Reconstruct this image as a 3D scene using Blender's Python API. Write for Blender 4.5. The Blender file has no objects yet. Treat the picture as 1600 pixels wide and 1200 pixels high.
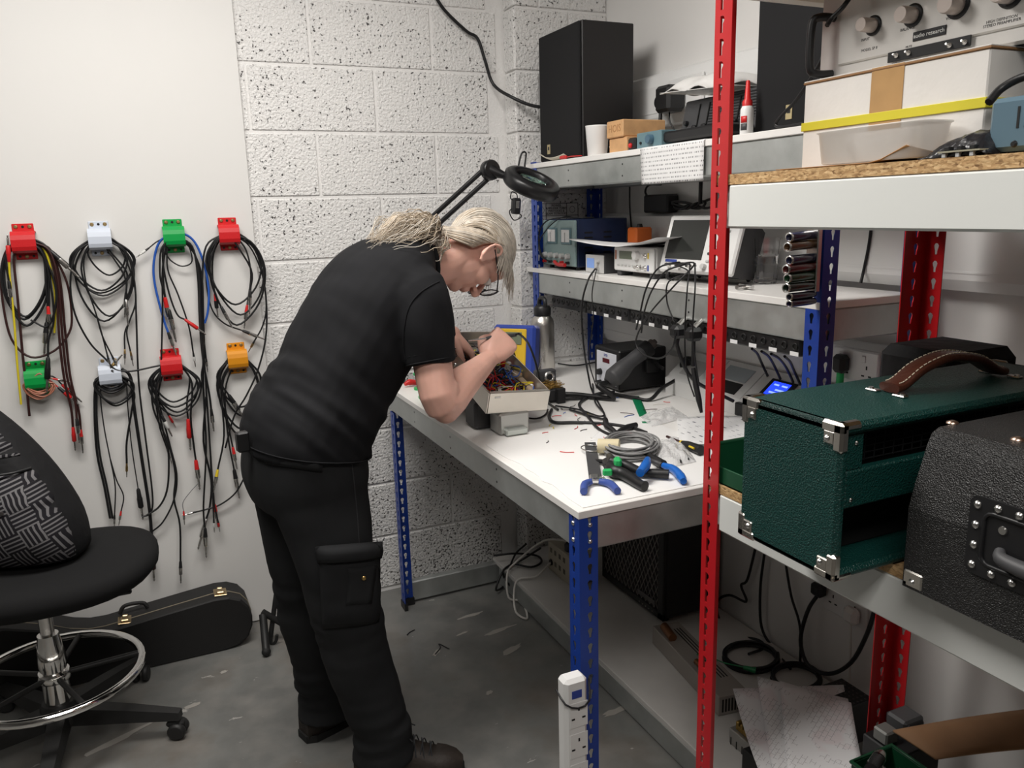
import bpy, math, random
from mathutils import Vector, Matrix
random.seed(7)
SC = bpy.context.scene
COL = SC.collection
# ------------------------------------------------------------------ camera
CF, CC = 1246.02, Vector((-1.7629, -2.9927, 1.5268))
yaw, pit, rol = .4257, .2156, -.0274
FW = Vector((math.sin(yaw)*math.cos(pit), math.cos(yaw)*math.cos(pit), -math.sin(pit)))
r0 = Vector((math.cos(yaw), -math.sin(yaw), 0)); u0 = r0.cross(FW)
CR = r0*math.cos(rol)+u0*math.sin(rol); CU = u0*math.cos(rol)-r0*math.sin(rol)
camd = bpy.data.cameras.new('camera'); cam = bpy.data.objects.new('camera', camd); COL.objects.link(cam)
camd.sensor_fit = 'HORIZONTAL'; camd.sensor_width = 36; camd.lens = 36*CF/1600; camd.clip_start = .02
cam.matrix_world = Matrix(((CR.x, CU.x, -FW.x, CC.x), (CR.y, CU.y, -FW.y, CC.y), (CR.z, CU.z, -FW.z, CC.z), (0, 0, 0, 1)))
SC.camera = cam
# ------------------------------------------------------------------ world, lamps, exposure
w = bpy.data.worlds.new('world'); SC.world = w; w.use_nodes = True
w.node_tree.nodes['Background'].inputs[0].default_value = (.8, .85, 1, 1)
w.node_tree.nodes['Background'].inputs[1].default_value = .02
SC.view_settings.view_transform = 'Standard'; SC.view_settings.look = 'None'
SC.view_settings.gamma = 1; SC.view_settings.use_curve_mapping = False
SC.view_settings.exposure = 0.0
CEIL = 2.75
LAMPS = [(-1.75, -1.22, 42), (-1.75, -3.2, 22.5)]
for i, (lx, ly, e) in enumerate(LAMPS):
    d = bpy.data.lights.new('panel_light', 'AREA'); d.shape = 'RECTANGLE'; d.size = 1.46; d.size_y = .56
    d.energy = e; d.color = (1, .965, .92)
    o = bpy.data.objects.new('panel_light', d); COL.objects.link(o); o.location = (lx, ly, CEIL-.062)

def at(px, py, x=None, y=None, z=None, n=None, o=None):
    """point on a world plane (x=, y= or z= constant, or normal n through o) seen at a photo pixel"""
    d = CR*((px-800)/CF)+CU*((600-py)/CF)+FW
    if n is not None: t = (Vector(o)-CC).dot(n)/d.dot(n)
    elif x is not None: t = (x-CC.x)/d.x
    elif y is not None: t = (y-CC.y)/d.y
    else: t = (z-CC.z)/d.z
    return CC+d*t
# ------------------------------------------------------------------ materials
MATS = {}
def mat(name, col, rough=.5, metal=0, var=0, vs=8, bump=0, bs=60, trans=0, ior=1.45, emit=0, alpha=1, coat=0, sheen=0, sss=0, det=3, bd=.01, spec=None):
    if name in MATS: return MATS[name]
    m = bpy.data.materials.new(name); m.use_nodes = True; MATS[name] = m
    nt = m.node_tree; b = nt.nodes['Principled BSDF']; I = b.inputs
    c = (col[0], col[1], col[2], 1); I['Base Color'].default_value = c
    I['Roughness'].default_value = rough; I['Metallic'].default_value = metal
    I['IOR'].default_value = ior; I['Transmission Weight'].default_value = trans; I['Alpha'].default_value = alpha
    I['Coat Weight'].default_value = coat; I['Sheen Weight'].default_value = sheen
    if spec is not None: I['Specular IOR Level'].default_value = spec
    if sss: I['Subsurface Weight'].default_value = sss; I['Subsurface Radius'].default_value = (.02, .008, .004); I['Subsurface Scale'].default_value = .5
    if emit: I['Emission Color'].default_value = c; I['Emission Strength'].default_value = emit
    if var or bump:
        tc = nt.nodes.new('ShaderNodeTexCoord')
    if var:
        n = nt.nodes.new('ShaderNodeTexNoise'); n.inputs['Scale'].default_value = vs; n.inputs['Detail'].default_value = det
        nt.links.new(tc.outputs['Object'], n.inputs['Vector'])
        r = nt.nodes.new('ShaderNodeValToRGB')
        r.color_ramp.elements[0].position = .3; r.color_ramp.elements[1].position = .7
        r.color_ramp.elements[0].color = tuple(max(0, k*(1-var)) for k in col)+(1,)
        r.color_ramp.elements[1].color = tuple(min(1, k*(1+var)) for k in col)+(1,)
        nt.links.new(n.outputs['Fac'], r.inputs[0]); nt.links.new(r.outputs[0], I['Base Color'])
    if bump:
        n = nt.nodes.new('ShaderNodeTexNoise'); n.inputs['Scale'].default_value = bs; n.inputs['Detail'].default_value = 2
        nt.links.new(tc.outputs['Object'], n.inputs['Vector'])
        bn = nt.nodes.new('ShaderNodeBump'); bn.inputs['Strength'].default_value = bump; bn.inputs['Distance'].default_value = bd
        nt.links.new(n.outputs['Fac'], bn.inputs['Height']); nt.links.new(bn.outputs[0], I['Normal'])
    return m
def node(nt, t, **kw):
    n = nt.nodes.new(t)
    for k, v in kw.items():
        if k in n.inputs: n.inputs[k].default_value = v
        else: setattr(n, k, v)
    return n
def ramp(nt, fac, stops):
    r = nt.nodes.new('ShaderNodeValToRGB'); e = r.color_ramp.elements
    while len(e) < len(stops): e.new(.5)
    for el, (p, c) in zip(e, stops):
        el.position = p; el.color = (c if len(c) == 4 else tuple(c)+(1,)) if isinstance(c, tuple) else (c, c, c, 1)
    nt.links.new(fac, r.inputs[0]); return r.outputs[0]
def mixc(nt, fac, a, b):
    m = nt.nodes.new('ShaderNodeMix'); m.data_type = 'RGBA'
    for s, v in ((0, fac), (6, a), (7, b)):
        if hasattr(v, 'is_linked') or hasattr(v, 'links'): nt.links.new(v, m.inputs[s])
        else: m.inputs[s].default_value = v if s == 0 else (tuple(v)+(1,) if len(v) == 3 else v)
    return m.outputs[2]
def math_(nt, op, a, b=0.0, c=None):
    m = nt.nodes.new('ShaderNodeMath'); m.operation = op
    for s, v in ((0, a), (1, b)) + (((2, c),) if c is not None else ()):
        if hasattr(v, 'links'): nt.links.new(v, m.inputs[s])
        else: m.inputs[s].default_value = v
    return m.outputs[0]
def newmat(name, rough=.5):
    m = bpy.data.materials.new(name); m.use_nodes = True; MATS[name] = m
    nt = m.node_tree; b = nt.nodes['Principled BSDF']; b.inputs['Roughness'].default_value = rough
    tc = nt.nodes.new('ShaderNodeTexCoord')
    return m, nt, b, tc.outputs['Object']
def bump_(nt, b, h, s=.3, d=.01):
    n = node(nt, 'ShaderNodeBump', Strength=s, Distance=d); nt.links.new(h, n.inputs['Height']); nt.links.new(n.outputs[0], b.inputs['Normal'])

# ------------------------------------------------------------------ mesh builder
Z = Vector((0, 0, 1))
def V(*a): return Vector(a)
def frame(p, d, up=Z):
    """matrix with local z along d, origin p"""
    d = Vector(d).normalized(); up = Vector(up)
    x = up.cross(d)
    if x.length < 1e-5: x = Vector((1, 0, 0)).cross(d) if abs(d.x) < .9 else Vector((0, 1, 0)).cross(d)
    x.normalize(); y = d.cross(x)
    return Matrix(((x.x, y.x, d.x, p[0]), (x.y, y.y, d.y, p[1]), (x.z, y.z, d.z, p[2]), (0, 0, 0, 1)))
def axes(p, x, y, z=None):
    x = Vector(x).normalized(); y = Vector(y); y = (y-x*y.dot(x)).normalized(); z = x.cross(y)
    return Matrix(((x.x, y.x, z.x, p[0]), (x.y, y.y, z.y, p[1]), (x.z, y.z, z.z, p[2]), (0, 0, 0, 1)))
def T(x, y, z): return Matrix.Translation((x, y, z))
def RX(a): return Matrix.Rotation(math.radians(a), 4, 'X')
def RY(a): return Matrix.Rotation(math.radians(a), 4, 'Y')
def RZ(a): return Matrix.Rotation(math.radians(a), 4, 'Z')
def catmull(P, n=6, closed=False):
    P = [Vector(p) for p in P]; out = []; N = len(P)
    if N < 3 and not closed: return [P[0].lerp(P[-1], i/n) for i in range(n+1)]
    rng = range(N) if closed else range(N-1)
    for i in rng:
        if closed: a, b, c, d = P[i-1], P[i], P[(i+1) % N], P[(i+2) % N]
        else: a = P[i-1] if i else P[0]*2-P[1]; b = P[i]; c = P[i+1]; d = P[i+2] if i+2 < N else P[-1]*2-P[-2]
        for k in range(n):
            t = k/n; t2 = t*t; t3 = t2*t
            out.append((b*2+(c-a)*t+(a*2-b*5+c*4-d)*t2+(b*3-a-c*3+d)*t3)*.5)
    if not closed: out.append(P[-1])
    return out
class B:
    def __init__(s, M=None): s.v = []; s.f = []; s.sm = []; s.M = M
    def add(s, vs, fs, smooth=False, M=None):
        o = len(s.v); MM = s.M
        if M is not None: MM = M if MM is None else MM @ M
        s.v += [MM @ Vector(p) for p in vs] if MM is not None else [Vector(p) for p in vs]
        s.f += [tuple(i+o for i in f) for f in fs]; s.sm += [smooth]*len(fs); return s
    def box(s, c, d, M=None, bev=0):
        hx, hy, hz = d[0]/2, d[1]/2, d[2]/2; cx, cy, cz = c
        if bev <= 0:
            vs = [(cx+i*hx, cy+j*hy, cz+k*hz) for i in (-1, 1) for j in (-1, 1) for k in (-1, 1)]
            return s.add(vs, [(0, 1, 3, 2), (4, 6, 7, 5), (0, 4, 5, 1), (2, 3, 7, 6), (0, 2, 6, 4), (1, 5, 7, 3)], False, M)
        b = min(bev, hx*.99, hy*.99, hz*.99); vs = []; idx = {}
        for i in (-1, 1):
            for j in (-1, 1):
                for k in (-1, 1):
                    for a in range(3):
                        q = [hx-b, hy-b, hz-b]; q[a] += b
                        idx[i, j, k, a] = len(vs); vs.append((cx+i*q[0], cy+j*q[1], cz+k*q[2]))
        fs = []
        for a in range(3):
            b1, b2 = (a+1) % 3, (a+2) % 3
            for sg in (-1, 1):
                f = []
                for p, q in ((-1, -1), (1, -1), (1, 1), (-1, 1)):
                    t = [0, 0, 0]; t[a] = sg; t[b1] = p; t[b2] = q; f.append(idx[t[0], t[1], t[2], a])
                fs.append(tuple(f) if sg > 0 else tuple(reversed(f)))
            for p in (-1, 1):
                for q in (-1, 1):
                    lo = [0, 0, 0]; hi = [0, 0, 0]; lo[a] = -1; hi[a] = 1
                    for t in (lo, hi): t[b1] = p; t[b2] = q
                    f = (idx[lo[0], lo[1], lo[2], b1], idx[hi[0], hi[1], hi[2], b1], idx[hi[0], hi[1], hi[2], b2], idx[lo[0], lo[1], lo[2], b2])
                    fs.append(f if p*q < 0 else tuple(reversed(f)))
        for i in (-1, 1):
            for j in (-1, 1):
                for k in (-1, 1):
                    f = (idx[i, j, k, 0], idx[i, j, k, 1], idx[i, j, k, 2]); fs.append(f if i*j*k > 0 else tuple(reversed(f)))
        return s.add(vs, fs, False, M)
    def span(s, a, b, bev=0, M=None):
        return s.box([(a[i]+b[i])/2 for i in range(3)], [abs(b[i]-a[i]) for i in range(3)], M, bev)
    def loft(s, rings, cap=(True, True), smooth=True, M=None):
        n = len(rings[0]); vs = [p for r in rings for p in r]; fs = []
        for i in range(len(rings)-1):
            for k in range(n):
                k2 = (k+1) % n; fs.append((i*n+k, i*n+k2, (i+1)*n+k2, (i+1)*n+k))
        s.add(vs, fs, smooth, M)
        if cap[0]: s.add(rings[0], [tuple(reversed(range(n)))], False, M)
        if cap[1]: s.add(rings[-1], [tuple(range(n))], False, M)
        return s
    def cyl(s, p0, p1, r0, r1=None, n=14, cap=True, M=None):
        r1 = r0 if r1 is None else r1; p0 = Vector(p0); p1 = Vector(p1); F = frame(p0, p1-p0); L = (p1-p0).length
        R = [[F @ Vector((r*math.cos(2*math.pi*k/n), r*math.sin(2*math.pi*k/n), z)) for k in range(n)] for r, z in ((r0, 0), (r1, L))]
        return s.loft(R, (cap, cap), True, M)
    def lathe(s, prof, n=20, M=None, cap=(True, True), smooth=True):
        R = [[(r*math.cos(2*math.pi*k/n), r*math.sin(2*math.pi*k/n), z) for k in range(n)] for r, z in prof]
        return s.loft(R, cap, smooth, M)
    def tube(s, pts, r, n=6, closed=False, sub=5, cap=True, M=None):
        P = catmull(pts, sub, closed) if sub > 1 else [Vector(p) for p in pts]
        N = len(P); rs = r if isinstance(r, (list, tuple)) else None
        def rad(i):
            if rs is None: return r
            t = i/(N-1)*(len(rs)-1); a = min(int(t), len(rs)-2); return rs[a]+(rs[a+1]-rs[a])*(t-a)
        def tg(i):
            if closed: d = P[(i+1) % N]-P[i-1]
            else: d = P[min(i+1, N-1)]-P[max(i-1, 0)]
            return d.normalized() if d.length > 1e-9 else Z
        t = tg(0); x = t.orthogonal().normalized(); R = []
        for i in range(N):
            t = tg(i); x = x-t*x.dot(t)
            x = x.normalized() if x.length > 1e-6 else t.orthogonal().normalized()
            y = t.cross(x); q = rad(i)
            R.append([P[i]+x*(q*math.cos(2*math.pi*k/n))+y*(q*math.sin(2*math.pi*k/n)) for k in range(n)])
        if closed: R.append(R[0]); cap = False
        return s.loft(R, (cap, cap), True, M)
    def prism(s, poly, h, M=None, z0=0, smooth=False):
        n = len(poly); a = sum(poly[i][0]*poly[(i+1) % n][1]-poly[(i+1) % n][0]*poly[i][1] for i in range(n))
        if a < 0: poly = poly[::-1]
        return s.loft([[(p[0], p[1], z0) for p in poly], [(p[0], p[1], z0+h) for p in poly]], (True, True), smooth, M)
    def ball(s, c, r, n=14, m=8, M=None):
        r = r if isinstance(r, (tuple, list)) else (r, r, r); R = []
        for i in range(m+1):
            a = -math.pi/2+math.pi*i/m; cr = max(math.cos(a), 1e-3)
            R.append([(c[0]+r[0]*cr*math.cos(2*math.pi*k/n), c[1]+r[1]*cr*math.sin(2*math.pi*k/n), c[2]+r[2]*math.sin(a)) for k in range(n)])
        return s.loft(R, (True, True), True, M)
    def sheet(s, fn, nu, nv, th=.0004, smooth=True, M=None):
        """double sided thin sheet following fn(u,v)"""
        P = [[Vector(fn(i/nu, j/nv)) for j in range(nv+1)] for i in range(nu+1)]
        N = [[None]*(nv+1) for _ in range(nu+1)]
        for i in range(nu+1):
            for j in range(nv+1):
                du = P[min(i+1, nu)][j]-P[max(i-1, 0)][j]; dv = P[i][min(j+1, nv)]-P[i][max(j-1, 0)]
                c = du.cross(dv); N[i][j] = c.normalized() if c.length > 1e-12 else Z
        W = nv+1; K = (nu+1)*W
        vs = [P[i][j]+N[i][j]*th/2 for i in range(nu+1) for j in range(W)]+[P[i][j]-N[i][j]*th/2 for i in range(nu+1) for j in range(W)]
        fs = []
        for i in range(nu):
            for j in range(nv):
                a, b, c, d = i*W+j, (i+1)*W+j, (i+1)*W+j+1, i*W+j+1
                fs += [(a, b, c, d), (K+d, K+c, K+b, K+a)]
        for i in range(nu):
            a, b = i*W, (i+1)*W; fs.append((a, K+a, K+b, b)); a, b = i*W+nv, (i+1)*W+nv; fs.append((a, b, K+b, K+a))
        for j in range(nv):
            a, b = j, j+1; fs.append((a, b, K+b, K+a)); a, b = nu*W+j, nu*W+j+1; fs.append((a, K+a, K+b, b))
        return s.add(vs, fs, smooth, M)
    def mesh(s, name):
        me = bpy.data.meshes.new(name); me.from_pydata([tuple(p) for p in s.v], [], s.f)
        me.polygons.foreach_set('use_smooth', s.sm); me.update(); return me
ROOT = {}
def tag(o, label=None, cat=None, group=None, kind=None):
    if label: o['label'] = label
    if cat: o['category'] = cat
    if group: o['group'] = group
    if kind: o['kind'] = kind
    return o
def thing(name, label, cat, loc=(0, 0, 0), rz=0, group=None, M=None):
    o = bpy.data.objects.new(name, None); o.empty_display_size = .05; COL.objects.link(o)
    MM = M if M is not None else T(*loc) @ RZ(rz)
    o.matrix_world = MM; ROOT[o.name] = MM.copy()
    return tag(o, label, cat, group)
def obj(name, b, m, parent=None, world=False, label=None):
    """link a builder as one mesh object; world=True: builder holds world coordinates"""
    me = b if isinstance(b, bpy.types.Mesh) else b.mesh(name)
    if not isinstance(b, bpy.types.Mesh):
        if parent is not None and world: me.transform(ROOT[parent.name].inverted())
        me.materials.append(m)
    o = bpy.data.objects.new(name, me); COL.objects.link(o)
    if parent is not None: o.parent = parent; ROOT[o.name] = ROOT[parent.name]
    else: ROOT[o.name] = Matrix()
    if label: o['label'] = label
    return o
def solo(name, b, m, label, cat, group=None, kind=None):
    """a thing that is one mesh: origin moved to its base"""
    vs = b.v; lo = [min(p[i] for p in vs) for i in range(3)]; hi = [max(p[i] for p in vs) for i in range(3)]
    c = Vector(((lo[0]+hi[0])/2, (lo[1]+hi[1])/2, lo[2])); me = b.mesh(name); me.transform(T(*-c)); me.materials.append(m)
    o = bpy.data.objects.new(name, me); COL.objects.link(o); o.location = c; ROOT[o.name] = T(*c)
    return tag(o, label, cat, group, kind)
def struct(name, b, m, parent=None, label=None):
    o = obj(name, b, m, parent); 
    if parent is None: o['kind'] = 'structure'
    if label: o['label'] = label
    return o
def text(name, body, size, M, m, parent, world=False, ext=.0004, font_scale=1.0, align='CENTER'):
    cu = bpy.data.curves.new(name, 'FONT'); cu.body = body; cu.size = size; cu.extrude = ext; cu.align_x = align; cu.align_y = 'CENTER'; cu.resolution_u = 2
    o = bpy.data.objects.new('tmp_text', cu); COL.objects.link(o)
    dg = bpy.context.evaluated_depsgraph_get(); me = bpy.data.meshes.new_from_object(o.evaluated_get(dg)); bpy.data.objects.remove(o); bpy.data.curves.remove(cu)
    me.transform(M)
    if world and parent is not None: me.transform(ROOT[parent.name].inverted())
    me.materials.clear(); me.materials.append(m); me.name = name
    o = bpy.data.objects.new(name, me); COL.objects.link(o); o.parent = parent; ROOT[o.name] = ROOT[parent.name]; return o
def remesh(b, voxel, smooth=2, name='m'):
    """union of overlapping shapes as one continuous skin"""
    me = b.mesh(name); o = bpy.data.objects.new('tmp_remesh', me); COL.objects.link(o)
    md = o.modifiers.new('r', 'REMESH'); md.mode = 'VOXEL'; md.voxel_size = voxel
    if smooth: s = o.modifiers.new('s', 'SMOOTH'); s.iterations = smooth; s.factor = .5
    dg = bpy.context.evaluated_depsgraph_get(); out = bpy.data.meshes.new_from_object(o.evaluated_get(dg)); bpy.data.objects.remove(o); bpy.data.meshes.remove(me)
    for p in out.polygons: p.use_smooth = True
    out.name = name; return out
def meshobj(name, me, m, parent, world=True):
    if world: me.transform(ROOT[parent.name].inverted())
    me.materials.clear(); me.materials.append(m)
    o = bpy.data.objects.new(name, me); COL.objects.link(o); o.parent = parent; ROOT[o.name] = ROOT[parent.name]; return o
def copytree(root, M, label=None, group=None):
    r = root.copy(); COL.objects.link(r); r.matrix_world = M; ROOT[r.name] = M.copy()
    if label: r['label'] = label
    if group: r['group'] = group
    for ch in [c for c in bpy.data.objects if c.parent == root]:
        c = ch.copy(); COL.objects.link(c); c.parent = r
        for g in [q for q in bpy.data.objects if q.parent == ch]:
            d = g.copy(); COL.objects.link(d); d.parent = c
    return r
# ================================================================== setting
def m_block():
    m, nt, b, co = newmat('painted_block', .55)
    n1 = node(nt, 'ShaderNodeTexNoise', Scale=105.0, Detail=2.0); n2 = node(nt, 'ShaderNodeTexNoise', Scale=5.0, Detail=4.0)
    v = node(nt, 'ShaderNodeTexVoronoi', Scale=130.0); n3 = node(nt, 'ShaderNodeTexNoise', Scale=82.0, Detail=3.0)
    geo = nt.nodes.new('ShaderNodeNewGeometry')
    for n in (n1, n2, v, n3): nt.links.new(geo.outputs['Position'], n.inputs['Vector'])
    sep = nt.nodes.new('ShaderNodeSeparateXYZ'); nt.links.new(geo.outputs['Position'], sep.inputs[0])
    # unpainted pits: small dark specks, denser in patches and near the floor and corner
    low = math_(nt, 'MULTIPLY', math_(nt, 'MAXIMUM', math_(nt, 'SUBTRACT', .75, sep.outputs[2]), 0.0), .13)
    thr = math_(nt, 'ADD', math_(nt, 'MULTIPLY', math_(nt, 'SUBTRACT', n2.outputs['Fac'], .5), .30), low)
    s = math_(nt, 'ADD', n3.outputs['Fac'], thr)
    pit = ramp(nt, s, [(.60, 0.0), (.635, 1.0)])
    near = ramp(nt, v.outputs['Distance'], [(.34, 1.0), (.50, 0.0)])
    pit2 = math_(nt, 'MULTIPLY', pit, near)
    col = mixc(nt, pit2, (.77, .76, .745), (.085, .08, .078)); nt.links.new(col, b.inputs['Base Color'])
    h = math_(nt, 'SUBTRACT', math_(nt, 'MULTIPLY', n1.outputs['Fac'], .75), math_(nt, 'MULTIPLY', pit2, .6)); bump_(nt, b, h, 1.0, .0085)
    return m
def m_floor():
    m, nt, b, co = newmat('painted_floor', .38)
    a = node(nt, 'ShaderNodeTexNoise', Scale=1.7, Detail=6.0, Roughness=.6); f = node(nt, 'ShaderNodeTexNoise', Scale=9.0, Detail=4.0)
    fl = node(nt, 'ShaderNodeTexNoise', Scale=13.0, Detail=5.0, Roughness=.7); fm = node(nt, 'ShaderNodeTexNoise', Scale=1.3, Detail=1.0)
    mp = nt.nodes.new('ShaderNodeMapping'); mp.inputs['Scale'].default_value = (.5, 1.6, 1); mp.inputs['Rotation'].default_value = (0, 0, .5)
    nt.links.new(co, mp.inputs[0])
    for n in (a, f, fm): nt.links.new(co, n.inputs['Vector'])
    nt.links.new(mp.outputs[0], fl.inputs['Vector'])
    c = ramp(nt, a.outputs['Fac'], [(.34, (.112, .113, .109)), (.5, (.182, .183, .174)), (.62, (.150, .130, .110))])
    c2 = mixc(nt, ramp(nt, f.outputs['Fac'], [(.45, 0.0), (.72, .5)]), c, (.27, .255, .235))
    s = math_(nt, 'ADD', fl.outputs['Fac'], math_(nt, 'MULTIPLY', math_(nt, 'SUBTRACT', fm.outputs['Fac'], .5), .16))
    c3 = mixc(nt, ramp(nt, s, [(.665, 0.0), (.675, .75)]), c2, (.50, .48, .45)); nt.links.new(c3, b.inputs['Base Color'])
    nt.links.new(ramp(nt, f.outputs['Fac'], [(.3, .32), (.7, .55)]), b.inputs['Roughness'])
    bump_(nt, b, f.outputs['Fac'], .12, .004)
    return m
M_BLOCK = m_block(); M_FLOOR = m_floor()
M_MORTAR = mat('painted_mortar', (.78, .77, .755), .6, bump=.4, bs=120, bd=.004)
M_WHITE = mat('white_wall_paint', (.80, .785, .765), .55, var=.02, vs=2, bump=.06, bs=30)
M_BOARD = mat('white_board_paint', (.745, .735, .715), .45, var=.02, vs=1.5, bump=.03, bs=20)
M_CEIL = mat('ceiling_paint', (.42, .42, .41), .8)
M_TRUNK = mat('white_trunking_plastic', (.80, .80, .79), .35)
struct('floor', B().span((-5.2, -5.6, -.08), (.1, .1, 0)), M_FLOOR, label='worn grey painted concrete floor with pale paint flecks')
wb = struct('wall_back', B().span((-5.2, .0045, 0), (.1, .12, CEIL)), M_MORTAR, label='white painted concrete block wall')
BK = B().box((0, 0, 0), (.440, .012, .215), bev=.003).mesh('block'); BK.materials.append(M_BLOCK)
def block(x0, x1, z, yf, dz=.215):
    if x1-x0 < .03: return
    o = bpy.data.objects.new('block', BK); COL.objects.link(o); o.parent = wb
    o.location = ((x0+x1)/2, yf+.006, z+dz/2); o.scale = ((x1-x0)/.440, 1, dz/.215)
for r in range(12):
    z = .0139+.225*r+.005; off = -1.371 if r % 2 == 0 else -1.146
    for k in range(-1, 4):
        x0 = off+.45*k+.005; x1 = x0+.44
        x0 = max(x0, -1.43); x1 = min(x1, -.437)
        if x1 > x0: block(x0, x1, z, 0)
# pier at the corner, a little proud of the wall
pr = B().span((-.395, -.094, 0), (.02, .004, CEIL)); o = obj('pier', pr, M_MORTAR, wb)
for r in range(12):
    z = .0139+.225*r+.005
    cut = -.17 if r % 2 else -.30
    block(-.40, cut-.005, z, -.1); block(cut+.005, -.003, z, -.1)
SB = B().box((0, 0, 0), (.012, .092, .215), bev=.003).mesh('block_end'); SB.materials.append(M_BLOCK)
for r in range(12):
    o = bpy.data.objects.new('block', SB); COL.objects.link(o); o.parent = wb; o.location = (-.397, -.048, .0139+.225*r+.1125)
struct('wall_right', B().span((0, -5.6, 0), (.12, .1, CEIL)), M_WHITE, label='smooth white painted wall')
M_WALLD = mat('grey_wall_paint', (.22, .215, .21), .7)
struct('wall_left', B().span((-5.3, -5.6, 0), (-5.2, .1, CEIL)), M_WALLD)
struct('wall_front', B().span((-5.2, -5.7, 0), (.12, -5.6, CEIL)), M_WALLD)
struct('ceiling', B().span((-5.2, -5.6, CEIL), (.1, .1, CEIL+.08)), M_CEIL)
struct('trim_1', B().span((-4.9, -.014, .004), (-1.394, .0035, CEIL), bev=.002), M_BOARD, label='large smooth white painted board on the block wall')
# dado trunking runs on the right wall
def trunk(name, z0, z1, y0, y1, d=.05):
    pr = [(0, z0), (-d*.75, z0+.004), (-d, z0+.03), (-d, z1-.05), (-d*.8, z1-.012), (-d*.3, z1), (0, z1)]
    b = B(); b.loft([[(p[0], y, p[1]) for p in pr] for y in (y0, y1)], smooth=False)
    b.span((-d-.0015, y0, z0+.045), (-d+.001, y1, z0+.05))
    return struct(name, b, M_TRUNK)
trunk('trim_2', 1.80, 1.985, -5.5, -.30)
trunk('trim_3', 1.31, 1.50, -5.5, -.12, .06)
trunk('trim_4', .985, 1.15, -5.5, -.12, .06)
# ceiling luminaires that carry the lamps above
M_LAMPB = mat('lamp_white_metal', (.8, .8, .8), .4); M_DIFF = mat('lamp_diffuser', (1, .965, .92), .5, emit=3.0)
for i, (lx, ly, e) in enumerate(LAMPS):
    t = thing('ceiling_light', 'flat white ceiling light panel '+('above the workbench end of the room', 'above the red rack aisle')[i], 'ceiling light', (lx, ly, CEIL-.05), 90, group='ceiling light panels')
    fb = B(Matrix.Scale(1.25, 4, (0, 1, 0)))
    for a, c in (((-.31, -.61, 0), (-.28, .61, .05)), ((.28, -.61, 0), (.31, .61, .05)), ((-.28, -.61, 0), (.28, -.58, .05)), ((-.28, .58, 0), (.28, .61, .05))): fb.span(a, c)
    obj('frame', fb, M_LAMPB, t); obj('diffuser', B(Matrix.Scale(1.25, 4, (0, 1, 0))).span((-.28, -.58, .012), (.28, .58, .02)), M_DIFF, t)
# ================================================================== shelving
def m_galv(name, c0, c1, rough, sc=14):
    m, nt, b, co = newmat(name, rough); b.inputs['Metallic'].default_value = .75
    n = node(nt, 'ShaderNodeTexNoise', Scale=float(sc), Detail=5.0, Roughness=.6); nt.links.new(co, n.inputs['Vector'])
    nt.links.new(ramp(nt, n.outputs['Fac'], [(.3, c0), (.7, c1)]), b.inputs['Base Color'])
    nt.links.new(ramp(nt, n.outputs['Fac'], [(.3, rough-.08), (.7, rough+.12)]), b.inputs['Roughness'])
    return m
M_GALV = m_galv('galvanised_steel', (.42, .44, .43), (.54, .56, .55), .42)
M_BLUE = mat('blue_powder_coat', (.008, .045, .30), .35, coat=.2)
M_RED = mat('red_powder_coat', (.50, .010, .014), .35, coat=.2)
M_MEL = mat('white_melamine', (.83, .815, .79), .4, var=.03, vs=3)
M_MELD = mat('worn_white_board', (.62, .605, .58), .5, var=.10, vs=4, det=6)
M_RIV = mat('zinc_rivet', (.75, .75, .74), .3, 1)
M_BEAMW = mat('white_powder_beam', (.76, .775, .75), .35)
M_BLKP = mat('black_plastic', (.012, .012, .013), .42)
def m_chip():
    m, nt, b, co = newmat('chipboard', .75)
    v = node(nt, 'ShaderNodeTexVoronoi', Scale=230.0); n = node(nt, 'ShaderNodeTexNoise', Scale=120.0, Detail=4.0); mp = nt.nodes.new('ShaderNodeMapping')
    mp.inputs['Scale'].default_value = (.7, .7, 1.6); nt.links.new(co, mp.inputs[0])
    for q in (v, n): nt.links.new(mp.outputs[0], q.inputs['Vector'])
    c = ramp(nt, v.outputs['Color'], [(.1, (.20, .10, .035)), (.45, (.50, .30, .13)), (.9, (.72, .50, .26))])
    c = mixc(nt, ramp(nt, n.outputs['Fac'], [(.4, 0.0), (.7, .7)]), c, (.55, .35, .16)); nt.links.new(c, b.inputs['Base Color'])
    bump_(nt, b, n.outputs['Fac'], .5, .003); return m
M_CHIP = m_chip()
M_CHIPT = mat('chipboard_face', (.50, .33, .18), .7, var=.2, vs=40)
def hole_pts(kind):
    if kind == 'key':
        P = [(.0066*math.cos(a), .005+.0066*math.sin(a)) for a in [math.radians(d) for d in (-35, 10, 55, 90, 125, 170, 215)]]
        return P+[(-.0036, -.004), (-.003, -.013), (.003, -.013), (.0036, -.004)]
    P = [(.0035, -.014), (.0035, 0), (.0075, .006), (.0072, .011), (.003, .014), (-.0035, .014), (-.0035, 0), (-.0035, -.014)]
    return P
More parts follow.
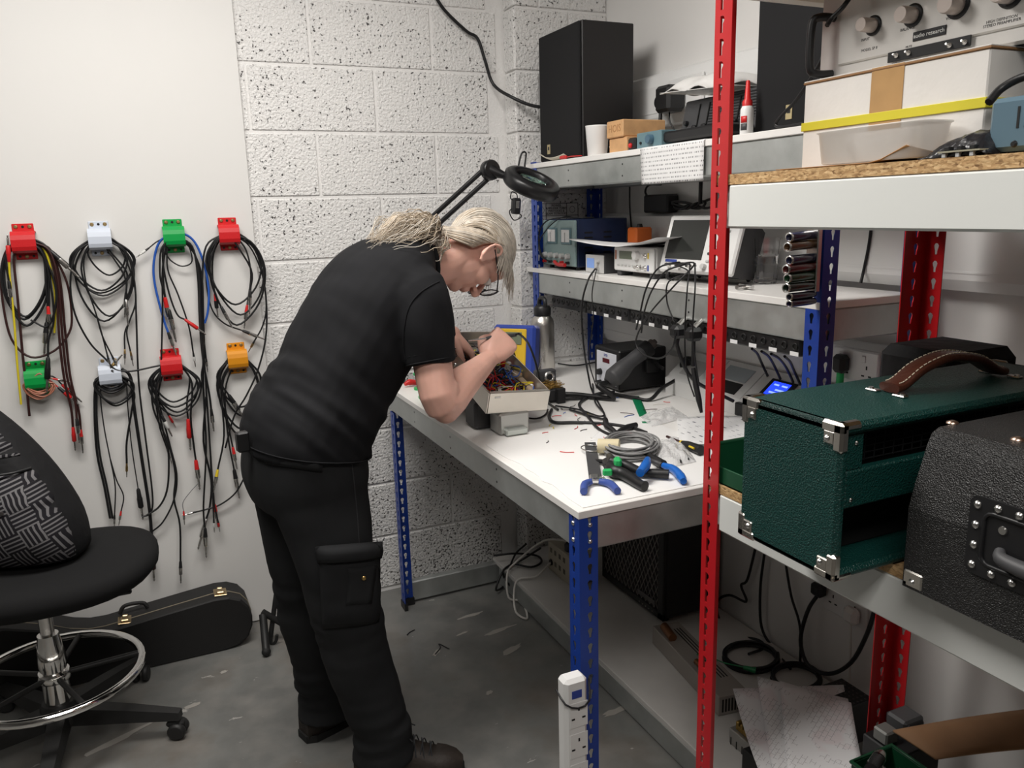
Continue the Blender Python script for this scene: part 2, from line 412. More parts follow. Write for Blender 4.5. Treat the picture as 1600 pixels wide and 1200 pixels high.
def flange(b, p, d, nrm, z0, z1, w, off, pitch, kind, th=.0022):
    """perforated strip from p along d (width w), facing nrm, z0..z1; hole column at off from the fold"""
    d = Vector(d); n = Vector(nrm); H = hole_pts(kind)
    def pt(u, z, k): return Vector(p)+d*u+Z*z-n*(th*k)
    z = z0; cnt = int((z1-z0)/pitch)
    rest = (z1-z0)-cnt*pitch
    if rest > 1e-4:
        vs = [pt(u, zz, k) for k in (0, 1) for u, zz in ((0, z0), (w, z0), (w, z0+rest), (0, z0+rest))]
        b.add(vs, [(0, 1, 2, 3), (7, 6, 5, 4), (1, 5, 6, 2), (3, 2, 6, 7), (0, 3, 7, 4)]); z = z0+rest
    N = len(H)
    for c in range(cnt):
        cz = z+pitch/2; hp = [(off+x, cz+y) for x, y in H]; op = []
        for x, y in H:
            k = min([((w-off)/x if x > 1e-6 else (-off/x if x < -1e-6 else 1e9)), ((pitch/2)/abs(y) if abs(y) > 1e-6 else 1e9)])
            op.append((off+x*k, cz+y*k))
        vs = []; fs = []
        for k in (0, 1):
            vs += [pt(u, q, k) for u, q in hp]+[pt(u, q, k) for u, q in op]
            vs += [pt(0, z, k), pt(w, z, k), pt(w, z+pitch, k), pt(0, z+pitch, k)]
        S = 2*N+4
        for i in range(N):
            j = (i+1) % N
            f = (i, N+i, N+j, j)
            fs += [f, tuple(q+S for q in reversed(f)), (i, j, S+j, S+i)]
            (ua, za), (ub, zb) = op[i], op[j]
            def side(u, q): return [abs(u) < 1e-6, abs(u-w) < 1e-6, abs(q-z) < 1e-6, abs(q-z-pitch) < 1e-6]
            sa, sb = side(ua, za), side(ub, zb)
            if not any(x and y for x, y in zip(sa, sb)):
                ci = (2*N) + (0 if (sa[0] or sb[0]) and (sa[2] or sb[2]) else 1 if (sa[1] or sb[1]) and (sa[2] or sb[2]) else 2 if (sa[1] or sb[1]) else 3)
                f = (N+i, ci, N+j); fs += [f, tuple(q+S for q in reversed(f))]
        fs += [(2*N+1, S+2*N+1, S+2*N+2, 2*N+2)]
        b.add(vs, fs); z += pitch
def post(name, fold, da, na, db, nb, z0, z1, m, parent, w=.046, wb_=None, pitch=.038, kind='key', off=.026, foot=True):
    b = B(); p = (fold[0], fold[1], 0)
    flange(b, p, da, na, z0, z1, w, off, pitch, kind); flange(b, p, db, nb, z0, z1, wb_ or w, off if not wb_ else wb_/2, pitch, kind)
    o = obj(name, b, m, parent)
    if foot:
        f = B(); a = Vector(da); c = Vector(db); q = Vector(p)
        f.add([q+a*s+c*t+Z*h for h in (z0-.001, z0+.028) for s, t in ((-.003, -.003), (.05, -.003), (.05, .01), (.01, .01), (.01, .05), (-.003, .05))],
              [(5, 4, 3, 2, 1, 0), (6, 7, 8, 9, 10, 11)]+[(i, (i+1) % 6, 6+(i+1) % 6, 6+i) for i in range(6)])
        obj('foot_cap', f, M_BLKP, o)
    return o
X, Y = Vector((1, 0, 0)), Vector((0, 1, 0))
XB, YN, YF, XS = -.982, -1.597, -.156, -.3735
wbn = thing('workbench', 'blue and galvanised steel workbench with white top and two shelves above', 'workbench', (-.5, -.87, 0))
WL = ROOT[wbn.name].inverted()
def wobj(name, b, m, parent=wbn): 
    for i, v in enumerate(b.v): b.v[i] = WL @ v
    return obj(name, b, m, parent)
class LocalPost: pass
def wpost(fold, da, na, db, nb, z1, z0=.002, **kw):
    f = (fold[0]+.5, fold[1]+.87)
    return post('post', f, da, na, db, nb, z0, z1, M_BLUE, wbn, **kw)
p_near = wpost((XB, YN), Y, -X, X, -Y, .893)
p_far = wpost((XB, YF), -Y, -X, X, Y, .80)
wpost((XS, -1.640), Y, -X, X, -Y, 1.70, .80, foot=False)
wpost((XS, YF), -Y, -X, X, Y, 1.70, .898, foot=False)
wpost((-.064, -.125), -Y, X, -X, Y, 1.70, .898, foot=False)
wpost((-.064, -1.640), Y, X, -X, -Y, 1.70, .80, foot=False)
for x in (XS+.01, -.10):
    b = B(); b.span((x, -1.640, .815), (x+.03, -1.5955, .870), .002); wobj('post_bracket', b, M_GALV)
def rivets(pts, nrm):
    for p in pts:
        b = B(); b.lathe([(.0055, 0), (.0055, .002), (.003, .004)], 10, frame(Vector(p), nrm)); wobj('rivet', b, M_RIV)
rivets([(XB+.026, YN, .862), (XB+.026, YN, .824)], -Y); rivets([(XB, YN+.026, .862), (XB, YN+.026, .824)], -X)
def beam(a, c, name='beam', bev=.004):
    b = B(); b.span(a, c, bev); return wobj(name, b, M_GALV)
H = .078
# worktop level
beam((XB+.003, YN+.02, .801), (XB+.036, -.06, .879)); beam((XB+.02, YN+.003, .801), (-.04, YN+.036, .879)); beam((XB+.02, -.15, .801), (-.04, -.115, .879))
bt = B(); bt.span((XB-.003, YN-.002, .879), (-.062, -.105, .897), .0015); wobj('worktop', bt, M_MEL)
# upper shelves
for z in (1.694, 1.301):
    beam((XS+.003, -1.60, z-.018-H), (XS+.034, -.165, z-.018)); beam((-.10, -1.60, z-.018-H), (-.07, -.165, z-.018))
    beam((XS+.02, -1.636, z-.018-H), (-.07, -1.603, z-.018)); beam((XS+.02, -.15, z-.018-H), (-.07, -.12, z-.018))
    sb = B(); sb.span((XS-.001, -1.638, z-.018), (-.0625, -.105, z), .0015); wobj('shelf_board', sb, M_MEL)
# low shelf and the low cross beam along the wall
beam((-.565, -1.62, .004), (-.53, -.165, .082)); beam((XB+.02, -.15, .008), (-.06, -.115, .09)); beam((-.56, -1.62, .004), (-.06, -1.59, .082))
sb = B(); sb.span((-.567, -1.625, .082), (-.01, -.112, .100), .0015); wobj('low_shelf_board', sb, M_MELD)
# beam end plates with punched marks
for y in (-.45, -.80, -1.15):
    for x0, z in ((XB+.003, .86), (XB+.003, .825), (XS+.003, 1.655), (XS+.003, 1.62), (XS+.003, 1.262), (XS+.003, 1.228)):
        b = B(); b.lathe([(.0032, 0), (.0032, .0006)], 8, frame((x0, y, z), -X)); wobj('punched_hole', b, M_BLKP)
# ------------------------------------------------------------------ red rack
XR, YR = -.783, -1.755
rk = thing('red_rack', 'tall red post rack with white beams and chipboard shelves', 'rack', (-.46, -2.6, 0)); RL = ROOT[rk.name].inverted()
def robj(name, b, m):
    for i, v in enumerate(b.v): b.v[i] = RL @ v
    return obj(name, b, m, rk)
def rpost(fold, da, na, db, nb, **kw): return post('post', (fold[0]+.46, fold[1]+2.6), da, na, db, nb, .002, 2.35, M_RED, rk, **kw)
rpost((XR, YR), -Y, -X, X, Y, kind='slot', off=.018)
rpost((-.19, YR), -Y, X, -X, Y, wb_=.07)
rpost((XR, -3.75), Y, -X, X, -Y); rpost((-.19, -3.75), Y, X, -X, -Y)
for z, m in ((.967, 1), (1.56, 1), (1.962, 1)):
    for x0, x1 in ((XR+.003, XR+.038), (-.228, -.193)):
        b = B(); b.span((x0, -3.74, z-.078), (x1, YR-.046, z), .004); robj('beam', b, M_BEAMW)
    for y0 in (YR-.04, -3.745):
        b = B(); b.span((XR+.02, y0, z-.078), (-.193, y0+.035, z), .004); robj('beam', b, M_BEAMW)
    b = B(); b.span((XR+.004, -3.745, z), (-.192, YR-.004, z+.018)); robj('shelf_board', b, M_CHIP)
b = B(); b.span((-.60, -3.74, .004), (-.565, YR-.04, .082), .004); robj('beam', b, M_BEAMW)
b = B(); b.span((-.61, -3.745, .082), (-.19, YR-.004, .100), .001); robj('low_shelf_board', b, M_MELD)
# ================================================================== person
from mathutils import noise as mnoise
PH = math.radians(12)
PF = Vector((math.cos(PH), math.sin(PH), 0)); PL = Vector((-math.sin(PH), math.cos(PH), 0)); PO = Vector((-1.33, -.95, 0))
def pp(px, py, l=0): return at(px, py, n=PL, o=PO+PL*l)
M_SKIN = mat('skin', (.73, .42, .335), .5, var=.10, vs=14, sss=.12, bump=.08, bs=220, bd=.002)
M_TEE = mat('black_cotton', (.0095, .0097, .0112), .85, var=.12, vs=9, bump=.12, bs=420, bd=.001, sheen=.0, spec=.22)
M_TROU = mat('washed_black_denim', (.0185, .0192, .0205), .85, var=.25, vs=5, bump=.25, bs=500, bd=.0012, sheen=.0, spec=.22)
M_SEAM = mat('grey_thread', (.03, .031, .034), .9)
M_BOOT = mat('dark_brown_leather', (.028, .021, .017), .6, var=.3, vs=20, bump=.2, bs=60)
M_SOLE = mat('black_rubber', (.012, .012, .012), .7)
M_HAIR = mat('grey_blond_hair', (.40, .33, .25), .55, var=.25, vs=60)
M_HAIRW = mat('silver_hair', (.55, .50, .43), .5, var=.2, vs=60)
person = thing('person', 'person in black t-shirt and cargo trousers bending over the workbench with tool in hand', 'person', (-1.33, -.95, 0))
def ringof(c, t, w, d, n=24, e=2.3):
    t = t.normalized(); s = PL-t*PL.dot(t); s.normalize(); q = t.cross(s); R = []
    for k in range(n):
        a = 2*math.pi*k/n; ca, sa = math.cos(a), math.sin(a)
        R.append(c+s*(w*math.copysign(abs(ca)**(2/e), ca))+q*(d*math.copysign(abs(sa)**(2/e), sa)))
    return R
def body_loft(b, secs, n=24, e=2.3, sub=3):
    C = catmull([s[0] for s in secs], sub); K = [Vector((s[1], s[2], 0)) for s in secs]; K = catmull(K, sub); R = []
    for i, c in enumerate(C):
        t = C[min(i+1, len(C)-1)]-C[max(i-1, 0)]; R.append(ringof(c, t, K[i].x, K[i].y, n, e))
    b.loft(R)
def limb(b, pts, rs, n=16, sub=4):
    b.tube(pts, rs, n, sub=sub)
    for p, r in ((pts[0], rs[0]), (pts[-1], rs[-1])): b.ball(p, r*.98, 12, 8)
# --- t-shirt
tee = B()
TORSO = [(pp(476, 702), .200, .150), (pp(480, 668), .200, .150), (pp(507, 620), .192, .142), (pp(538, 560), .193, .142), (pp(566, 505), .20, .142),
         (pp(592, 455), .205, .130), (pp(616, 425), .19, .105), (pp(640, 412), .13, .08), (pp(655, 409), .085, .068)]
body_loft(tee, TORSO, 28)
ShR, ShL = pp(652, 458, -.165), pp(640, 430, .165)
CuR = pp(673, 566, -.205); CuL = pp(690, 545, .20)
for S, C in ((ShR, CuR), (ShL, CuL)):
    mid = S.lerp(C, .5)+(PL*(-.012 if S is ShR else .012))
    P = catmull([S-PF*.03+PL*(.06 if S is ShR else -.06)+Z*.01, S, mid, C], 4); R = []
    for i, c in enumerate(P):
        t = P[min(i+1, len(P)-1)]-P[max(i-1, 0)]; k = i/(len(P)-1)
        R.append(ringof(c, t, .072-.010*k, .084-.017*k, 20, 2.1))
    tee.loft(R)
tm = remesh(tee, .006, 5, 'tshirt')
ax = (TORSO[6][0]-TORSO[0][0]).normalized()
for v, p, n in [(v, v.co.copy(), v.normal.copy()) for v in tm.vertices]:
    q = p; h = (q-TORSO[0][0]).dot(ax)
    low = max(0, 1-abs(h-.10)/.16)
    f = mnoise.noise(Vector((q.dot(PF)*7+q.dot(PL)*3, h*30+q.dot(PF)*10, q.dot(PL)*5)))*.011*low
    f += mnoise.noise(q*9)*.005 + mnoise.noise(Vector((q.dot(PF)*22-h*7, h*8, q.dot(PL)*9)))*.0045+mnoise.noise(Vector((q.dot(PF)*9+h*16, h*4-q.dot(PL)*6, 3)))*.004
    v.co = q+n*f
tm.update()
from mathutils.bvhtree import BVHTree
BV_S = BVHTree.FromPolygons([v.co.copy() for v in tm.vertices], [tuple(p.vertices) for p in tm.polygons])
tshirt = meshobj('tshirt', tm, M_TEE, person)
cb = B(); sp = []
for x, y in ((686, 440), (672, 447), (657, 457), (645, 470), (637, 486), (633, 505), (631, 525), (631, 545), (634, 562)):
    d = (CR*((x-800)/CF)+CU*((600-y)/CF)+FW).normalized(); h = BV_S.ray_cast(CC, d)
    if h[0] is not None: sp.append(h[0]+h[1]*.0005)
if len(sp) > 3: cb.tube(sp, .0022, 6, sub=4); obj('sleeve_seam', cb, M_TEE, tshirt, True)
cb = B(); R = ringof(TORSO[8][0]+ax*.004, TORSO[8][0]-TORSO[7][0], .090, .071, 28); cb.tube(R, .0075, 8, closed=True, sub=1); obj('collar', cb, M_TEE, tshirt, True)
cb = B(); t = (CuR-ShR).normalized(); R = ringof(CuR-t*.003, t, .0615, .0665, 24, 2.1); cb.tube(R, .0022, 6, closed=True, sub=1)
R = ringof(CuR-t*.022, t, .0632, .0685, 24, 2.1); cb.tube(R, .0012, 5, closed=True, sub=1); obj('sleeve_hem', cb, M_TEE, tshirt, True)
cb = B(); t = ax; R = ringof(TORSO[0][0]+Z*.012, (TORSO[1][0]-TORSO[0][0]), .204, .154, 30); cb.tube(R, .0018, 6, closed=True, sub=1); obj('shirt_hem', cb, M_TEE, tshirt, True)
# --- trousers
HipR, HipL = pp(497, 735, -.085), pp(462, 720, .09)
AnR = Vector((-1.315, -1.085, .115)); AnL = Vector((-1.41, -.80, .10))
KnR = pp(535, 935, -.12); KnL = pp(480, 925, .11)
tr = B()
body_loft(tr, [(pp(474, 670), .180, .130), (pp(474, 700), .190, .140), (pp(476, 740), .192, .144), (pp(480, 775), .178, .130)], 28)
for hp, kn, an, sg in ((HipR, KnR, AnR, -1), (HipL, KnL, AnL, 1)):
    P = [hp+Z*.03, hp-Z*.06, hp.lerp(kn, .5), kn, kn.lerp(an, .5), an+Z*.03, an-Z*.045]
    W = [(.10, .118), (.104, .118), (.096, .108), (.082, .092), (.074, .084), (.074, .080), (.078, .088)]
    body_loft(tr, [(p, a, c) for p, (a, c) in zip(P, W)], 22, 2.1, 3)
trm = remesh(tr, .007, 4, 'trousers')
for v, q, nv_ in [(v, v.co.copy(), v.normal.copy()) for v in trm.vertices]:
    zz = q.z
    f = mnoise.noise(Vector((q.x*8, q.y*8, zz*9)))*.006
    kfold = max(0, 1-abs(zz-.5)/.14)+max(0, 1-abs(zz-.18)/.14)*1.3
    f += mnoise.noise(Vector((q.x*6, q.y*6, zz*30)))*.010*kfold
    v.co = q+nv_*f
from mathutils.bvhtree import BVHTree
def bvh_of(me): return BVHTree.FromPolygons([v.co.copy() for v in me.vertices], [tuple(p.vertices) for p in me.polygons])
BV_T = bvh_of(trm)
trousers = meshobj('trousers', trm, M_TROU, person)
def cling(bv, px, py, off):
    """point on the cloth seen at a photo pixel, lifted off by off"""
    d = (CR*((px-800)/CF)+CU*((600-py)/CF)+FW).normalized(); h = bv.ray_cast(CC, d)
    return (h[0]+h[1]*off) if h[0] is not None else None
def patch(name, pix, l0, nrm, th, m, parent, bulge=.012, nu=10, nv=10, sh=0):
    """cloth panel whose four photo corners lie on a tangent plane"""
    last = [None]
    def fn(u, v):
        q = [((pix[0][k]*(1-u)+pix[1][k]*u)*(1-v)+(pix[3][k]*(1-u)+pix[2][k]*u)*v) for k in (0, 1)]
        e = (1-(2*u-1)**6)*(1-(2*v-1)**6); p = cling(BV_T, q[0], q[1], sh+th*.5+bulge*e)
        if p is None: p = at(q[0], q[1], n=FW, o=last[0] if last[0] is not None else pp(q[0], q[1], l0))
        last[0] = p; return p
    b = B(); b.sheet(fn, nu, nv, th); return obj(name, b, m, parent, True)
SD = (-PL*.93-PF*.37)
pk = patch('cargo_pocket', [(499, 868), (594, 858), (590, 972), (506, 980)], -.205, SD, .006, M_TROU, trousers, .014, 14, 14)
patch('pocket_flap', [(494, 853), (598, 846), (597, 872), (498, 878)], -.213, SD, .005, M_TROU, trousers, .020, 14, 5, .004)
patch('tool_loop_strip', [(540, 884), (578, 882), (573, 940), (538, 942)], -.215, SD, .003, M_TROU, trousers, .002, 6, 8, .018)
b = B(); b.lathe([(.006, 0), (.006, .002), (.003, .003)], 10, frame(cling(BV_T, 560, 899, .026) or pp(560, 899, -.235), SD)); obj('press_stud', b, mat('brass', (.55, .38, .15), .35, 1), trousers, True)
BD = (-PF*.80-PL*.60)
patch('back_pocket_flap', [(406, 692), (504, 709), (503, 737), (418, 725)], -.128, BD+Z*.1, .004, M_TROU, trousers, .004, 10, 5, .001)
b = B()
def seam(pix, l, r=.0016): b.tube([cling(BV_T, x, y, .0006) or pp(x, y, l) for x, y in pix], r, 5, sub=3)
seam([(548, 715), (552, 745), (555, 775), (558, 805), (560, 835), (561, 848)], -.198); obj('side_seam', b, M_SEAM, trousers, True)
b = B(); b.box((0, 0, 0), (.03, .022, .05), axes(pp(379, 690, -.03), PF, PL), .004); obj('belt_pouch', b, M_BLKP, trousers, True)
# --- boots
def boot(heel, toe, shown):
    d = (Vector((toe[0], toe[1], 0))-Vector((heel[0], heel[1], 0))).normalized(); M = axes(Vector((heel[0], heel[1], 0)), d, Z.cross(d)); L = .295
    up = B(M); R = []
    for x, w, zt in ((0.0, .030, .10), (.03, .040, .145), (.08, .041, .15), (.12, .040, .125), (.16, .044, .098), (.20, .049, .08), (.245, .048, .068), (.275, .038, .058), (.293, .016, .045)):
        R.append([(x, w*math.copysign(abs(math.cos(a))**.8, math.cos(a)), .016+(zt-.016)*max(0, math.sin(a))**.75) for a in [math.pi*k/12 for k in range(13)]]+[(x, 0, .014)])
    up.loft(R); ob = obj('boot', up, M_BOOT, person, True)
    so = B(M); pol = [(-.006, -.025), (-.006, .025), (.02, .042), (.08, .043), (.13, .041), (.2, .052), (.25, .05), (.285, .035), (.300, .012), (.300, -.012), (.285, -.035), (.25, -.05), (.2, -.052), (.13, -.041), (.08, -.043), (.02, -.042)]
    so.prism(pol, .022, z0=.001); obj('sole', so, M_SOLE, ob, True)
    tc = B(M); R = []
    for x, w, zt in ((.225, .050, .076), (.25, .0495, .071), (.278, .040, .061), (.297, .017, .048)):
        R.append([(x, w*math.copysign(abs(math.cos(a))**.8, math.cos(a)), .018+(zt-.016)*max(0, math.sin(a))**.75) for a in [math.pi*k/12 for k in range(13)]]+[(x, 0, .016)])
    tc.loft(R); obj('toe_cap', tc, M_BOOT, ob, True)
    la = B(M)
    for k in range(5):
        x = .115+.022*k; zt = .128-.011*k
        la.tube([(x, -.036, zt-.028), (x+.01, 0, zt+.012), (x+.014, .036, zt-.028)], .0018, 5)
        la.tube([(x+.014, -.036, zt-.03), (x+.006, 0, zt+.013), (x, .036, zt-.03)], .0018, 5)
    for s in (-1, 1):
        la.tube([(.11, 0, .135), (.12, s*.02, .155), (.135, s*.03, .150), (.125, s*.012, .138), (.11, 0, .135)], .002, 5)
        la.tube([(.11, 0, .137), (.13, s*.02, .150), (.165, s*.035, .125)], .0018, 5)
    obj('laces', la, M_SEAM, ob, True)
dR = Vector((math.cos(math.radians(-24)), math.sin(math.radians(-24)), 0)); tR = Vector((-1.113, -1.155, 0))
boot(tR-dR*.295, tR, True)
tL = Vector((-1.205, -.722, 0)); dL = Vector((math.cos(math.radians(18)), math.sin(math.radians(18)), 0)); boot(tL-dL*.295, tL, False)
# --- body: head, neck, trunk, arms, hands, legs as one skin
bd = B()
HC = pp(743, 396, 0); AL = math.radians(13)
HX = PF*math.sin(AL)-Z*math.cos(AL); HZ = PF*math.cos(AL)+Z*math.sin(AL)
HM = Matrix(((HX.x, PL.x, HZ.x, HC.x), (HX.y, PL.y, HZ.y, HC.y), (HX.z, PL.z, HZ.z, HC.z), (0, 0, 0, 1)))
def hball(c, r, n=18, m=12): bd.ball(c, r, n, m, M=HM)
hball((-.012, 0, .03), (.095, .076, .088)); hball((.022, 0, -.04), (.064, .060, .080)); hball((.05, 0, -.088), (.028, .034, .026)); hball((.066, 0, -.094), (.018, .022, .017))
hball((.074, 0, .022), (.020, .050, .014)); hball((.05, .040, -.025), (.032, .024, .028)); hball((.05, -.040, -.025), (.032, .024, .028)); hball((.06, 0, .05), (.035, .058, .04))
bd.tube([HM @ V(.088, 0, .012), HM @ V(.098, 0, -.008), HM @ V(.112, 0, -.030)], [.007, .009, .012], 10); hball((.108, 0, -.034), (.013, .012, .011)); hball((.096, .012, -.036), (.010, .007, .008)); hball((.096, -.012, -.036), (.010, .007, .008))
hball((.086, 0, -.060), (.010, .022, .006)); hball((.084, 0, -.070), (.010, .019, .006))
for s in (-1, 1):
    hball((-.004, s*.077, -.004), (.020, .007, .031)); hball((.004, s*.076, -.03), (.010, .006, .011))
    bd.tube([HM @ V(.010, s*.078, .008), HM @ V(.006, s*.086, .027), HM @ V(-.010, s*.089, .030), HM @ V(-.023, s*.089, .014), HM @ V(-.021, s*.087, -.010), HM @ V(-.006, s*.081, -.032)], .0045, 8)
NB = TORSO[8][0]
bd.tube([HM @ V(-.02, 0, -.01), HM @ V(-.012, 0, -.05), pp(697, 413, 0), pp(668, 417, 0), TORSO[7][0], TORSO[5][0]], [.055, .054, .053, .058, .07, .08], 18)
hball((.005, 0, -.075), (.045, .045, .04))
bd.tube([t[0] for t in TORSO[::-1]][1:]+[pp(478, 760)], [.07, .08, .095, .10, .10, .10, .10, .10, .10], 16)
ElR = pp(690, 630, -.235); WrR = pp(764, 561, -.085); ElL = pp(682, 610, .26); WrL = pp(707, 522, .17)
limb(bd, [ShR, ShR.lerp(ElR, .5), ElR+PF*.0, ElR.lerp(WrR, .35)+Z*.002, ElR.lerp(WrR, .7), WrR], [.052, .050, .047, .047, .036, .027])
bd.ball(pp(697, 640, -.235), .036); bd.ball(pp(688, 612, -.225), .050)
limb(bd, [ShL, ShL.lerp(ElL, .5), ElL, ElL.lerp(WrL, .35), ElL.lerp(WrL, .7), WrL], [.052, .048, .045, .045, .035, .027])
for hp, kn, an in ((HipR, KnR, AnR), (HipL, KnL, AnL)): limb(bd, [pp(478, 745)*.5+hp*.5, hp, hp.lerp(kn, .5), kn, kn.lerp(an, .4), an-Z*.02], [.075, .075, .065, .05, .05, .035])
def hand(M, curls, mirror=False, thumb=((.016, .030, -.006), (.050, .052, -.022), (.078, .046, -.036), (.098, .030, -.042)), spread=1):
    """palm and five bent fingers; local x to the fingers, y to the thumb, z out of the back"""
    def q(p): return M @ Vector(p)
    R = []
    for x, w, t in ((-.012, .022, .018), (.01, .027, .019), (.035, .036, .019), (.065, .042, .017), (.088, .040, .013), (.096, .034, .009)):
        R.append([q((x, w*math.copysign(abs(math.cos(a))**.75, math.cos(a)), t*math.sin(a))) for a in [2*math.pi*k/16 for k in range(16)]])
    bd.loft(R if not mirror else [r[::-1] for r in R])
    bd.ball((.028, .026, -.008), (.030, .016, .016), M=M)
    for i, (y, L) in enumerate(((.031, .074), (.0105, .082), (-.0105, .076), (-.031, .060))):
        c = curls[i]; p = Vector((.088-.004*abs(i-1), y*spread, .0)); a = 0; P = [p-Vector((.02, 0, 0)), p]; fan = (y/.031)*.06*spread
        for sg, cc in ((.46, c[0]), (.30, c[1]), (.26, c[2])):
            a += math.radians(cc); p = p+Vector((math.cos(a)*math.cos(fan), math.sin(fan), -math.sin(a)))*(L*sg); P.append(p)
        bd.tube([q(k) for k in P], [.0098, .0097, .0088, .0080, .0068], 10, sub=4); bd.ball(q(P[-1]), .0066, 10, 6); bd.ball(q(P[1]+Vector((0, 0, .003))), .0105, 10, 6); bd.ball(q(P[2]), .0092, 10, 6)
    P = [Vector(k) for k in thumb]; bd.tube([q(k) for k in P], [.0145, .0115, .0100, .0078], 10, sub=4); bd.ball(q(P[-1]), .0078, 10, 6)
    return q
fx = (WrR-ElR).normalized()
hx = (PF*.70+PL*.18+Z*.42).normalized(); hz = (-PL*.85-PF*.10+Z*.45); hz = (hz-hx*hz.dot(hx)).normalized(); hy = hz.cross(hx)
RHM = Matrix(((hx.x, hy.x, hz.x, WrR.x), (hx.y, hy.y, hz.y, WrR.y), (hx.z, hy.z, hz.z, WrR.z), (0, 0, 0, 1))) @ Matrix.Scale(1.06, 4)
qR = hand(RHM, [(48, 52, 24), (66, 66, 32), (76, 74, 38), (82, 76, 40)], thumb=((.014, .028, -.008), (.046, .046, -.030), (.074, .042, -.046), (.096, .032, -.052)))
hx = (PF*.55-PL*.35-Z*.75).normalized(); hz = (PF*.55-PL*.25+Z*.6); hz = (hz-hx*hz.dot(hx)).normalized(); hy = hx.cross(hz)
LHM = Matrix(((hx.x, hy.x, hz.x, WrL.x), (hx.y, hy.y, hz.y, WrL.y), (hx.z, hy.z, hz.z, WrL.z), (0, 0, 0, 1))) @ Matrix.Scale(.96, 4)
hand(LHM, [(28, 40, 20), (34, 46, 22), (44, 52, 26), (52, 56, 30)], True)
bm_ = remesh(bd, .0040, 3, 'body'); body = meshobj('body', bm_, M_SKIN, person)
for s in (-1, 1):
    eb = B(); eb.ball((.080, s*.030, -.003), .0125, 12, 8, M=HM); e = obj('eye', eb, mat('eye_white', (.7, .68, .65), .2), person, True)
    ib = B(); ib.lathe([(.006, 0), (.0055, .0008)], 12, HM @ T(.0922, s*.030, -.003) @ RY(90)); obj('iris', ib, mat('iris_grey', (.05, .06, .07), .2), e, True)
# --- glasses
gb = B()
for s in (-1, 1):
    c = [(.112, s*.008, .010), (.112, s*.056, .010), (.114, s*.056, -.020), (.114, s*.010, -.022)]
    gb.tube([HM @ Vector(p) for p in c], .0022, 6, closed=True, sub=3); gb.tube([HM @ V(.112, s*.056, .006), HM @ V(.06, s*.078, .008), HM @ V(-.01, s*.083, .012)], .0020, 6)
gb.tube([HM @ V(.112, -.009, .002), HM @ V(.114, 0, .004), HM @ V(.112, .009, .002)], .002, 6)
gl = obj('glasses', gb, M_BLKP, person, True)
M_LENS = mat('spectacle_lens', (1, 1, 1), .02, trans=1, ior=1.05)
for s in (-1, 1):
    lb = B(); lb.prism([(.010, .009), (.055, .009), (.055, -.019), (.011, -.020)], .0015, HM @ axes((.1125, 0, 0), (0, s, 0), (0, 0, 1))); obj('lens', lb, M_LENS, gl, True)
# --- hair
EC = Vector((-.012, 0, .03)); ER = Vector((.100, .081, .093))
TIE = HM.inverted() @ pp(684, 360, 0)
BND = [(.080, 0, .068), (.072, .045, .055), (.052, .068, .025), (.018, .080, .018), (-.018, .080, .036), (-.045, .068, .010), (-.065, .050, -.025), (-.075, .02, -.05),
       (-.075, -.02, -.05), (-.065, -.050, -.025), (-.045, -.068, .010), (-.018, -.080, .036), (.018, -.080, .018), (.052, -.068, .025), (.072, -.045, .055)]
BD_ = catmull([Vector(p) for p in BND], 12, True)
def scal(p, k=1.0):
    d = p-EC; n = math.sqrt((d.x/ER.x)**2+(d.y/ER.y)**2+(d.z/ER.z)**2); return EC+d*(k/n)
def hpath(p, k, n=9, j=0):
    a = (p-EC).normalized(); c = (TIE-EC).normalized(); o = []
    for i in range(n+1):
        t = i/n; q = Vector((-.75, p.y*9, .85*max(0, 1-abs(p.y)/.11))); v = a*(1-t)**2+q*(2*t*(1-t))+c*t*t
        o.append(scal(EC+v.normalized()*.1, k*(1+.012*math.sin(j*7+t*9))*(1+.10*t*t)))
    o += [o[-1].lerp(TIE, .5), TIE]; o[-1] = TIE+Vector((random.uniform(-.008, .008), random.uniform(-.016, .016), random.uniform(-.012, .012)))
    return o
hc = B(); NR = 9; rings = []
paths = [hpath(p, 1.015, NR, 0) for p in BD_]
for i in range(NR+3): rings.append([HM @ q[i] for q in paths])
hc.loft(rings, (False, True))
hair = obj('hair', hc, M_HAIR, person, True)
st = B(); stw = B()
for j in range(1100):
    k = random.random()*len(BD_); p = BD_[int(k) % len(BD_)]+Vector((random.gauss(0, .004), random.gauss(0, .004), random.gauss(0, .004)))
    P = hpath(p, random.uniform(1.01, 1.06), 9, j); dst = stw if (p.x > .03 or random.random() < .3) else st
    dst.tube([HM @ q for q in P], [.0005]+[random.uniform(.0008, .0016)]*3+[.001], 4, sub=2, cap=False)
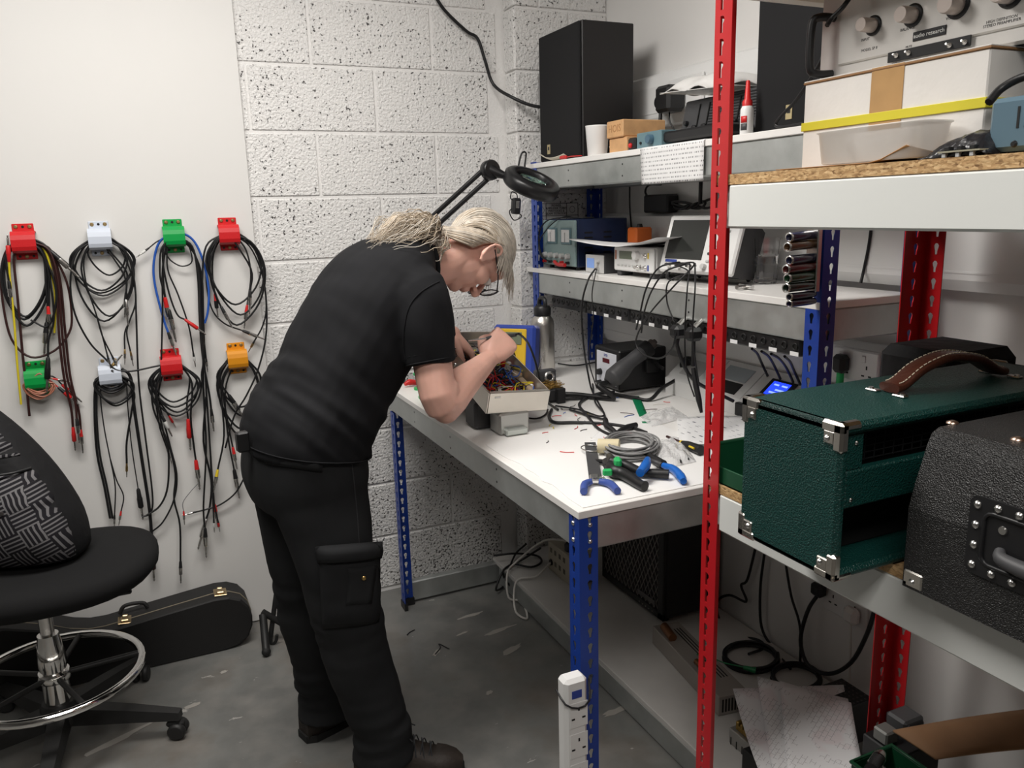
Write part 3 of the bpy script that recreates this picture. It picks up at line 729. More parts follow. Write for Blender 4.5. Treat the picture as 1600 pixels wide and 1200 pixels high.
# hair drawn back from behind the ears over the nape to the tie
NA = [Vector(p) for p in ((.0, .074, .066), (-.014, .083, .040), (-.028, .082, .012), (-.034, .074, -.018), (-.032, .064, -.045))]
def nape(u, v, s, lift=0):
    i = min(int(u*(len(NA)-1)), len(NA)-2); f = u*(len(NA)-1)-i; a = NA[i].lerp(NA[i+1], f); a = Vector((a.x, a.y*s, a.z))
    e = Vector((TIE.x+.012*(u-.5), s*.010, TIE.z-.012*(u-.5))); m = a.lerp(e, .5)+Vector((-.045+.055*u, s*.030, .006*(1-u)))
    p = a*(1-v)**2+m*(2*v*(1-v))+e*v*v; return HM @ (p+Vector((-.3, s, 0)).normalized()*lift)
for s in (-1, 1):
    hb = B(); hb.sheet(lambda u, v: nape(u, v, s), 18, 14, .004); obj('nape_hair', hb, M_HAIR, person, True)
    for j in range(330):
        u = random.random(); k = random.uniform(.0015, .006); du = random.gauss(0, .05)
        (st if random.random() < .65 else stw).tube([nape(min(1, max(0, u+du*math.sin(3*v))), v, s, k) for v in [i/8 for i in range(9)]], [.0005, .0012, .0012, .0008], 4, sub=1, cap=False)
# loose strands that fall in front of the temple and the forehead
for j in range(150):
    s = -1 if random.random() < .75 else 1
    t = random.random(); p0 = scal(Vector((.070-.075*t, s*(.035+.045*t), .075-.045*t))+Vector((random.gauss(0, .006), random.gauss(0, .006), random.gauss(0, .006))), 1.05)
    a = HM @ p0; fx_ = HX*random.uniform(.2, .5)+HZ*random.uniform(-.15, .25)
    L = random.uniform(.035, .085)*(1.15-.45*t)
    P = [a-fx_*.03, a, a+fx_*L*.45-Z*L*.25, a+fx_*L*.55-Z*L*.85-PF*L*.25*(t+.2)]
    stw.tube(P, [.0008, .0016, .0013, .0005], 4, sub=4, cap=False)
TW = HM @ TIE
PT = [TW, pp(655, 352, 0), pp(620, 362, -.01), pp(585, 385, -.02)]
for j in range(950):
    ox, oy, oz = random.gauss(0, .4), random.gauss(0, .4), random.gauss(0, .4)
    full = random.random()
    E_ = pp(random.uniform(572, 640), random.uniform(372, 402), -.02+oy*.05) if full < .75 else pp(random.uniform(640, 676), random.uniform(395, 420), -.05)
    m1 = TW.lerp(E_, .3)+Z*random.uniform(-.005, .055)+PL*oy*.07; m2 = TW.lerp(E_, .66)+Z*(random.uniform(-.012, .062))+PL*oy*.09
    if full >= .75: m1 -= Z*.02; m2 -= Z*.02
    C = catmull([TW+Vector((ox, oy, oz))*.012, m1, m2, E_], 8); ph = random.random()*6.3; am = random.uniform(.002, .006)
    C = [c+PL*(am*math.sin(ph+i*1.1))*(i/len(C))+Z*(am*math.cos(ph*1.7+i*1.25))*(i/len(C)) for i, c in enumerate(C)]
    (st if random.random() < .6 else stw).tube(C, [.0008, .0012, .0011, .0004], 4, sub=1, cap=False)
o1 = obj('hair_strands', st, M_HAIR, person, True); o1['kind'] = 'stuff'; o2 = obj('silver_strands', stw, M_HAIRW, person, True); o2['kind'] = 'stuff'
pc = B(); pc.tube([TW, TW.lerp(PT[1], .7)+Z*.006, PT[2]+Z*.006, pp(600, 382, -.015)], [.016, .030, .036, .018], 12, sub=5); obj('ponytail', pc, M_HAIR, person, True)
tb = B(); tb.tube([TW+HZ*.0+Vector((0, 0, 0))+PL*(.017*math.cos(a))+(Z*.6+PF*.3).normalized()*(.017*math.sin(a)) for a in [2*math.pi*k/10 for k in range(10)]], .004, 6, closed=True, sub=1); obj('hair_tie', tb, M_BLKP, person, True)
# ================================================================== hooks and cables on the white board
HOOKS = {1: (-2.094, 1.469), 2: (-1.880, 1.470), 3: (-1.657, 1.470), 4: (-1.481, 1.470), 5: (-2.117, 1.031), 6: (-1.904, 1.021), 7: (-1.713, 1.032), 8: (-1.495, 1.033)}
M_HK = {'red': mat('red_printed_plastic', (.60, .012, .016), .45, bump=.05, bs=200), 'green': mat('green_printed_plastic', (.0, .33, .06), .45), 'white': mat('pale_printed_plastic', (.62, .67, .76), .45), 'orange': mat('orange_printed_plastic', (.72, .28, .01), .45)}
M_SCREW = mat('screw_brass', (.45, .32, .15), .4, .9)
M_STEEL = mat('bright_steel', (.72, .71, .69), .25, 1)
HL = {1: ('red', 'red plastic cable hook at the top left of the white board'), 2: ('white', 'pale white plastic cable hook in the top row'), 3: ('green', 'green plastic cable hook in the top row holding the blue cable'),
      4: ('red', 'red plastic cable hook beside the block wall, top row'), 5: ('green', 'green plastic cable hook in the lower row with the pink coil'), 6: ('white', 'pale white plastic cable hook in the lower row'),
      7: ('red', 'red plastic cable hook in the lower row'), 8: ('orange', 'orange plastic cable hook in the lower row')}
for k, (hx, hz) in HOOKS.items():
    cn, lb = HL[k]; m = M_HK[cn]
    t = thing('cable_hook', lb, 'hook', (hx, -.014, hz), group='plastic cable hooks on the board')
    b = B(); b.box((0, -.002, -.001), (.060, .004, .112), bev=.0018); obj('back_plate', b, m, t)
    prof = [(0, .030), (-.022, .032), (-.034, .029), (-.042, .020), (-.046, .006), (-.046, -.016), (-.042, -.028), (-.032, -.035), (-.010, -.037)]
    inn = [(y*.9+.0, z-.0045 if i < 5 else z+.003) for i, (y, z) in enumerate(prof)]
    poly = prof+inn[::-1]; b = B(); w_ = .036
    b.loft([[(x, p[0], p[1]) for p in poly] for x in (-w_+.002, w_-.002)], smooth=False); obj('band', b, m, t)
    for x, z in ((-.019, .045), (.019, .045), (0, -.047)):
        b = B(); b.lathe([(.0062, 0), (.0062, .001), (.004, .0022)], 10, frame((x, -.0042, z), (0, -1, 0))); obj('screw', b, M_SCREW, t)
    for x, z in ((0, .045), (-.019, -.047), (.019, -.047)):
        b = B(); b.lathe([(.0042, 0), (.0042, .0005)], 8, frame((x, -.0042, z), (0, -1, 0))); obj('screw_hole', b, M_BLKP, t)
M_CBL = mat('black_cable', (.010, .010, .011), .42); M_CBR = mat('dark_brown_cable', (.035, .010, .009), .45); M_CYE = mat('yellow_cable', (.68, .55, .02), .45)
M_CBU = mat('blue_cable', (.02, .10, .45), .45); M_CPK = mat('pink_twin_cable', (.42, .17, .11), .4); M_CGR = mat('grey_cable', (.25, .25, .25), .5); M_CWH = mat('white_cable', (.72, .70, .66), .5)
M_PR = mat('red_plug_plastic', (.60, .02, .02), .4); M_PG = mat('green_clip_plastic', (.02, .22, .08), .4); M_PY = mat('yellow_plug_plastic', (.75, .55, .03), .4); M_PW = mat('white_plug_plastic', (.75, .75, .73), .4); M_PGD = mat('gold_plug', (.55, .38, .16), .3, 1)
PCOL = {'k': M_BLKP, 'r': M_PR, 's': M_STEEL, 'g': M_PG, 'y': M_PY, 'w': M_PW, 'o': M_PGD, 'b': M_CBR}
def plug(p, d, kind, parent):
    """kind: sleeve colour, body colour, size letter"""
    d = Vector(d).normalized(); p = Vector(p); F = frame(p-d*.004, d); s = {'S': .62, 'M': 1.0, 'L': 1.35}[kind[2]]
    b = B(); b.lathe([(.003*s, 0), (.0048*s, .004*s), (.0055*s, .018*s), (.0062*s, .026*s)], 10, F); a = obj('plug_sleeve', b, PCOL[kind[0]], parent, True)
    b = B(); b.lathe([(.0068*s, .026*s), (.0068*s, .050*s), (.0045*s, .053*s)], 12, F); obj('plug_body', b, PCOL[kind[1]], parent, True)
    b = B(); b.lathe([(.0032*s, .053*s), (.0032*s, .075*s), (.0018*s, .078*s), (.0032*s, .081*s), (.0008*s, .086*s)], 8, F); obj('plug_tip', b, M_STEEL, parent, True)
NC = [0]
def cable(label, pix, r=.0033, m=None, ends=(None, None), hook=None, y=-.036, group='cables on the board'):
    """pix: photo points of the run along the board; y wanders a little so that runs lie over each other"""
    NC[0] += 1; k = NC[0]; y0 = y-.0055*(k % 4); P = []
    for i, q in enumerate(pix):
        yy = q[2] if len(q) > 2 else y0+.004*math.sin(k*2.1+i*1.3)
        P.append(at(q[0], q[1], y=yy))
    c = thing('cable', label, 'cable', P[0], group=group)
    b = B(); b.tube(P, r, 6, sub=5); obj('cord', b, m or M_CBL, c, True)
    if ends[0]: plug(P[0], P[0]-P[1], ends[0], c)
    if ends[1]: plug(P[-1], P[-1]-P[-2], ends[1], c)
    return c
def loops(hk, specs, n=8):
    """hanging turns over a hook: (left px, right px, drop px, skew px)"""
    hx, hy = hk; out = []
    for i, (wl, wr, h, sk) in enumerate(specs):
        out += [(hx+random.uniform(-7, 7), hy-2+random.uniform(-5, 5)), (hx-wl*.62, hy+6+.04*h), (hx-wl, hy+.38*h), (hx-wl*.72+sk*.5, hy+.76*h), (hx+sk, hy+h), (hx+wr*.72+sk*.5, hy+.76*h), (hx+wr, hy+.38*h), (hx+wr*.62, hy+6+.04*h)]
    out.append((hx+random.uniform(-5, 5), hy-3)); return out
h1, h2, h3, h4, h5, h6, h7, h8 = (40, 377), (157, 374), (271, 370), (356, 366), (58, 590), (173, 582), (267, 570), (369, 560)
cable('thick black cable coiled in wide loops on the far left red hook', loops(h1, [(38, 36, 122, -2), (34, 38, 132, 2), (36, 34, 118, 0)])+[(72, 410), (76, 470), (73, 505)], .0042, ends=(None, 'ksL'))
cable('black cable on the far left red hook with a red and silver plug', [(14, 440), (10, 400), (30, 376), (50, 378), (68, 400), (72, 450), (75, 480)], .0036, ends=('ksM', 'rsM'))
cable('yellow cable running down inside the far left loops', [(14, 408), (16, 440), (22, 500), (27, 570), (33, 632)], .0036, M_CYE, ends=('rrM', None))
cable('yellow cable on the right of the far left hook', [(45, 372), (62, 382), (74, 400), (83, 440), (87, 480), (85, 520)], .0036, M_CYE)
cable('dark brown lead hanging in a big loop under the far left red hook', [(45, 378), (15, 385), (2, 420), (4, 470), (18, 530), (48, 558), (85, 548), (108, 520), (112, 490), (104, 440), (80, 395), (50, 376)], .0036, M_CBR)
for i, (ex, ey) in enumerate(((114, 668), (120, 655), (126, 672))):
    cable(('dark brown test lead with red tip, left of its bunch of three', 'dark brown test lead with silver tip, middle of its bunch of three', 'dark brown test lead, right of its bunch of three')[i],
          [(48+i*3, 378), (74+i*3, 392), (88+i*3, 440), (92+i*5, 520), (100+i*5, 590), (ex-3, ey-30), (ex, ey)], .0040, M_CBR, ends=(None, ('rrM', 'ksM', 'rsM')[i]))
cable('dark brown lead hanging straight down behind the green lower hook', [(36, 380), (22, 400), (28, 470), (36, 560), (42, 610), (46, 650)], .0040, M_CBR, ends=(None, None))
cable('black jack lead with a silver plug pointing out beside the far left hook', [(48, 500), (75, 510), (88, 470), (82, 430), (66, 398), (52, 376), (66, 380), (80, 393)], .0034, ends=(None, 'ksL'))
cable('black cable with moulded connector hanging above the green lower hook', [(40, 376), (66, 395), (80, 450), (84, 500), (76, 530), (75, 560)], .0034, ends=(None, 'kkL'))
# hook 2
cable('thin black cable coiled on the pale top hook in wide round loops', loops(h2, [(46, 52, 88, 4), (40, 50, 128, 6), (48, 54, 84, 0)])+[(195, 420), (198, 440), (197, 458)], .0031, ends=(None, 'ksM'))
cable('black cable in narrow loops on the pale top hook', loops(h2, [(20, 38, 56, 14), (30, 52, 120, 14), (44, 42, 80, 2)])+[(194, 430), (197, 470)], .0031, ends=(None, 'ssM'))
for i, (ex, ey) in enumerate(((168, 556), (175, 556))):
    cable('black audio lead ending in small plugs above the pale lower hook, '+('left' if i == 0 else 'right')+' of the pair', [(150, 376), (132, 400), (134, 440), (150, 490), (160, 525), (ex, ey)], .0027, ends=(None, 'ksS'))
for i, (ex, ey) in enumerate(((195, 547), (204, 550))):
    cable('black audio lead with gold plug hanging under the pale top hook, '+('left' if i == 0 else 'right')+' of the pair', [(160, 374), (185, 385), (206, 430), (212, 470), (203, 500), (195+i*3, 520), (ex, ey)], .0026, ends=(None, 'osS'))
cable('long black cable falling from the pale top hook down past the chair', [(165, 376), (196, 392), (210, 440), (213, 500), (217, 600), (228, 690), (238, 770), (236, 800), (222, 808)], .0031)
cable('black cable sweeping in a wide curve from the pale top hook to the lower one', [(150, 374), (120, 395), (110, 440), (117, 490), (140, 535), (166, 562), (180, 577), (205, 580), (245, 572), (270, 568)], .0031)
# hook 3
cable('blue cable looped over the green top hook', [(263, 520), (256, 500), (243, 450), (240, 415), (247, 382), (262, 369), (285, 365), (304, 378), (318, 410), (326, 450), (325, 485), (320, 505)], .0040, M_CBU, ends=('ksM', None))
cable('black usb lead sticking out to the left of the green hook', [(232, 388), (248, 376), (268, 370), (292, 380), (300, 408), (285, 416), (268, 408), (258, 395)], .0024, ends=('kwS', None))
cable('black lead with red connector hanging left under the green hook', [(268, 370), (252, 390), (250, 430), (256, 455), (258, 466)], .0034, ends=(None, 'rsL'))
cable('black lead with red plug pointing right under the green hook', [(262, 370), (254, 400), (262, 450), (276, 490), (290, 500)], .0031, ends=(None, 'rrM'))
cable('black lead with long silver plug under the green hook', [(266, 372), (256, 402), (256, 450), (264, 485)], .0034, ends=(None, 'ksL'))
cable('black lead from the green hook ending in two small pins', [(262, 372), (262, 420), (278, 460), (295, 510), (302, 552)], .0027, ends=(None, 'kwS'))
for i in range(4):
    e = [(330, 640), (318, 610), (336, 790), (322, 560)][i]
    cable(('black cable from the green hook to a red jack near the orange hook', 'black cable bunched right of the green hook, shortest of four', 'black cable bunched right of the green hook, longest of four', 'thin black cable bunched right of the green hook')[i],
          [(276, 370), (300, 385+2*i), (309+i*2, 430), (312+i*2, 500), (317+i, 560), (e[0]-3, e[1]-24), e], .0036-.0002*i, ends=(None, ('ksM', None, 'rsM', 'ksS')[i]))
cable('straight black cable crossing behind the lower red hook', [(262, 374), (254, 420), (254, 480), (252, 560), (250, 600)], .003)
# hook 4
cable('black cable in wide loops on the red hook beside the block wall', loops(h4, [(28, 58, 142, 14), (34, 52, 110, 12), (30, 55, 126, 20)])+[(392, 420), (391, 455)], .0034, ends=(None, 'ksM'))
cable('black lead ending in a silver bayonet plug below the red top hook', [(350, 366), (330, 385), (322, 430), (330, 480), (350, 505), (380, 517)], .0028, ends=(None, 'ksM'))
cable('black lead with a gold end hanging at the edge of the board', [(362, 366), (390, 385), (410, 430), (416, 480), (410, 510), (398, 532)], .0028, ends=(None, 'koS'))
cable('black lead with red banded silver plug in the right red loops', [(365, 366), (384, 390), (392, 430), (386, 478)], .0030, ends=(None, 'rsM'))
cable('black lead with two pale clips on the right red hook', [(350, 366), (330, 390), (328, 430), (338, 465), (346, 480)], .0030, ends=(None, 'ksM'))
cable('black lead with red banded plug, left side of the right red loops', [(348, 367), (334, 395), (332, 430), (336, 460)], .0030, ends=(None, 'rkM'))
cable('long black cable from the right red hook to a silver plug low on the board', [(348, 366), (322, 385), (316, 440), (317, 520), (318, 610), (322, 700), (318, 790), (320, 826)], .0034, ends=(None, 'ksL'))
cable('black cable curling from the right red hook behind the orange hook', [(364, 366), (398, 390), (414, 450), (416, 520), (404, 575), (385, 618), (366, 650), (352, 700)], .0032)
# hook 5
cable('pink and brown twin wire wound in a small coil on the green lower hook', loops(h5, [(20, 24, 26, 3), (22, 28, 32, 4), (18, 22, 22, 2), (20, 27, 30, 8), (22, 24, 34, 2), (19, 26, 24, 6)])+[(84, 592)], .0026, M_CPK, ends=(None, 'rsS'))
cable('short red and black clip lead beside the green lower hook', [(66, 588), (80, 596), (92, 606)], .0024, M_PR, ends=(None, 'krM'))
cable('short black clip lead reaching right from the green lower hook', [(66, 592), (82, 588), (98, 602)], .0024, ends=(None, 'rsM'))
# hook 6
cable('black cable wound tightly under the pale lower hook', loops(h6, [(20, 22, 24, 0), (22, 24, 28, 1), (18, 20, 20, 0), (24, 26, 32, 0)]), .0036)
cable('black cable in a round loop on the pale lower hook', loops(h6, [(22, 36, 52, 8), (26, 34, 48, 6)])+[(208, 610), (206, 640), (198, 690), (198, 724)], .0034, ends=(None, 'ooS'))
cable('long black cable hanging left of the pale lower hook, outer of two', [(165, 582), (150, 598), (148, 650), (152, 710), (163, 760), (172, 810)], .0040)
cable('long black cable hanging left of the pale lower hook, inner of two', [(167, 583), (153, 600), (151, 650), (156, 710), (167, 760), (176, 810)], .0036, ends=('ooM', None))
cable('thin black splitter lead with two ends, lower left of the board', [(160, 584), (157, 620), (163, 670), (172, 716), (180, 760), (179, 806)], .0022, ends=(None, 'ksS'))
cable('thin black splitter branch with a red plug', [(172, 716), (182, 750), (193, 775), (189, 800)], .0022, ends=(None, 'rsS'))
cable('thin black lead ending in a round black disc above the green clip', [(198, 600), (200, 640), (206, 700), (216, 765)], .0020, ends=(None, 'kkL'))
cable('thick straight black lead ending in a dark red tip below the seat edge', [(190, 576), (204, 590), (210, 640), (222, 720), (234, 800), (238, 862)], .0058, ends=(None, 'bbL'))
# hook 7
cable('black cable in many loops on the lower red hook', loops(h7, [(33, 45, 66, 6), (30, 42, 74, 10), (35, 47, 80, 8), (28, 40, 58, 4)]), .0034)
cable('black audio lead with white band from the lower red hook', [(262, 570), (240, 590), (238, 620), (248, 640), (253, 650)], .0030, ends=(None, 'kwM'))
cable('black audio lead with red band from the lower red hook', [(260, 572), (246, 590), (246, 620), (258, 640), (264, 650)], .0030, ends=(None, 'rrS'))
cable('black lead with red clip, right of the lower red hook', [(280, 572), (296, 590), (292, 630), (294, 656)], .0030, ends=(None, 'rrL'))
cable('long black jack lead, the lowest hanging one right of the chair', [(262, 572), (240, 600), (240, 640), (262, 690), (274, 740), (272, 780), (281, 820), (282, 878)], .0034, ends=(None, 'ksM'))
cable('black cable crossing in a long curve to the seat edge', [(256, 574), (244, 610), (254, 670), (263, 705), (262, 760), (250, 790), (228, 806)], .0034)
cable('second black cable crossing low to the seat edge', [(258, 574), (248, 620), (264, 690), (276, 740), (272, 780), (255, 815), (236, 832)], .0030)
cable('black lead with silver plug in the middle of the lower loops', [(264, 572), (244, 600), (248, 660), (262, 704)], .0028, ends=(None, 'ksS'))
cable('black lead with red and silver plug low between the hooks', [(284, 572), (300, 600), (298, 650), (302, 690), (306, 720)], .0034, ends=(None, 'rsL'))
cable('thin grey lead with two tiny red spade ends', [(310, 755), (298, 768), (286, 785), (287, 800)], .0016, M_CGR, ends=(None, 'rsS'))
# hook 8
cable('black cable in tight loops on the orange hook, half behind the person', loops(h8, [(30, 34, 110, 8), (26, 40, 90, 10), (28, 36, 120, 6), (30, 38, 76, 8)]), .0036)
cable('black lead with a fat silver connector below the orange hook', [(362, 560), (345, 580), (346, 600), (358, 618)], .0034, ends=(None, 'ksL'))
cable('black lead with yellow and red plug beside the trousers', [(366, 562), (348, 600), (356, 660), (364, 700)], .0030, ends=(None, 'rsM'))
cable('black lead with yellow plug low on the board', [(364, 562), (346, 600), (350, 680), (340, 735)], .0032, ends=(None, 'ysM'))
cable('black lead with silver plug beside the trousers', [(368, 562), (352, 610), (356, 680), (366, 735)], .0030, ends=(None, 'ksL'))
cable('black cable swinging low to a thin plug pointing left', [(384, 742), (368, 770), (345, 788), (322, 796), (306, 800)], .0030, ends=(None, 'ksS'))
for i in range(2):
    cable('black audio lead with '+('white' if i == 0 else 'red')+' banded plug, lowest right of the board', [(324, 640), (328, 700), (332, 770), (334+6*i, 812)], .0026, ends=(None, 'kwS' if i == 0 else 'krS'))
cable('black lead ending in a big silver barrel low on the board', [(322, 620), (318, 690), (330, 750), (328, 790), (322, 812)], .0036, ends=(None, 'ssL'))
# ================================================================== stool, bag, guitar case, stand
M_FAB = mat('black_seat_fabric', (.013, .013, .0135), .9, bump=.35, bs=900, bd=.001, sheen=.0, spec=.2); M_CHR = mat('chrome', (.80, .79, .77), .10, 1); M_BPL = mat('worn_black_plastic', (.018, .018, .018), .5, var=.2, vs=15)
SX, SY = -2.135, -.505
ch = thing('draughting_stool', 'black padded swivel stool with chrome foot ring on castors', 'stool', (SX, SY, 0))
b = B(); R = []
ox, oy = .035, -.02
for z, k in ((.500, .30), (.503, .55), (.512, .78), (.530, .93), (.552, .995), (.572, 1.0), (.588, .975), (.598, .92), (.602, .80), (.600, .5), (.597, .2)):
    R.append([(ox+k*.285*math.copysign(abs(math.cos(a))**.82, math.cos(a)), oy+k*.245*math.copysign(abs(math.sin(a))**.82, math.sin(a)), z+.012*math.cos(a*2)*k*k-.010*(k*math.cos(a))**2) for a in [2*math.pi*i/36 for i in range(36)]])
b.loft(R); seat = obj('seat', b, M_FAB, ch)
b = B(); b.box((0, 0, .488), (.17, .14, .03), bev=.008); obj('seat_plate', b, M_BPL, ch)
b = B(); b.tube([(.04, -.02, .482), (.15, -.04, .478), (.205, -.06, .470)], .006, 8); b.box((.215, -.062, .468), (.04, .018, .012), bev=.004); obj('height_lever', b, M_BPL, ch)
b = B(); b.cyl((0, 0, .30), (0, 0, .485), .019, n=20); obj('piston', b, M_STEEL, ch)
b = B(); b.lathe([(.036, .12), (.036, .26), (.038, .265), (.038, .29), (.030, .345), (.028, .36)], 24); obj('column', b, M_CHR, ch)
b = B(); b.lathe([(.041, .215), (.044, .22), (.044, .238), (.041, .243)], 24); obj('ring_clamp', b, M_CHR, ch)
RR = .235
b = B(); b.tube([(RR*math.cos(2*math.pi*k/48), RR*math.sin(2*math.pi*k/48), .228) for k in range(48)], .0125, 12, closed=True, sub=1); fr = obj('foot_ring', b, M_CHR, ch)
for k in range(5):
    a = math.radians(5+72*k); b = B(); b.cyl((.04*math.cos(a), .04*math.sin(a), .228), ((RR-.008)*math.cos(a), (RR-.008)*math.sin(a), .228), .008, n=10); obj('ring_spoke', b, M_BPL, fr)
b = B(); b.lathe([(.050, .075), (.056, .085), (.052, .13), (.044, .145)], 20); obj('hub', b, M_BPL, ch)
for k in range(5):
    a = math.radians(-21+72*k); A = RZ(math.degrees(a)); b = B(A); RB = .345
    b.loft([[(x, -w_, z0), (x, w_, z0), (x, w_*.8, z1), (x, -w_*.8, z1)] for x, w_, z0, z1 in ((.035, .030, .075, .128), (.20, .024, .070, .108), (RB, .017, .062, .086))], smooth=False)
    leg = obj('base_leg', b, M_BPL, ch)
    b = B(A); b.cyl((RB-.01, 0, .045), (RB-.01, 0, .072), .010, n=12); b.box((RB-.018, 0, .046), (.05, .028, .018), bev=.006)
    cs = obj('castor_fork', b, M_BPL, leg)
    b = B(A @ T(RB-.012, 0, .0262) @ RZ(25*k))
    for s in (-1, 1): b.lathe([(.012, .006), (.025, .0075), (.026, .012), (.026, .022), (.020, .026)], 18, RX(90*s))
    cw = obj('castor_wheel', b, M_BPL, leg)
# backpack
def m_weave():
    m, nt, b, co = newmat('striped_weave_fabric', .85)
    mp = nt.nodes.new('ShaderNodeMapping'); mp.inputs['Rotation'].default_value = (0, math.radians(20), 0); nt.links.new(co, mp.inputs[0])
    sx = nt.nodes.new('ShaderNodeSeparateXYZ'); nt.links.new(mp.outputs[0], sx.inputs[0])
    def wv(o, f): return math_(nt, 'GREATER_THAN', math_(nt, 'SINE', math_(nt, 'MULTIPLY', o, f)), .35)
    def sq(o): return math_(nt, 'GREATER_THAN', math_(nt, 'SINE', math_(nt, 'MULTIPLY', o, 62.0)), 0.0)
    a = wv(sx.outputs[0], 560.0); c = wv(sx.outputs[2], 560.0)
    chk = math_(nt, 'ABSOLUTE', math_(nt, 'SUBTRACT', sq(sx.outputs[0]), sq(sx.outputs[2])))
    s = math_(nt, 'ADD', math_(nt, 'MULTIPLY', a, chk), math_(nt, 'MULTIPLY', c, math_(nt, 'SUBTRACT', 1.0, chk)))
    nt.links.new(mixc(nt, s, (.014, .013, .016), (.17, .165, .17)), b.inputs['Base Color']); b.inputs['Specular IOR Level'].default_value = .2
    bump_(nt, b, s, .3, .002); return m
M_WEAVE = m_weave(); M_NYL = mat('black_nylon', (.011, .011, .012), .7, bump=.4, bs=25, bd=.012, spec=.25)
bp = thing('backpack', 'black backpack with grey striped weave front pocket on the stool', 'backpack', M=T(-2.16, -.50, .598) @ RZ(-18))
def rsec(cx, cy, w_, d, z, n=28, e=3.2):
    return [(cx+w_*math.copysign(abs(math.cos(a))**(2/e), math.cos(a)), cy+d*math.copysign(abs(math.sin(a))**(2/e), math.sin(a)), z) for a in [2*math.pi*k/n for k in range(n)]]
b = B(); secs = [(0, 0, .15, .075, .004), (.0, 0, .172, .095, .03), (-.012, 0, .176, .104, .12), (-.045, .005, .167, .102, .22), (-.085, .012, .152, .092, .31), (-.125, .02, .128, .076, .39), (-.155, .03, .092, .056, .45), (-.175, .035, .05, .03, .48)]
C = catmull([Vector((s[0], s[1], s[4])) for s in secs], 3); K = catmull([Vector((s[2], s[3], 0)) for s in secs], 3)
b.loft([rsec(c.x, c.y, k.x, k.y, c.z) for c, k in zip(C, K)]); obj('bag_body', b, M_NYL, bp)
def front(u, v, x0, x1, z0, z1, bul, lift):
    z = z0+(z1-z0)*v; t = z/.405
    i = min(int(t*(len(C)-1)), len(C)-2); 
    j = min(range(len(C)), key=lambda q: abs(C[q].z-z)); c, k = C[j], K[j]
    x = c.x+(x0+(x1-x0)*u)*k.x; xr = abs((x-c.x)/k.x)
    yb = c.y-k.y*(max(0, 1-min(xr, 1)**3.2))**(1/3.2)
    e = (1-(2*u-1)**4)*(1-(2*v-1)**4)
    return (x, yb-lift-bul*e, z)
b = B(); b.sheet(lambda u, v: front(u, v, -.62, .93, .012, .275, .035, -.006), 20, 18, .008); obj('front_pocket', b, M_WEAVE, bp)
b = B(); b.sheet(lambda u, v: front(u, v, -.8, .92, .318, .378, .014, -.003), 16, 8, .006); obj('upper_pocket', b, M_WEAVE, bp)
b = B(); P = [front(u, .93, -.66, .95, .012, .30, .03, .004) for u in [i/10 for i in range(11)]]; b.tube(P, .004, 6); obj('zip', b, M_BLKP, bp)
b = B(); P = [front(u, 1, -.9, .95, .012, .405, .0, .006) for u in [i/10 for i in range(11)]]; b.tube(P, .004, 6); obj('top_zip', b, M_BLKP, bp)
b = B(); P = [front(u, 1, -.92, .97, .012, .45, .0, .005) for u in [i/10 for i in range(11)]]; b.tube(P, .003, 6); obj('top_seam', b, M_NYL, bp)
b = B(); q = Vector(front(.97, 1, -.9, .95, .012, .405, .0, .008)); b.tube([q, q+V(.012, -.006, -.02), q+V(.014, -.008, -.04)], .003, 6); obj('zip_pull', b, M_BLKP, bp)
b = B(); b.sheet(lambda u, v: front(u, v, -1.0, -.68, .008, .11, .04, -.004), 10, 10, .008); obj('side_pocket', b, M_NYL, bp)
b = B(); b.tube([(-.17, -.03, .10), (-.185, -.075, .085), (-.17, -.12, .04), (-.13, -.135, .02)], .008, 8); obj('strap', b, M_BLKP, bp)
b = B(); b.box((-.165, -.115, .05), (.022, .016, .05), bev=.005); obj('buckle', b, M_BLKP, bp)
b = B(); b.tube([(-.205, .04, .455), (-.195, .045, .505), (-.155, .045, .505), (-.145, .04, .455)], .009, 8); obj('grab_handle', b, M_BLKP, bp)
b = B()
b.box((0, 0, 0), (.030, .002, .011), T(*front(.60, .66, -.62, .93, .012, .275, .035, .000)), .0008); obj('logo_tab', b, mat('dark_tab_rubber', (.05, .045, .045), .5), bp)
# guitar case
M_TOLX = mat('black_tolex_case', (.0125, .012, .012), .62, bump=.5, bs=700, bd=.0015); M_LATCH = mat('old_brass_latch', (.50, .38, .22), .35, 1)
gc = thing('guitar_case', 'long black guitar case on its side against the white board', 'guitar case', (-1.9, -.12, 0))
prof = [(-1.645, .0), (-1.60, .008), (-1.565, .035), (-1.548, .075), (-1.546, .11), (-1.555, .15), (-1.578, .182), (-1.615, .20), (-1.66, .204), (-1.80, .19), (-1.93, .176), (-2.02, .166), (-2.07, .168), (-2.13, .185), (-2.20, .22), (-2.30, .255), (-2.42, .275), (-2.55, .27), (-2.68, .25), (-2.78, .20), (-2.82, .12), (-2.80, .05), (-2.74, .008), (-2.70, 0)]
L_ = ROOT[gc.name].inverted()
def gsec(y, k=1.0):
    cx = sum(p[0] for p in prof)/len(prof); return [Vector((p[0]+(0 if k == 1 else .006*(1 if p[0] < cx else -1)), y, .1+(p[1]-.1)*k)) for p in prof]
b = B(); b.loft([gsec(-.030, .95), gsec(-.036), gsec(-.120), gsec(-.121, .985), gsec(-.126, .985), gsec(-.127), gsec(-.172), gsec(-.178, .95)], smooth=False); obj('case_shell', b, M_TOLX, gc, True)
b = B(); b.tube([Vector((p[0], -.1235, .1+(p[1]-.1)*.998)) for p in prof], .0025, 6, closed=True, sub=1); obj('seam_bead', b, mat('tan_piping', (.20, .17, .12), .6), gc, True)
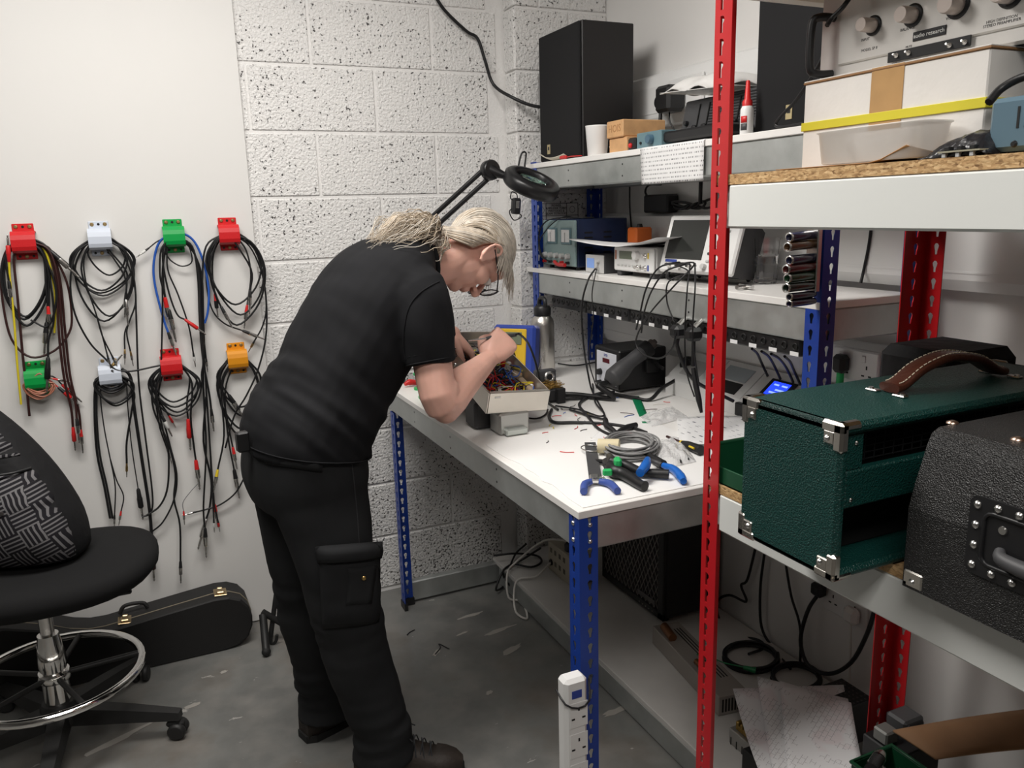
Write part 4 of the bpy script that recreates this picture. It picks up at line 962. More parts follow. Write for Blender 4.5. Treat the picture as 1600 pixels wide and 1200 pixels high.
for px, py in ((345, 936), (195, 967)):
    p = at(px, py, y=-.123); zt = None
    for (x0, z0), (x1, z1) in zip(prof, prof[1:]):
        if x1 <= p.x <= x0 and z0 > .1: zt = z0+(z1-z0)*(p.x-x0)/(x1-x0)
    zt = zt or .19; M_ = T(p.x, -.123, zt) @ RY(5)
    b = B(M_); b.box((0, -.004, .002), (.044, .058, .004), bev=.0015); lt = obj('latch_plate', b, M_LATCH, gc, True)
    b = B(M_); b.box((0, -.006, .007), (.026, .032, .008), bev=.003); obj('latch_lever', b, M_LATCH, lt, True)
    b = B(M_); b.box((0, .022, .006), (.018, .012, .007), bev=.002); obj('latch_loop', b, M_LATCH, lt, True)
b = B(); b.tube([(-1.885, -.085, .185), (-1.90, -.083, .205), (-1.955, -.083, .207), (-1.975, -.085, .182)], .007, 8); obj('handle', b, M_TOLX, gc, True)
# folded instrument stand
st_ = thing('instrument_stand', 'thin black folded instrument stand beside the white board', 'stand', (-1.55, -.16, 0))
a0 = at(424, 985, y=-.20); a1 = at(437, 888, y=-.20); top = a0+(a1-a0)*2.6
b = B(); b.cyl(a0-(a1-a0)*.15, top, .009, n=10); obj('pole', b, M_BPL, st_, True)
f0 = at(411, 964, y=-.20); f1 = Vector((at(416, 1018, z=.018).x, at(416, 1018, z=.018).y, .0165))
b = B(); b.tube([f0+Z*.01, f0.lerp(f1, .5), f1], .014, 10); ft = obj('foot_tube', b, M_BPL, st_, True)
b = B(); b.ball(f1, .0162, 12, 8); obj('rubber_tip', b, M_SOLE, ft, True)
b = B(); b.tube([a0+(a1-a0)*.35, a0, at(424, 1006, y=-.21), at(431, 1002, y=-.22), at(433, 992, y=-.225)], .006, 8); obj('rest_hook', b, M_BPL, st_, True)
f2 = Vector((f1.x+.13, f1.y+.07, .0165)); b = B(); b.tube([f0+Z*.02, f0.lerp(f2, .5)+Z*.01, f2], .012, 10); ft = obj('foot_tube', b, M_BPL, st_, True)
b = B(); b.ball(f2, .0162, 12, 8); obj('rubber_tip', b, M_SOLE, ft, True)
# ================================================================== things on the two upper shelves
Z1, Z2, ZB = 1.694, 1.301, .897
M_SPK = mat('black_ash_veneer', (.011, .010, .0105), .5, bump=.15, bs=120, bd=.001); M_GRILL = mat('black_grille_cloth', (.006, .006, .007), .9, bump=.3, bs=1500, bd=.0006)
M_GOLD = mat('gold_badge', (.62, .52, .30), .35, .8); M_PAPER = mat('white_paper', (.80, .80, .80), .6, bump=.05, bs=15); M_WOOD = mat('pale_pine', (.62, .36, .17), .55, var=.15, vs=18)
M_GREYP = mat('light_grey_plastic', (.55, .55, .54), .45); M_DGREY = mat('dark_grey_plastic', (.055, .055, .058), .5); M_TEAL = mat('teal_metal', (.13, .22, .25), .45); M_NAVY = mat('navy_metal', (.010, .020, .062), .45)
M_WPL = mat('white_plastic', (.78, .78, .77), .4); M_INK = mat('black_ink', (.02, .02, .022), .7); M_BLUEP = mat('blue_plastic', (.03, .06, .32), .4)
M_SCR = mat('dark_screen', (.02, .022, .02), .12); M_CERAM = mat('white_ceramic', (.80, .79, .78), .25)
M_BADGE = mat('socket_dark', (.004, .004, .004), .6)
def m_print(name, base, ink, sx, sy, fill=.5, axis=(1, 2)):
    """paper with rows of small printed marks"""
    m, nt, b, co = newmat(name, .6); s = nt.nodes.new('ShaderNodeSeparateXYZ'); nt.links.new(co, s.inputs[0])
    row = math_(nt, 'GREATER_THAN', math_(nt, 'SINE', math_(nt, 'MULTIPLY', s.outputs[axis[1]], sy)), .45)
    cb = nt.nodes.new('ShaderNodeCombineXYZ'); nt.links.new(math_(nt, 'MULTIPLY', s.outputs[axis[0]], sx), cb.inputs[0]); nt.links.new(math_(nt, 'FLOOR', math_(nt, 'MULTIPLY', s.outputs[axis[1]], sy/6.283)), cb.inputs[1])
    n = node(nt, 'ShaderNodeTexNoise', Scale=1.0, Detail=3.0); nt.links.new(cb.outputs[0], n.inputs['Vector'])
    k = math_(nt, 'MULTIPLY', row, math_(nt, 'GREATER_THAN', n.outputs['Fac'], fill)); nt.links.new(mixc(nt, k, base, ink), b.inputs['Base Color']); return m
M_TABLE = m_print('printed_table_paper', (.80, .80, .80), (.10, .10, .11), 260, 520, .52)
def slab(x0, x1, y0, y1, z0, z1, bev=.003, M=None):
    b = B(M); b.span((x0, y0, z0), (x1, y1, z1), bev); return b
# loudspeakers
def speaker(label, x0, x1, y0, y1, ztop, badge):
    t = thing('loudspeaker', label, 'loudspeaker', ((x0+x1)/2, (y0+y1)/2, Z1), group='bookshelf loudspeakers on the top shelf')
    obj('cabinet', slab(x0+.012, x1, y0, y1, Z1+.0005, ztop, .003), M_SPK, t, True); obj('grille', slab(x0, x0+.0125, y0+.003, y1-.003, Z1+.003, ztop-.003, .004), M_GRILL, t, True)
    b = B(); b.box((x0-.001, badge, Z1+.045), (.002, .022, .034), bev=.0006); obj('badge', b, M_GOLD, t, True)
    b = B(); b.box((x0-.0022, badge, Z1+.048), (.001, .010, .012)); obj('badge_mark', b, M_BLKP, t, True)
speaker('black loudspeaker on the top shelf by the block wall corner', -.352, -.135, -.50, -.195, 2.14, -.27)
speaker('black loudspeaker on the top shelf behind the white box', -.30, -.09, -1.59, -1.31, 2.16, -1.435)
b = B(); b.tube([V(at(640, -120, y=-.02).x, -.02, 2.748), at(650, -100, y=-.02), at(672, -30, y=-.02), at(690, 10, y=-.02), at(728, 48, y=-.02), at(746, 60, y=-.025), at(758, 95, y=-.03), at(771, 132, y=-.04), at(800, 152, y=-.12), at(836, 166, y=-.16), Vector((-.25, -.19, 1.90))], .0062, 8)
solo('ceiling_cable', b, M_CBL, 'black cable dropping across the block wall to the loudspeaker', 'cable')
t = thing('cup', 'white cup on the top shelf beside the wooden blocks', 'cup', (-.318, -.560, Z1))
b = B(); b.lathe([(.030, .0005), (.033, .004), (.040, .095), (.041, .10), (.038, .10), (.031, .008), (.001, .007)], 28, cap=(True, True)); obj('cup_body', b, M_CERAM, t)
b = B(); b.tube([(.036, -.012, .08), (.058, -.02, .075), (.062, -.022, .045), (.040, -.014, .028)], .005, 8); obj('cup_handle', b, M_CERAM, t)
t = thing('wooden_block', 'pine block with stamped letters, on top of the smaller block', 'block', (-.22, -.66, Z1), group='pine blocks')
obj('wood', slab(-.315, -.15, -.715, -.615, Z1+.0525, Z1+.106, .003), M_WOOD, t, True)
text('stamp', 'HOIS', .034, T(-.3152, -.665, Z1+.080) @ RZ(-90) @ RX(90), mat('burnt_wood', (.42, .22, .09), .7), t, True)
solo('wooden_block', slab(-.308, -.205, -.725, -.62, Z1+.0005, Z1+.052, .003), M_WOOD, 'small pine block under the stamped one', 'block', 'pine blocks')
t = thing('small_dish', 'small cream dish at the shelf end with red tweezers', 'dish', (-.35, -.33, Z1))
b = B(); b.sheet(lambda u, v: (-.365+.05*v, -.215-.19*u, Z1+.004+.022*(2*u-1)**2*(1 if u < .5 else .35)+.008*(2*v-1)**2), 12, 6, .003); obj('dish', b, mat('cream_plastic', (.62, .57, .47), .5), t, True)
t = thing('tweezers', 'red handled tweezers lying on the top shelf edge', 'tweezers', (-.36, -.45, Z1))
b = B(); b.box((-.362, -.40, Z1+.008), (.010, .05, .012), bev=.004); obj('grip', b, M_PR, t, True)
for s in (-1, 1): b = B(); b.tube([(-.362, -.42, Z1+.007), (-.362+.006*s, -.47, Z1+.007), (-.362, -.53, Z1+.005)], .0018, 6); obj('arm', b, M_PR, t, True)
t = thing('test_plug', 'black plug with red dot beside the pine blocks', 'plug', (-.30, -.80, Z1))
obj('plug_body', slab(-.33, -.28, -.805, -.765, Z1+.0005, Z1+.042, .006), M_BLKP, t, True); b = B(); b.ball((-.331, -.785, Z1+.018), .008, 10, 6); obj('red_dot', b, M_PR, t, True)
t = thing('control_box', 'small teal metal box with one knob on the top shelf', 'box', (-.28, -.88, Z1))
obj('case', slab(-.335, -.20, -.955, -.825, Z1+.0005, Z1+.050, .002), M_TEAL, t, True)
b = B(); b.lathe([(.014, 0), (.014, .012), (.012, .016)], 16, frame((-.3355, -.905, Z1+.027), (-1, 0, 0))); obj('knob', b, mat('blue_grey_knob', (.07, .14, .20), .35), t, True)
b = B(); b.lathe([(.004, 0), (.004, .004)], 10, frame((-.3355, -.85, Z1+.02), (-1, 0, 0))); obj('screw', b, M_BLKP, t, True)
# hanging printed sheet
b = B(); b.sheet(lambda u, v: (-.3785-.004*math.sin(3*u)*v if v > .2 else -.377+.09*(.2-v), -.908-.304*u-.012*v*(1-u), (Z1+.0012 if v <= .2 else Z1-.0005-.105*(v-.2)/.8)), 12, 14, .0005)
solo('printed_sheet', b, M_TABLE, 'printed table sheet hanging over the top shelf edge', 'paper')
# power adapter, sockets
t = thing('wall_socket', 'white double socket plate on the upper trunking behind the adapter', 'socket', (-.05, -.66, 1.83))
obj('plate', slab(-.062, -.0505, -.79, -.60, 1.842, 1.945, .004), M_WPL, t, True)
t = thing('power_adapter', 'black plug-in power adapter in the upper trunking socket', 'adapter', (-.09, -.65, 1.82))
obj('adapter_body', slab(-.135, -.063, -.705, -.625, 1.83, 1.915, .010), M_BLKP, t, True)
b = B(); b.tube([(-.10, -.665, 1.832), (-.105, -.675, 1.80), (-.10, -.70, 1.76), (-.13, -.75, 1.70)], .003, 6); obj('lead', b, M_CBL, t, True)
t = thing('mains_plug', 'round black mains plug left of the power adapter', 'plug', (-.08, -.60, 1.83))
b = B(); b.lathe([(.020, 0), (.027, .004), (.027, .028), (.020, .036)], 18, frame((-.063, -.593, 1.872), (-1, 0, 0))); obj('plug_body', b, M_BLKP, t, True)
b = B(); b.tube([(-.085, -.593, 1.85), (-.09, -.597, 1.81), (-.11, -.605, 1.77), (-.15, -.58, 1.735)], .0065, 8); obj('lead', b, M_CBL, t, True)
# black slider unit
t = thing('slider_unit', 'black audio unit with two sliders on the top shelf', 'audio unit', (-.2, -1.05, Z1))
MU = T(-.235, -1.065, Z1) @ RY(12)
obj('back_case', (lambda b: b.box((.05, 0, .078), (.085, .36, .135), MU, .005))(B()), M_DGREY, t, True)
obj('front_ledge', (lambda b: b.box((-.042, .0, .024), (.10, .34, .03), T(-.235, -1.065, Z1+.004), .006))(B()), M_BLKP, t, True)
b = B()
for k in range(11): b.box((.0065, -.05, .055+.008*k), (.002, .20, .0025), MU)
obj('grille_bars', b, M_BLKP, t, True)['kind'] = 'stuff'
for y in (.10, .055, -.02, -.08):
    b = B(); b.box((.0055, y, .09), (.003, .004, .075), MU); obj('slot', b, M_BADGE, t, True); b = B(); b.box((-.002, y, .058), (.014, .018, .010), MU, .003); obj('slider_knob', b, M_BLKP, t, True)
b = B(); b.lathe([(.008, 0), (.007, .010)], 12, MU @ frame((.006, .15, .075), (-1, 0, 0))); obj('knob', b, M_BLKP, t, True)
b = B()
def pil(u, v):
    a = (2*u-1); c = (2*v-1); e = (1-a**4)*(1-c**4); return (-.17+.085*c, -1.00+.17*a, Z1+.162+.010*a+.035*e+.006*math.sin(9*a+4*c))
b.sheet(pil, 16, 12, .002); b.sheet(lambda u, v: (pil(u, v)[0], pil(u, v)[1], Z1+.158+.012*(2*u-1)), 8, 8, .002)
solo('plastic_bag', b, mat('white_bag_film', (.74, .73, .71), .35, bump=.3, bs=40), 'crumpled white bag on top of the slider unit', 'bag')
t = thing('glue_bottle', 'white glue bottle with red nozzle in front of the right loudspeaker', 'bottle', (-.335, -1.325, Z1))
b = B(); b.lathe([(.015, .0005), (.0165, .004), (.0165, .062), (.013, .070), (.009, .074)], 20); obj('bottle', b, M_WPL, t)
b = B(); b.lathe([(.0125, .068), (.0125, .082), (.008, .088), (.005, .13), (.0035, .132)], 18); obj('nozzle', b, M_PR, t)
for nm, z0, z1, mm in (('dark_label', .012, .028, M_DGREY), ('red_label', .030, .046, M_PR)):
    b = B(); b.sheet(lambda u, v: (.0169*math.cos(math.radians(170+60*u)), .0169*math.sin(math.radians(170+60*u)), z0+(z1-z0)*v), 8, 2, .0004); obj(nm, b, mm, t)
b = B(); b.tube([at(1330, -20, x=-.36), at(1306, 40, x=-.36), at(1280, 100, x=-.36), at(1245, 155, x=-.35), at(1222, 180, x=-.345), at(1212, 194, x=-.345), at(1222, 198, x=-.345), at(1256, 192, x=-.345)], .0042, 7)
solo('speaker_cable', b, M_CBL, 'black cable looping down in front of the right loudspeaker', 'cable')
# ---------------- second shelf
t = thing('wall_poster', 'framed valve data poster on the block pier behind the power supply', 'poster', (-.23, -.104, 1.30))
obj('sheet', slab(-.325, -.140, -.105, -.1035, 1.315, 1.545, .0004), mat('grey_print_paper', (.74, .74, .73), .6), t, True)
b = B()
for z in (1.545, 1.4975, 1.45, 1.40, 1.355, 1.315): b.box((-.2325, -.1056, z), (.187, .0012, .0018))
for x in (-.325, -.285, -.192, -.140): b.box((x, -.1056, 1.43), (.0018, .0012, .23))
obj('ruled_lines', b, M_INK, t, True)['kind'] = 'stuff'
for i, s in enumerate(('POWER', 'AMPLIFIER TUBES', 'PENTODES &', 'BEAM TETRODES')): text('lettering', s, .0125, T(-.2385, -.1057, 1.5365-.0105*i) @ RX(90), M_INK, t, True)
b = B()
for x in (-.305, -.166):
    for z in (1.52, 1.475, 1.425, 1.378): b.tube([(x+.012*math.cos(a), -.1057, z+.013*math.sin(a)) for a in [2*math.pi*k/12 for k in range(12)]], .0008, 4, closed=True, sub=1)
obj('valve_diagrams', b, M_INK, t, True)['kind'] = 'stuff'
t = thing('bench_power_supply', 'dual meter bench power supply with teal face and navy case', 'power supply', (-.23, -.30, Z2))
y0, y1 = -.432, -.172
obj('case', slab(-.325, -.115, y0, y1, Z2+.012, 1.485, .003), M_NAVY, t, True); obj('face', slab(-.336, -.326, y0+.002, y1-.002, Z2+.014, 1.482, .003), mat('pale_teal_panel', (.26, .36, .36), .45), t, True)
for y in (-.365, -.255):
    obj('meter', slab(-.341, -.336, y-.040, y+.036, 1.395, 1.455, .002), M_TEAL, t, True); obj('meter_window', slab(-.3425, -.341, y-.032, y+.028, 1.403, 1.448, .001), M_PAPER, t, True)
    b = B(); b.box((-.343, y, 1.42), (.001, .0015, .035), T(0, 0, 0)); obj('needle', b, M_INK, t, True)
for k in range(5):
    b = B(); b.lathe([(.011, 0), (.0095, .014)], 14, frame((-.336, -.20-.046*k, 1.352), (-1, 0, 0))); obj('knob', b, M_GREYP, t, True)
    b = B(); b.lathe([(.0055, 0), (.0055, .014)], 10, frame((-.336, -.20-.046*k, 1.328), (-1, 0, 0))); obj('terminal', b, (M_PR, M_BLKP, M_PG, M_PR, M_BLKP)[k], t, True)
for k in range(5):
    for x in (-.28, -.20): 
        b = B(); b.box((x, y0-.0003, 1.365+.018*k), (.034, .001, .006)); obj('vent_slot', b, M_BADGE, t, True)
for x in (-.31, -.13):
    for y in (-.41, -.20): b = B(); b.lathe([(.009, 0), (.009, .013)], 10, T(x, y, Z2+.0004)); obj('foot', b, M_BLKP, t, True)
b = B(); b.tube([(-.352, -.30, 1.33), (-.36, -.34, 1.322), (-.362, -.40, 1.322)], .007, 8); solo('test_lead', b, M_PR, 'red test lead lying before the power supply', 'cable')
b = B(); b.tube([(-.352, -.245, 1.33), (-.366, -.215, 1.36), (-.365, -.20, 1.43), (-.352, -.235, 1.478), (-.33, -.31, 1.491), (-.30, -.39, 1.490), (-.25, -.42, 1.49)], .0026, 6); solo('test_lead', b, M_CBL, 'black test lead draped over the power supply', 'cable')
b = B(); b.tube([(-.352, -.285, 1.33), (-.370, -.23, 1.345), (-.368, -.205, 1.40), (-.356, -.27, 1.46), (-.33, -.33, 1.494), (-.28, -.33, 1.49)], .0022, 6); solo('test_lead', b, M_CBL, 'second black lead looped in front of the supply meters', 'cable')
t = thing('usb_meter', 'small grey box with blue screen beside the power supply', 'meter', (-.27, -.555, Z2))
obj('case', slab(-.325, -.18, -.618, -.497, Z2+.001, 1.364, .003), M_DGREY, t, True); obj('face', slab(-.331, -.3255, -.618, -.497, Z2+.001, 1.364, .002), M_GREYP, t, True)
obj('screen', slab(-.3325, -.331, -.558, -.508, 1.318, 1.352, .001), mat('pale_blue_screen', (.18, .30, .62), .2, emit=.25), t, True)
for z, r in ((1.342, .007), (1.318, .006)): b = B(); b.lathe([(r, 0), (r*.9, .012)], 12, frame((-.331, -.588, z), (-1, 0, 0))); obj('socket' if z < 1.33 else 'knob', b, M_STEEL if z < 1.33 else M_GREYP, t, True)
t = thing('function_generator', 'light grey function generator with small display', 'generator', (-.22, -.795, Z2))
obj('case', slab(-.318, -.12, -.912, -.678, Z2+.016, 1.398, .005), M_GREYP, t, True); obj('face', slab(-.327, -.3185, -.910, -.680, Z2+.018, 1.396, .004), M_WPL, t, True)
obj('display', slab(-.3285, -.327, -.79, -.715, 1.358, 1.384, .001), mat('lcd_green_grey', (.16, .19, .13), .25), t, True)
for k in range(5): b = B(); b.box((-.3285, -.71-.022*k, 1.338), (.003, .013, .006), bev=.001); obj('button', b, M_GREYP, t, True)
b = B(); b.lathe([(.014, 0), (.0125, .015)], 16, frame((-.327, -.822, 1.373), (-1, 0, 0))); obj('dial', b, M_WPL, t, True)
for y, z, m in ((-.868, 1.373, M_PY), (-.825, 1.335, M_STEEL), (-.868, 1.335, M_BLUEP)): b = B(); b.lathe([(.008, 0), (.008, .004), (.0055, .005), (.0055, .014)], 12, frame((-.327, y, z), (-1, 0, 0))); obj('connector', b, M_STEEL, t, True); b = B(); b.box((-.3275, y-.014, z), (.001, .007, .018)); obj('colour_mark', b, m, t, True)
obj('orange_mark', slab(-.3278, -.327, -.698, -.688, 1.355, 1.385, .0003), M_CPK, t, True)
for y in (-.70, -.89): obj('foot', slab(-.32, -.27, y-.012, y+.012, Z2+.0005, Z2+.017, .003), M_DGREY, t, True)
b = B(); b.sheet(lambda u, v: (-.375+.21*v, -.435-.56*u-.03*v, 1.408+.050*max(0, u-.62)**1.2*1.6-.012*math.sin(math.pi*u)*(1-v)+.010*(1-u)*math.cos(v*3)), 18, 10, .0006)
solo('paper_sheet', b, M_PAPER, 'curled white sheet lying over the generator', 'paper')
t = thing('relay_box', 'small orange box standing behind the curled sheet', 'box', (-.13, -.53, Z2))
obj('case', slab(-.17, -.10, -.575, -.515, Z2+.0005, 1.452, .006), mat('orange_plastic', (.60, .13, .02), .45), t, True); b = B(); b.lathe([(.012, 0), (.008, .012)], 10, T(-.135, -.545, 1.452)); obj('cap', b, M_BLKP, t, True)
# oscilloscope, leaning back
OM = T(-.312, -1.085, Z2+.032) @ RZ(6) @ RY(17)
t = thing('oscilloscope', 'white oscilloscope leaning back with dark screen', 'oscilloscope', (-.25, -1.085, Z2))
b = B(OM); b.loft([[(0, s*.145, .0), (0, s*.145, .165)] if False else [(x, -w_, z0), (x, w_, z0), (x, w_, z1), (x, -w_, z1)] for x, w_, z0, z1 in ((.018, .147, .0, .168), (.05, .147, .0, .168), (.125, .125, .012, .15))] if True else [], smooth=False) if False else b.loft([[(x, -w_, z0), (x, w_, z0), (x, w_, z1), (x, -w_, z1)] for x, w_, z0, z1 in ((.018, .147, .0, .168), (.05, .147, .0, .168), (.120, .125, .012, .15))], smooth=False)
obj('rear_case', b, M_DGREY, t, True)
b = B(OM); b.box((.009, 0, .084), (.020, .30, .172), bev=.006); obj('front_bezel', b, M_WPL, t, True)
b = B(OM); b.box((-.0015, .052, .096), (.003, .155, .118), bev=.001); obj('screen', b, M_SCR, t, True)
for r in range(6):
    for c in range(3):
        b = B(OM); b.box((-.003, -.052-.028*c, .035+.022*r), (.005, .012, .007), bev=.0015); obj('button', b, (M_GREYP, M_DGREY, M_GREYP, M_PY if c == 0 else M_BLUEP, M_GREYP, M_DGREY)[r], t, True)
for c in range(3): b = B(OM); b.lathe([(.009, 0), (.008, .012)], 12, frame((-.001, -.045-.036*c, .018), (-1, 0, 0))); obj('dial', b, M_GREYP, t, True)
for y in (.10, .055, .01): b = B(OM); b.lathe([(.007, 0), (.007, .005), (.0055, .006), (.0055, .02)], 12, frame((0, y, .016), (-1, 0, 0))); obj('connector', b, M_STEEL, t, True)
b = B(OM); b.box((-.001, .10, .031), (.002, .05, .008)); obj('maker_mark', b, M_BLUEP, t, True)
for y in (-.11, .11): b = B(); p = OM @ Vector((.01, y, .004)); b.tube([p, Vector((p.x-.006, p.y, Z2+.012)), Vector((p.x+.015, p.y, Z2+.006))], .006, 8); obj('tilt_foot', b, M_BLKP, t, True)
for y in (-.10, .10): b = B(); p = OM @ Vector((.115, y, .02)); b.tube([p, Vector((p.x+.01, p.y, Z2+.005))], .006, 8); obj('rear_foot', b, M_BLKP, t, True)
# probes and leads from the scope
def lead(label, pts, r=.0024, m=None, name='lead'):
    b = B(); b.tube(pts, r, 6, sub=6); return solo(name, b, m or M_CBL, label, 'cable', 'leads on the bench')
sc = [OM @ Vector((-.02, y, .016)) for y in (.10, .055, .01, -.03)]
lead('left one of the scope leads curving down to the socket strip', [sc[0], at(1062, 410, x=-.36), at(1030, 418, x=-.41), at(1010, 450, x=-.42), at(1000, 490, x=-.41), at(994, 515, x=-.41)], .0028)
lead('second scope lead curving down to the socket strip', [sc[0]+Vector((0, -.01, 0)), at(1072, 412, x=-.37), at(1040, 424, x=-.42), at(1018, 455, x=-.425), at(1006, 490, x=-.415), at(1002, 520, x=-.41)], .0028)
lead('long scope probe lead hanging to the bench beside the hot air station', [sc[1], at(1085, 412, x=-.36), at(1055, 445, x=-.42), at(1015, 490, x=-.43), at(994, 530, x=-.43), at(1003, 552, x=-.43), at(1030, 560, x=-.42), at(1050, 545, x=-.42), at(1056, 520, x=-.42)], .0026)
lead('scope lead falling to the left plug', [sc[1], at(1075, 425, x=-.37), at(1045, 440, x=-.42), at(1042, 470, x=-.42), at(1052, 500, x=-.42)], .0022)
lead('scope lead falling straight beside the red post, left one', [sc[2], at(1078, 414, x=-.37), at(1074, 450, x=-.42), at(1070, 520, x=-.42), at(1073, 580, x=-.42), at(1085, 620, x=-.42)], .0022)
lead('scope lead falling straight beside the red post, right one', [sc[3], at(1086, 414, x=-.37), at(1086, 450, x=-.42), at(1082, 520, x=-.42), at(1086, 560, x=-.42), at(1092, 600, x=-.42)], .0024)
b = B(); b.tube([at(1083, 575, x=-.42), at(1087, 600, x=-.42), at(1092, 625, x=-.42), at(1096, 645, x=-.42)], [.006, .008, .008, .004], 8); solo('scope_probe', b, M_BLKP, 'black scope probe hanging beside the red post', 'probe')
lead('black lead hanging from the small grey box to the bench', [Vector((-.345, -.588, 1.318)), at(918, 440, x=-.41), at(909, 480, x=-.42), at(912, 540, x=-.42), at(920, 590, x=-.42), Vector((-.40, -.66, ZB+.006)), at(945, 650, z=ZB+.006), at(930, 652, z=ZB+.006), at(890, 640, z=ZB+.006)], .0032)
lead('thin black lead hanging from the small grey box', [Vector((-.345, -.60, 1.318)), at(930, 430, x=-.39), at(925, 460, x=-.40), at(927, 500, x=-.40), at(920, 560, x=-.40), Vector((-.36, -.62, ZB+.006))], .0020)
# glass tumbler, tee piece
t = thing('glass_tumbler', 'clear faceted glass tumbler on the second shelf', 'glass', (-.16, -1.22, Z2))
M_GLASS = mat('clear_glass', (1, 1, 1), .02, trans=1, ior=1.47)
b = B(); n = 20
R = [[((r*(1 if k % 2 or z > .08 else .965))*math.cos(2*math.pi*k/n), (r*(1 if k % 2 or z > .08 else .965))*math.sin(2*math.pi*k/n), z) for k in range(n)] for r, z in ((.030, .0005), (.033, .004), (.036, .078), (.038, .085), (.043, .128), (.0405, .128), (.036, .085), (.032, .014), (.001, .012))]
b.loft(R, smooth=False); obj('tumbler', b, M_GLASS, t)
t = thing('coax_tee', 'small silver coaxial tee piece on the second shelf', 'connector', (-.30, -1.30, Z2))
b = B(); b.cyl((-.31, -1.29, Z2+.008), (-.31, -1.34, Z2+.008), .006); obj('barrel', b, M_STEEL, t, True); b = B(); b.cyl((-.31, -1.315, Z2+.008), (-.345, -1.32, Z2+.008), .006); obj('stem', b, M_STEEL, t, True)
# tubes of coloured markers on the blue post
for i, (py, lx, c) in enumerate(zip((366, 381, 402, 416, 430, 445, 459, 470), (1233, 1230, 1233, 1228, 1230, 1228, 1233, 1233), ((.012, .012, .05), (.10, .045, .012), (.010, .014, .06), (.10, .008, .008), (.006, .06, .02), (.006, .02, .010), (.012, .012, .04), (.016, .008, .05)))):
    A = at(1272, py, x=-.384); Bp = at(lx, py+5, y=A.y-.012); ax_ = (Bp-A).normalized()
    t = thing('marker', ('navy', 'brown', 'dark blue', 'dark red', 'green', 'dark green', 'slim navy', 'slim purple')[i]+' marker tube held on the blue post', 'marker', A, group='marker tubes on the blue post')
    r = .0105 if i < 6 else .0082; b = B(); L = (Bp-A).length
    b.lathe([(r*.9, 0), (r, .01), (r, L-.004), (r*.98, L), (r*.72, L), (r*.70, L-.03), (.001, L-.031)], 14, frame(A, ax_)); obj('tube', b, mat('marker_%d' % i, c, .25, coat=.4), t, True)
    b = B(); b.lathe([(r*1.03, L-.003), (r*1.03, L+.0005), (r*.75, L+.0005)], 14, frame(A, ax_), cap=(False, False)); obj('rim', b, M_STEEL, t, True)
b = B(); b.span((-.392, -1.64, 1.325), (-.3785, -1.605, 1.49), .002); solo('marker_clip', b, M_STEEL, 'steel strip clip holding the marker tubes', 'clip')
# socket strips below the second shelf
def strip(label, pa, pb, labels):
    A = at(pa[0], pa[1], x=-.358); C = at(pb[0], pb[1], x=-.358); z = 1.186
    t = thing('socket_strip', label, 'socket strip', (-.34, (A.y+C.y)/2, z-.022), group='black socket strips under the shelf')
    obj('body', slab(-.362, -.305, C.y+.004, A.y-.004, z-.024, z+.0185, .004), M_BLKP, t, True); n = max(3, int((A.y-C.y)/.036))
    for k in range(n):
        y = A.y-.02-(A.y-C.y-.04)*k/(n-1); b = B(); b.lathe([(.010, 0), (.010, .003), (.0065, .0035), (.006, .001)], 12, frame((-.362, y, z), (-1, 0, 0))); obj('socket', b, M_BADGE, t, True)
        if labels and k % 2: obj('paper_label', slab(-.3632, -.362, y-.012, y+.016, z-.0225, z-.0125, .0002), M_PAPER, t, True)
for i, (a, c) in enumerate((((863, 470), (917, 480)), ((917, 480), (985, 495)), ((985, 495), (1060, 510)), ((1060, 510), (1126, 525)), ((1128, 525), (1254, 550)))):
    strip(('black socket strip nearest the block wall', 'second black socket strip from the block wall', 'third black socket strip, beneath the generator', 'fourth black socket strip, beside the red post', 'long black socket strip with white labels right of the red post')[i], a, c, i > 0)
for i, (px, py) in enumerate(((1060, 518), (1084, 522))):
    p = at(px, py, x=-.40); t = thing('hanging_plug', ('left' if i == 0 else 'right')+' black plug with silver end hanging from the socket strip', 'plug', p)
    b = B(); b.box((0, 0, 0), (.045, .040, .038), T(*p), .010); obj('plug_body', b, M_BLKP, t, True); b = B(); b.cyl(p+V(0, 0, .016), p+V(.03, .005, .035), .010, .008); obj('metal_collar', b, M_STEEL, t, True)
    b = B(); b.tube([p-Z*.015, p-Z*.05, p+V(.04, -.02, -.14), p+V(.18, -.03, -.22)] if i == 0 else [p-Z*.015, p-Z*.06, p+V(.0, 0, -.09)], .0055, 8); obj('lead', b, M_CBL, t, True)
for i in range(4):
    a = at(1175+15*i if i < 3 else 1226, 545+4*i, x=-.33); e = at(1190+20*i if i < 3 else 1242, 567+5*i, x=-.12)
    b = B(); b.tube([a, a.lerp(e, .5)+Z*.008, e, Vector((-.09, e.y, e.z-.05))], .0038, 6); solo('feed_cable', b, M_CBL, ('first', 'second', 'third', 'fourth')[i]+' of four black cables below the labelled socket strip', 'cable', 'cables below the labelled socket strip')
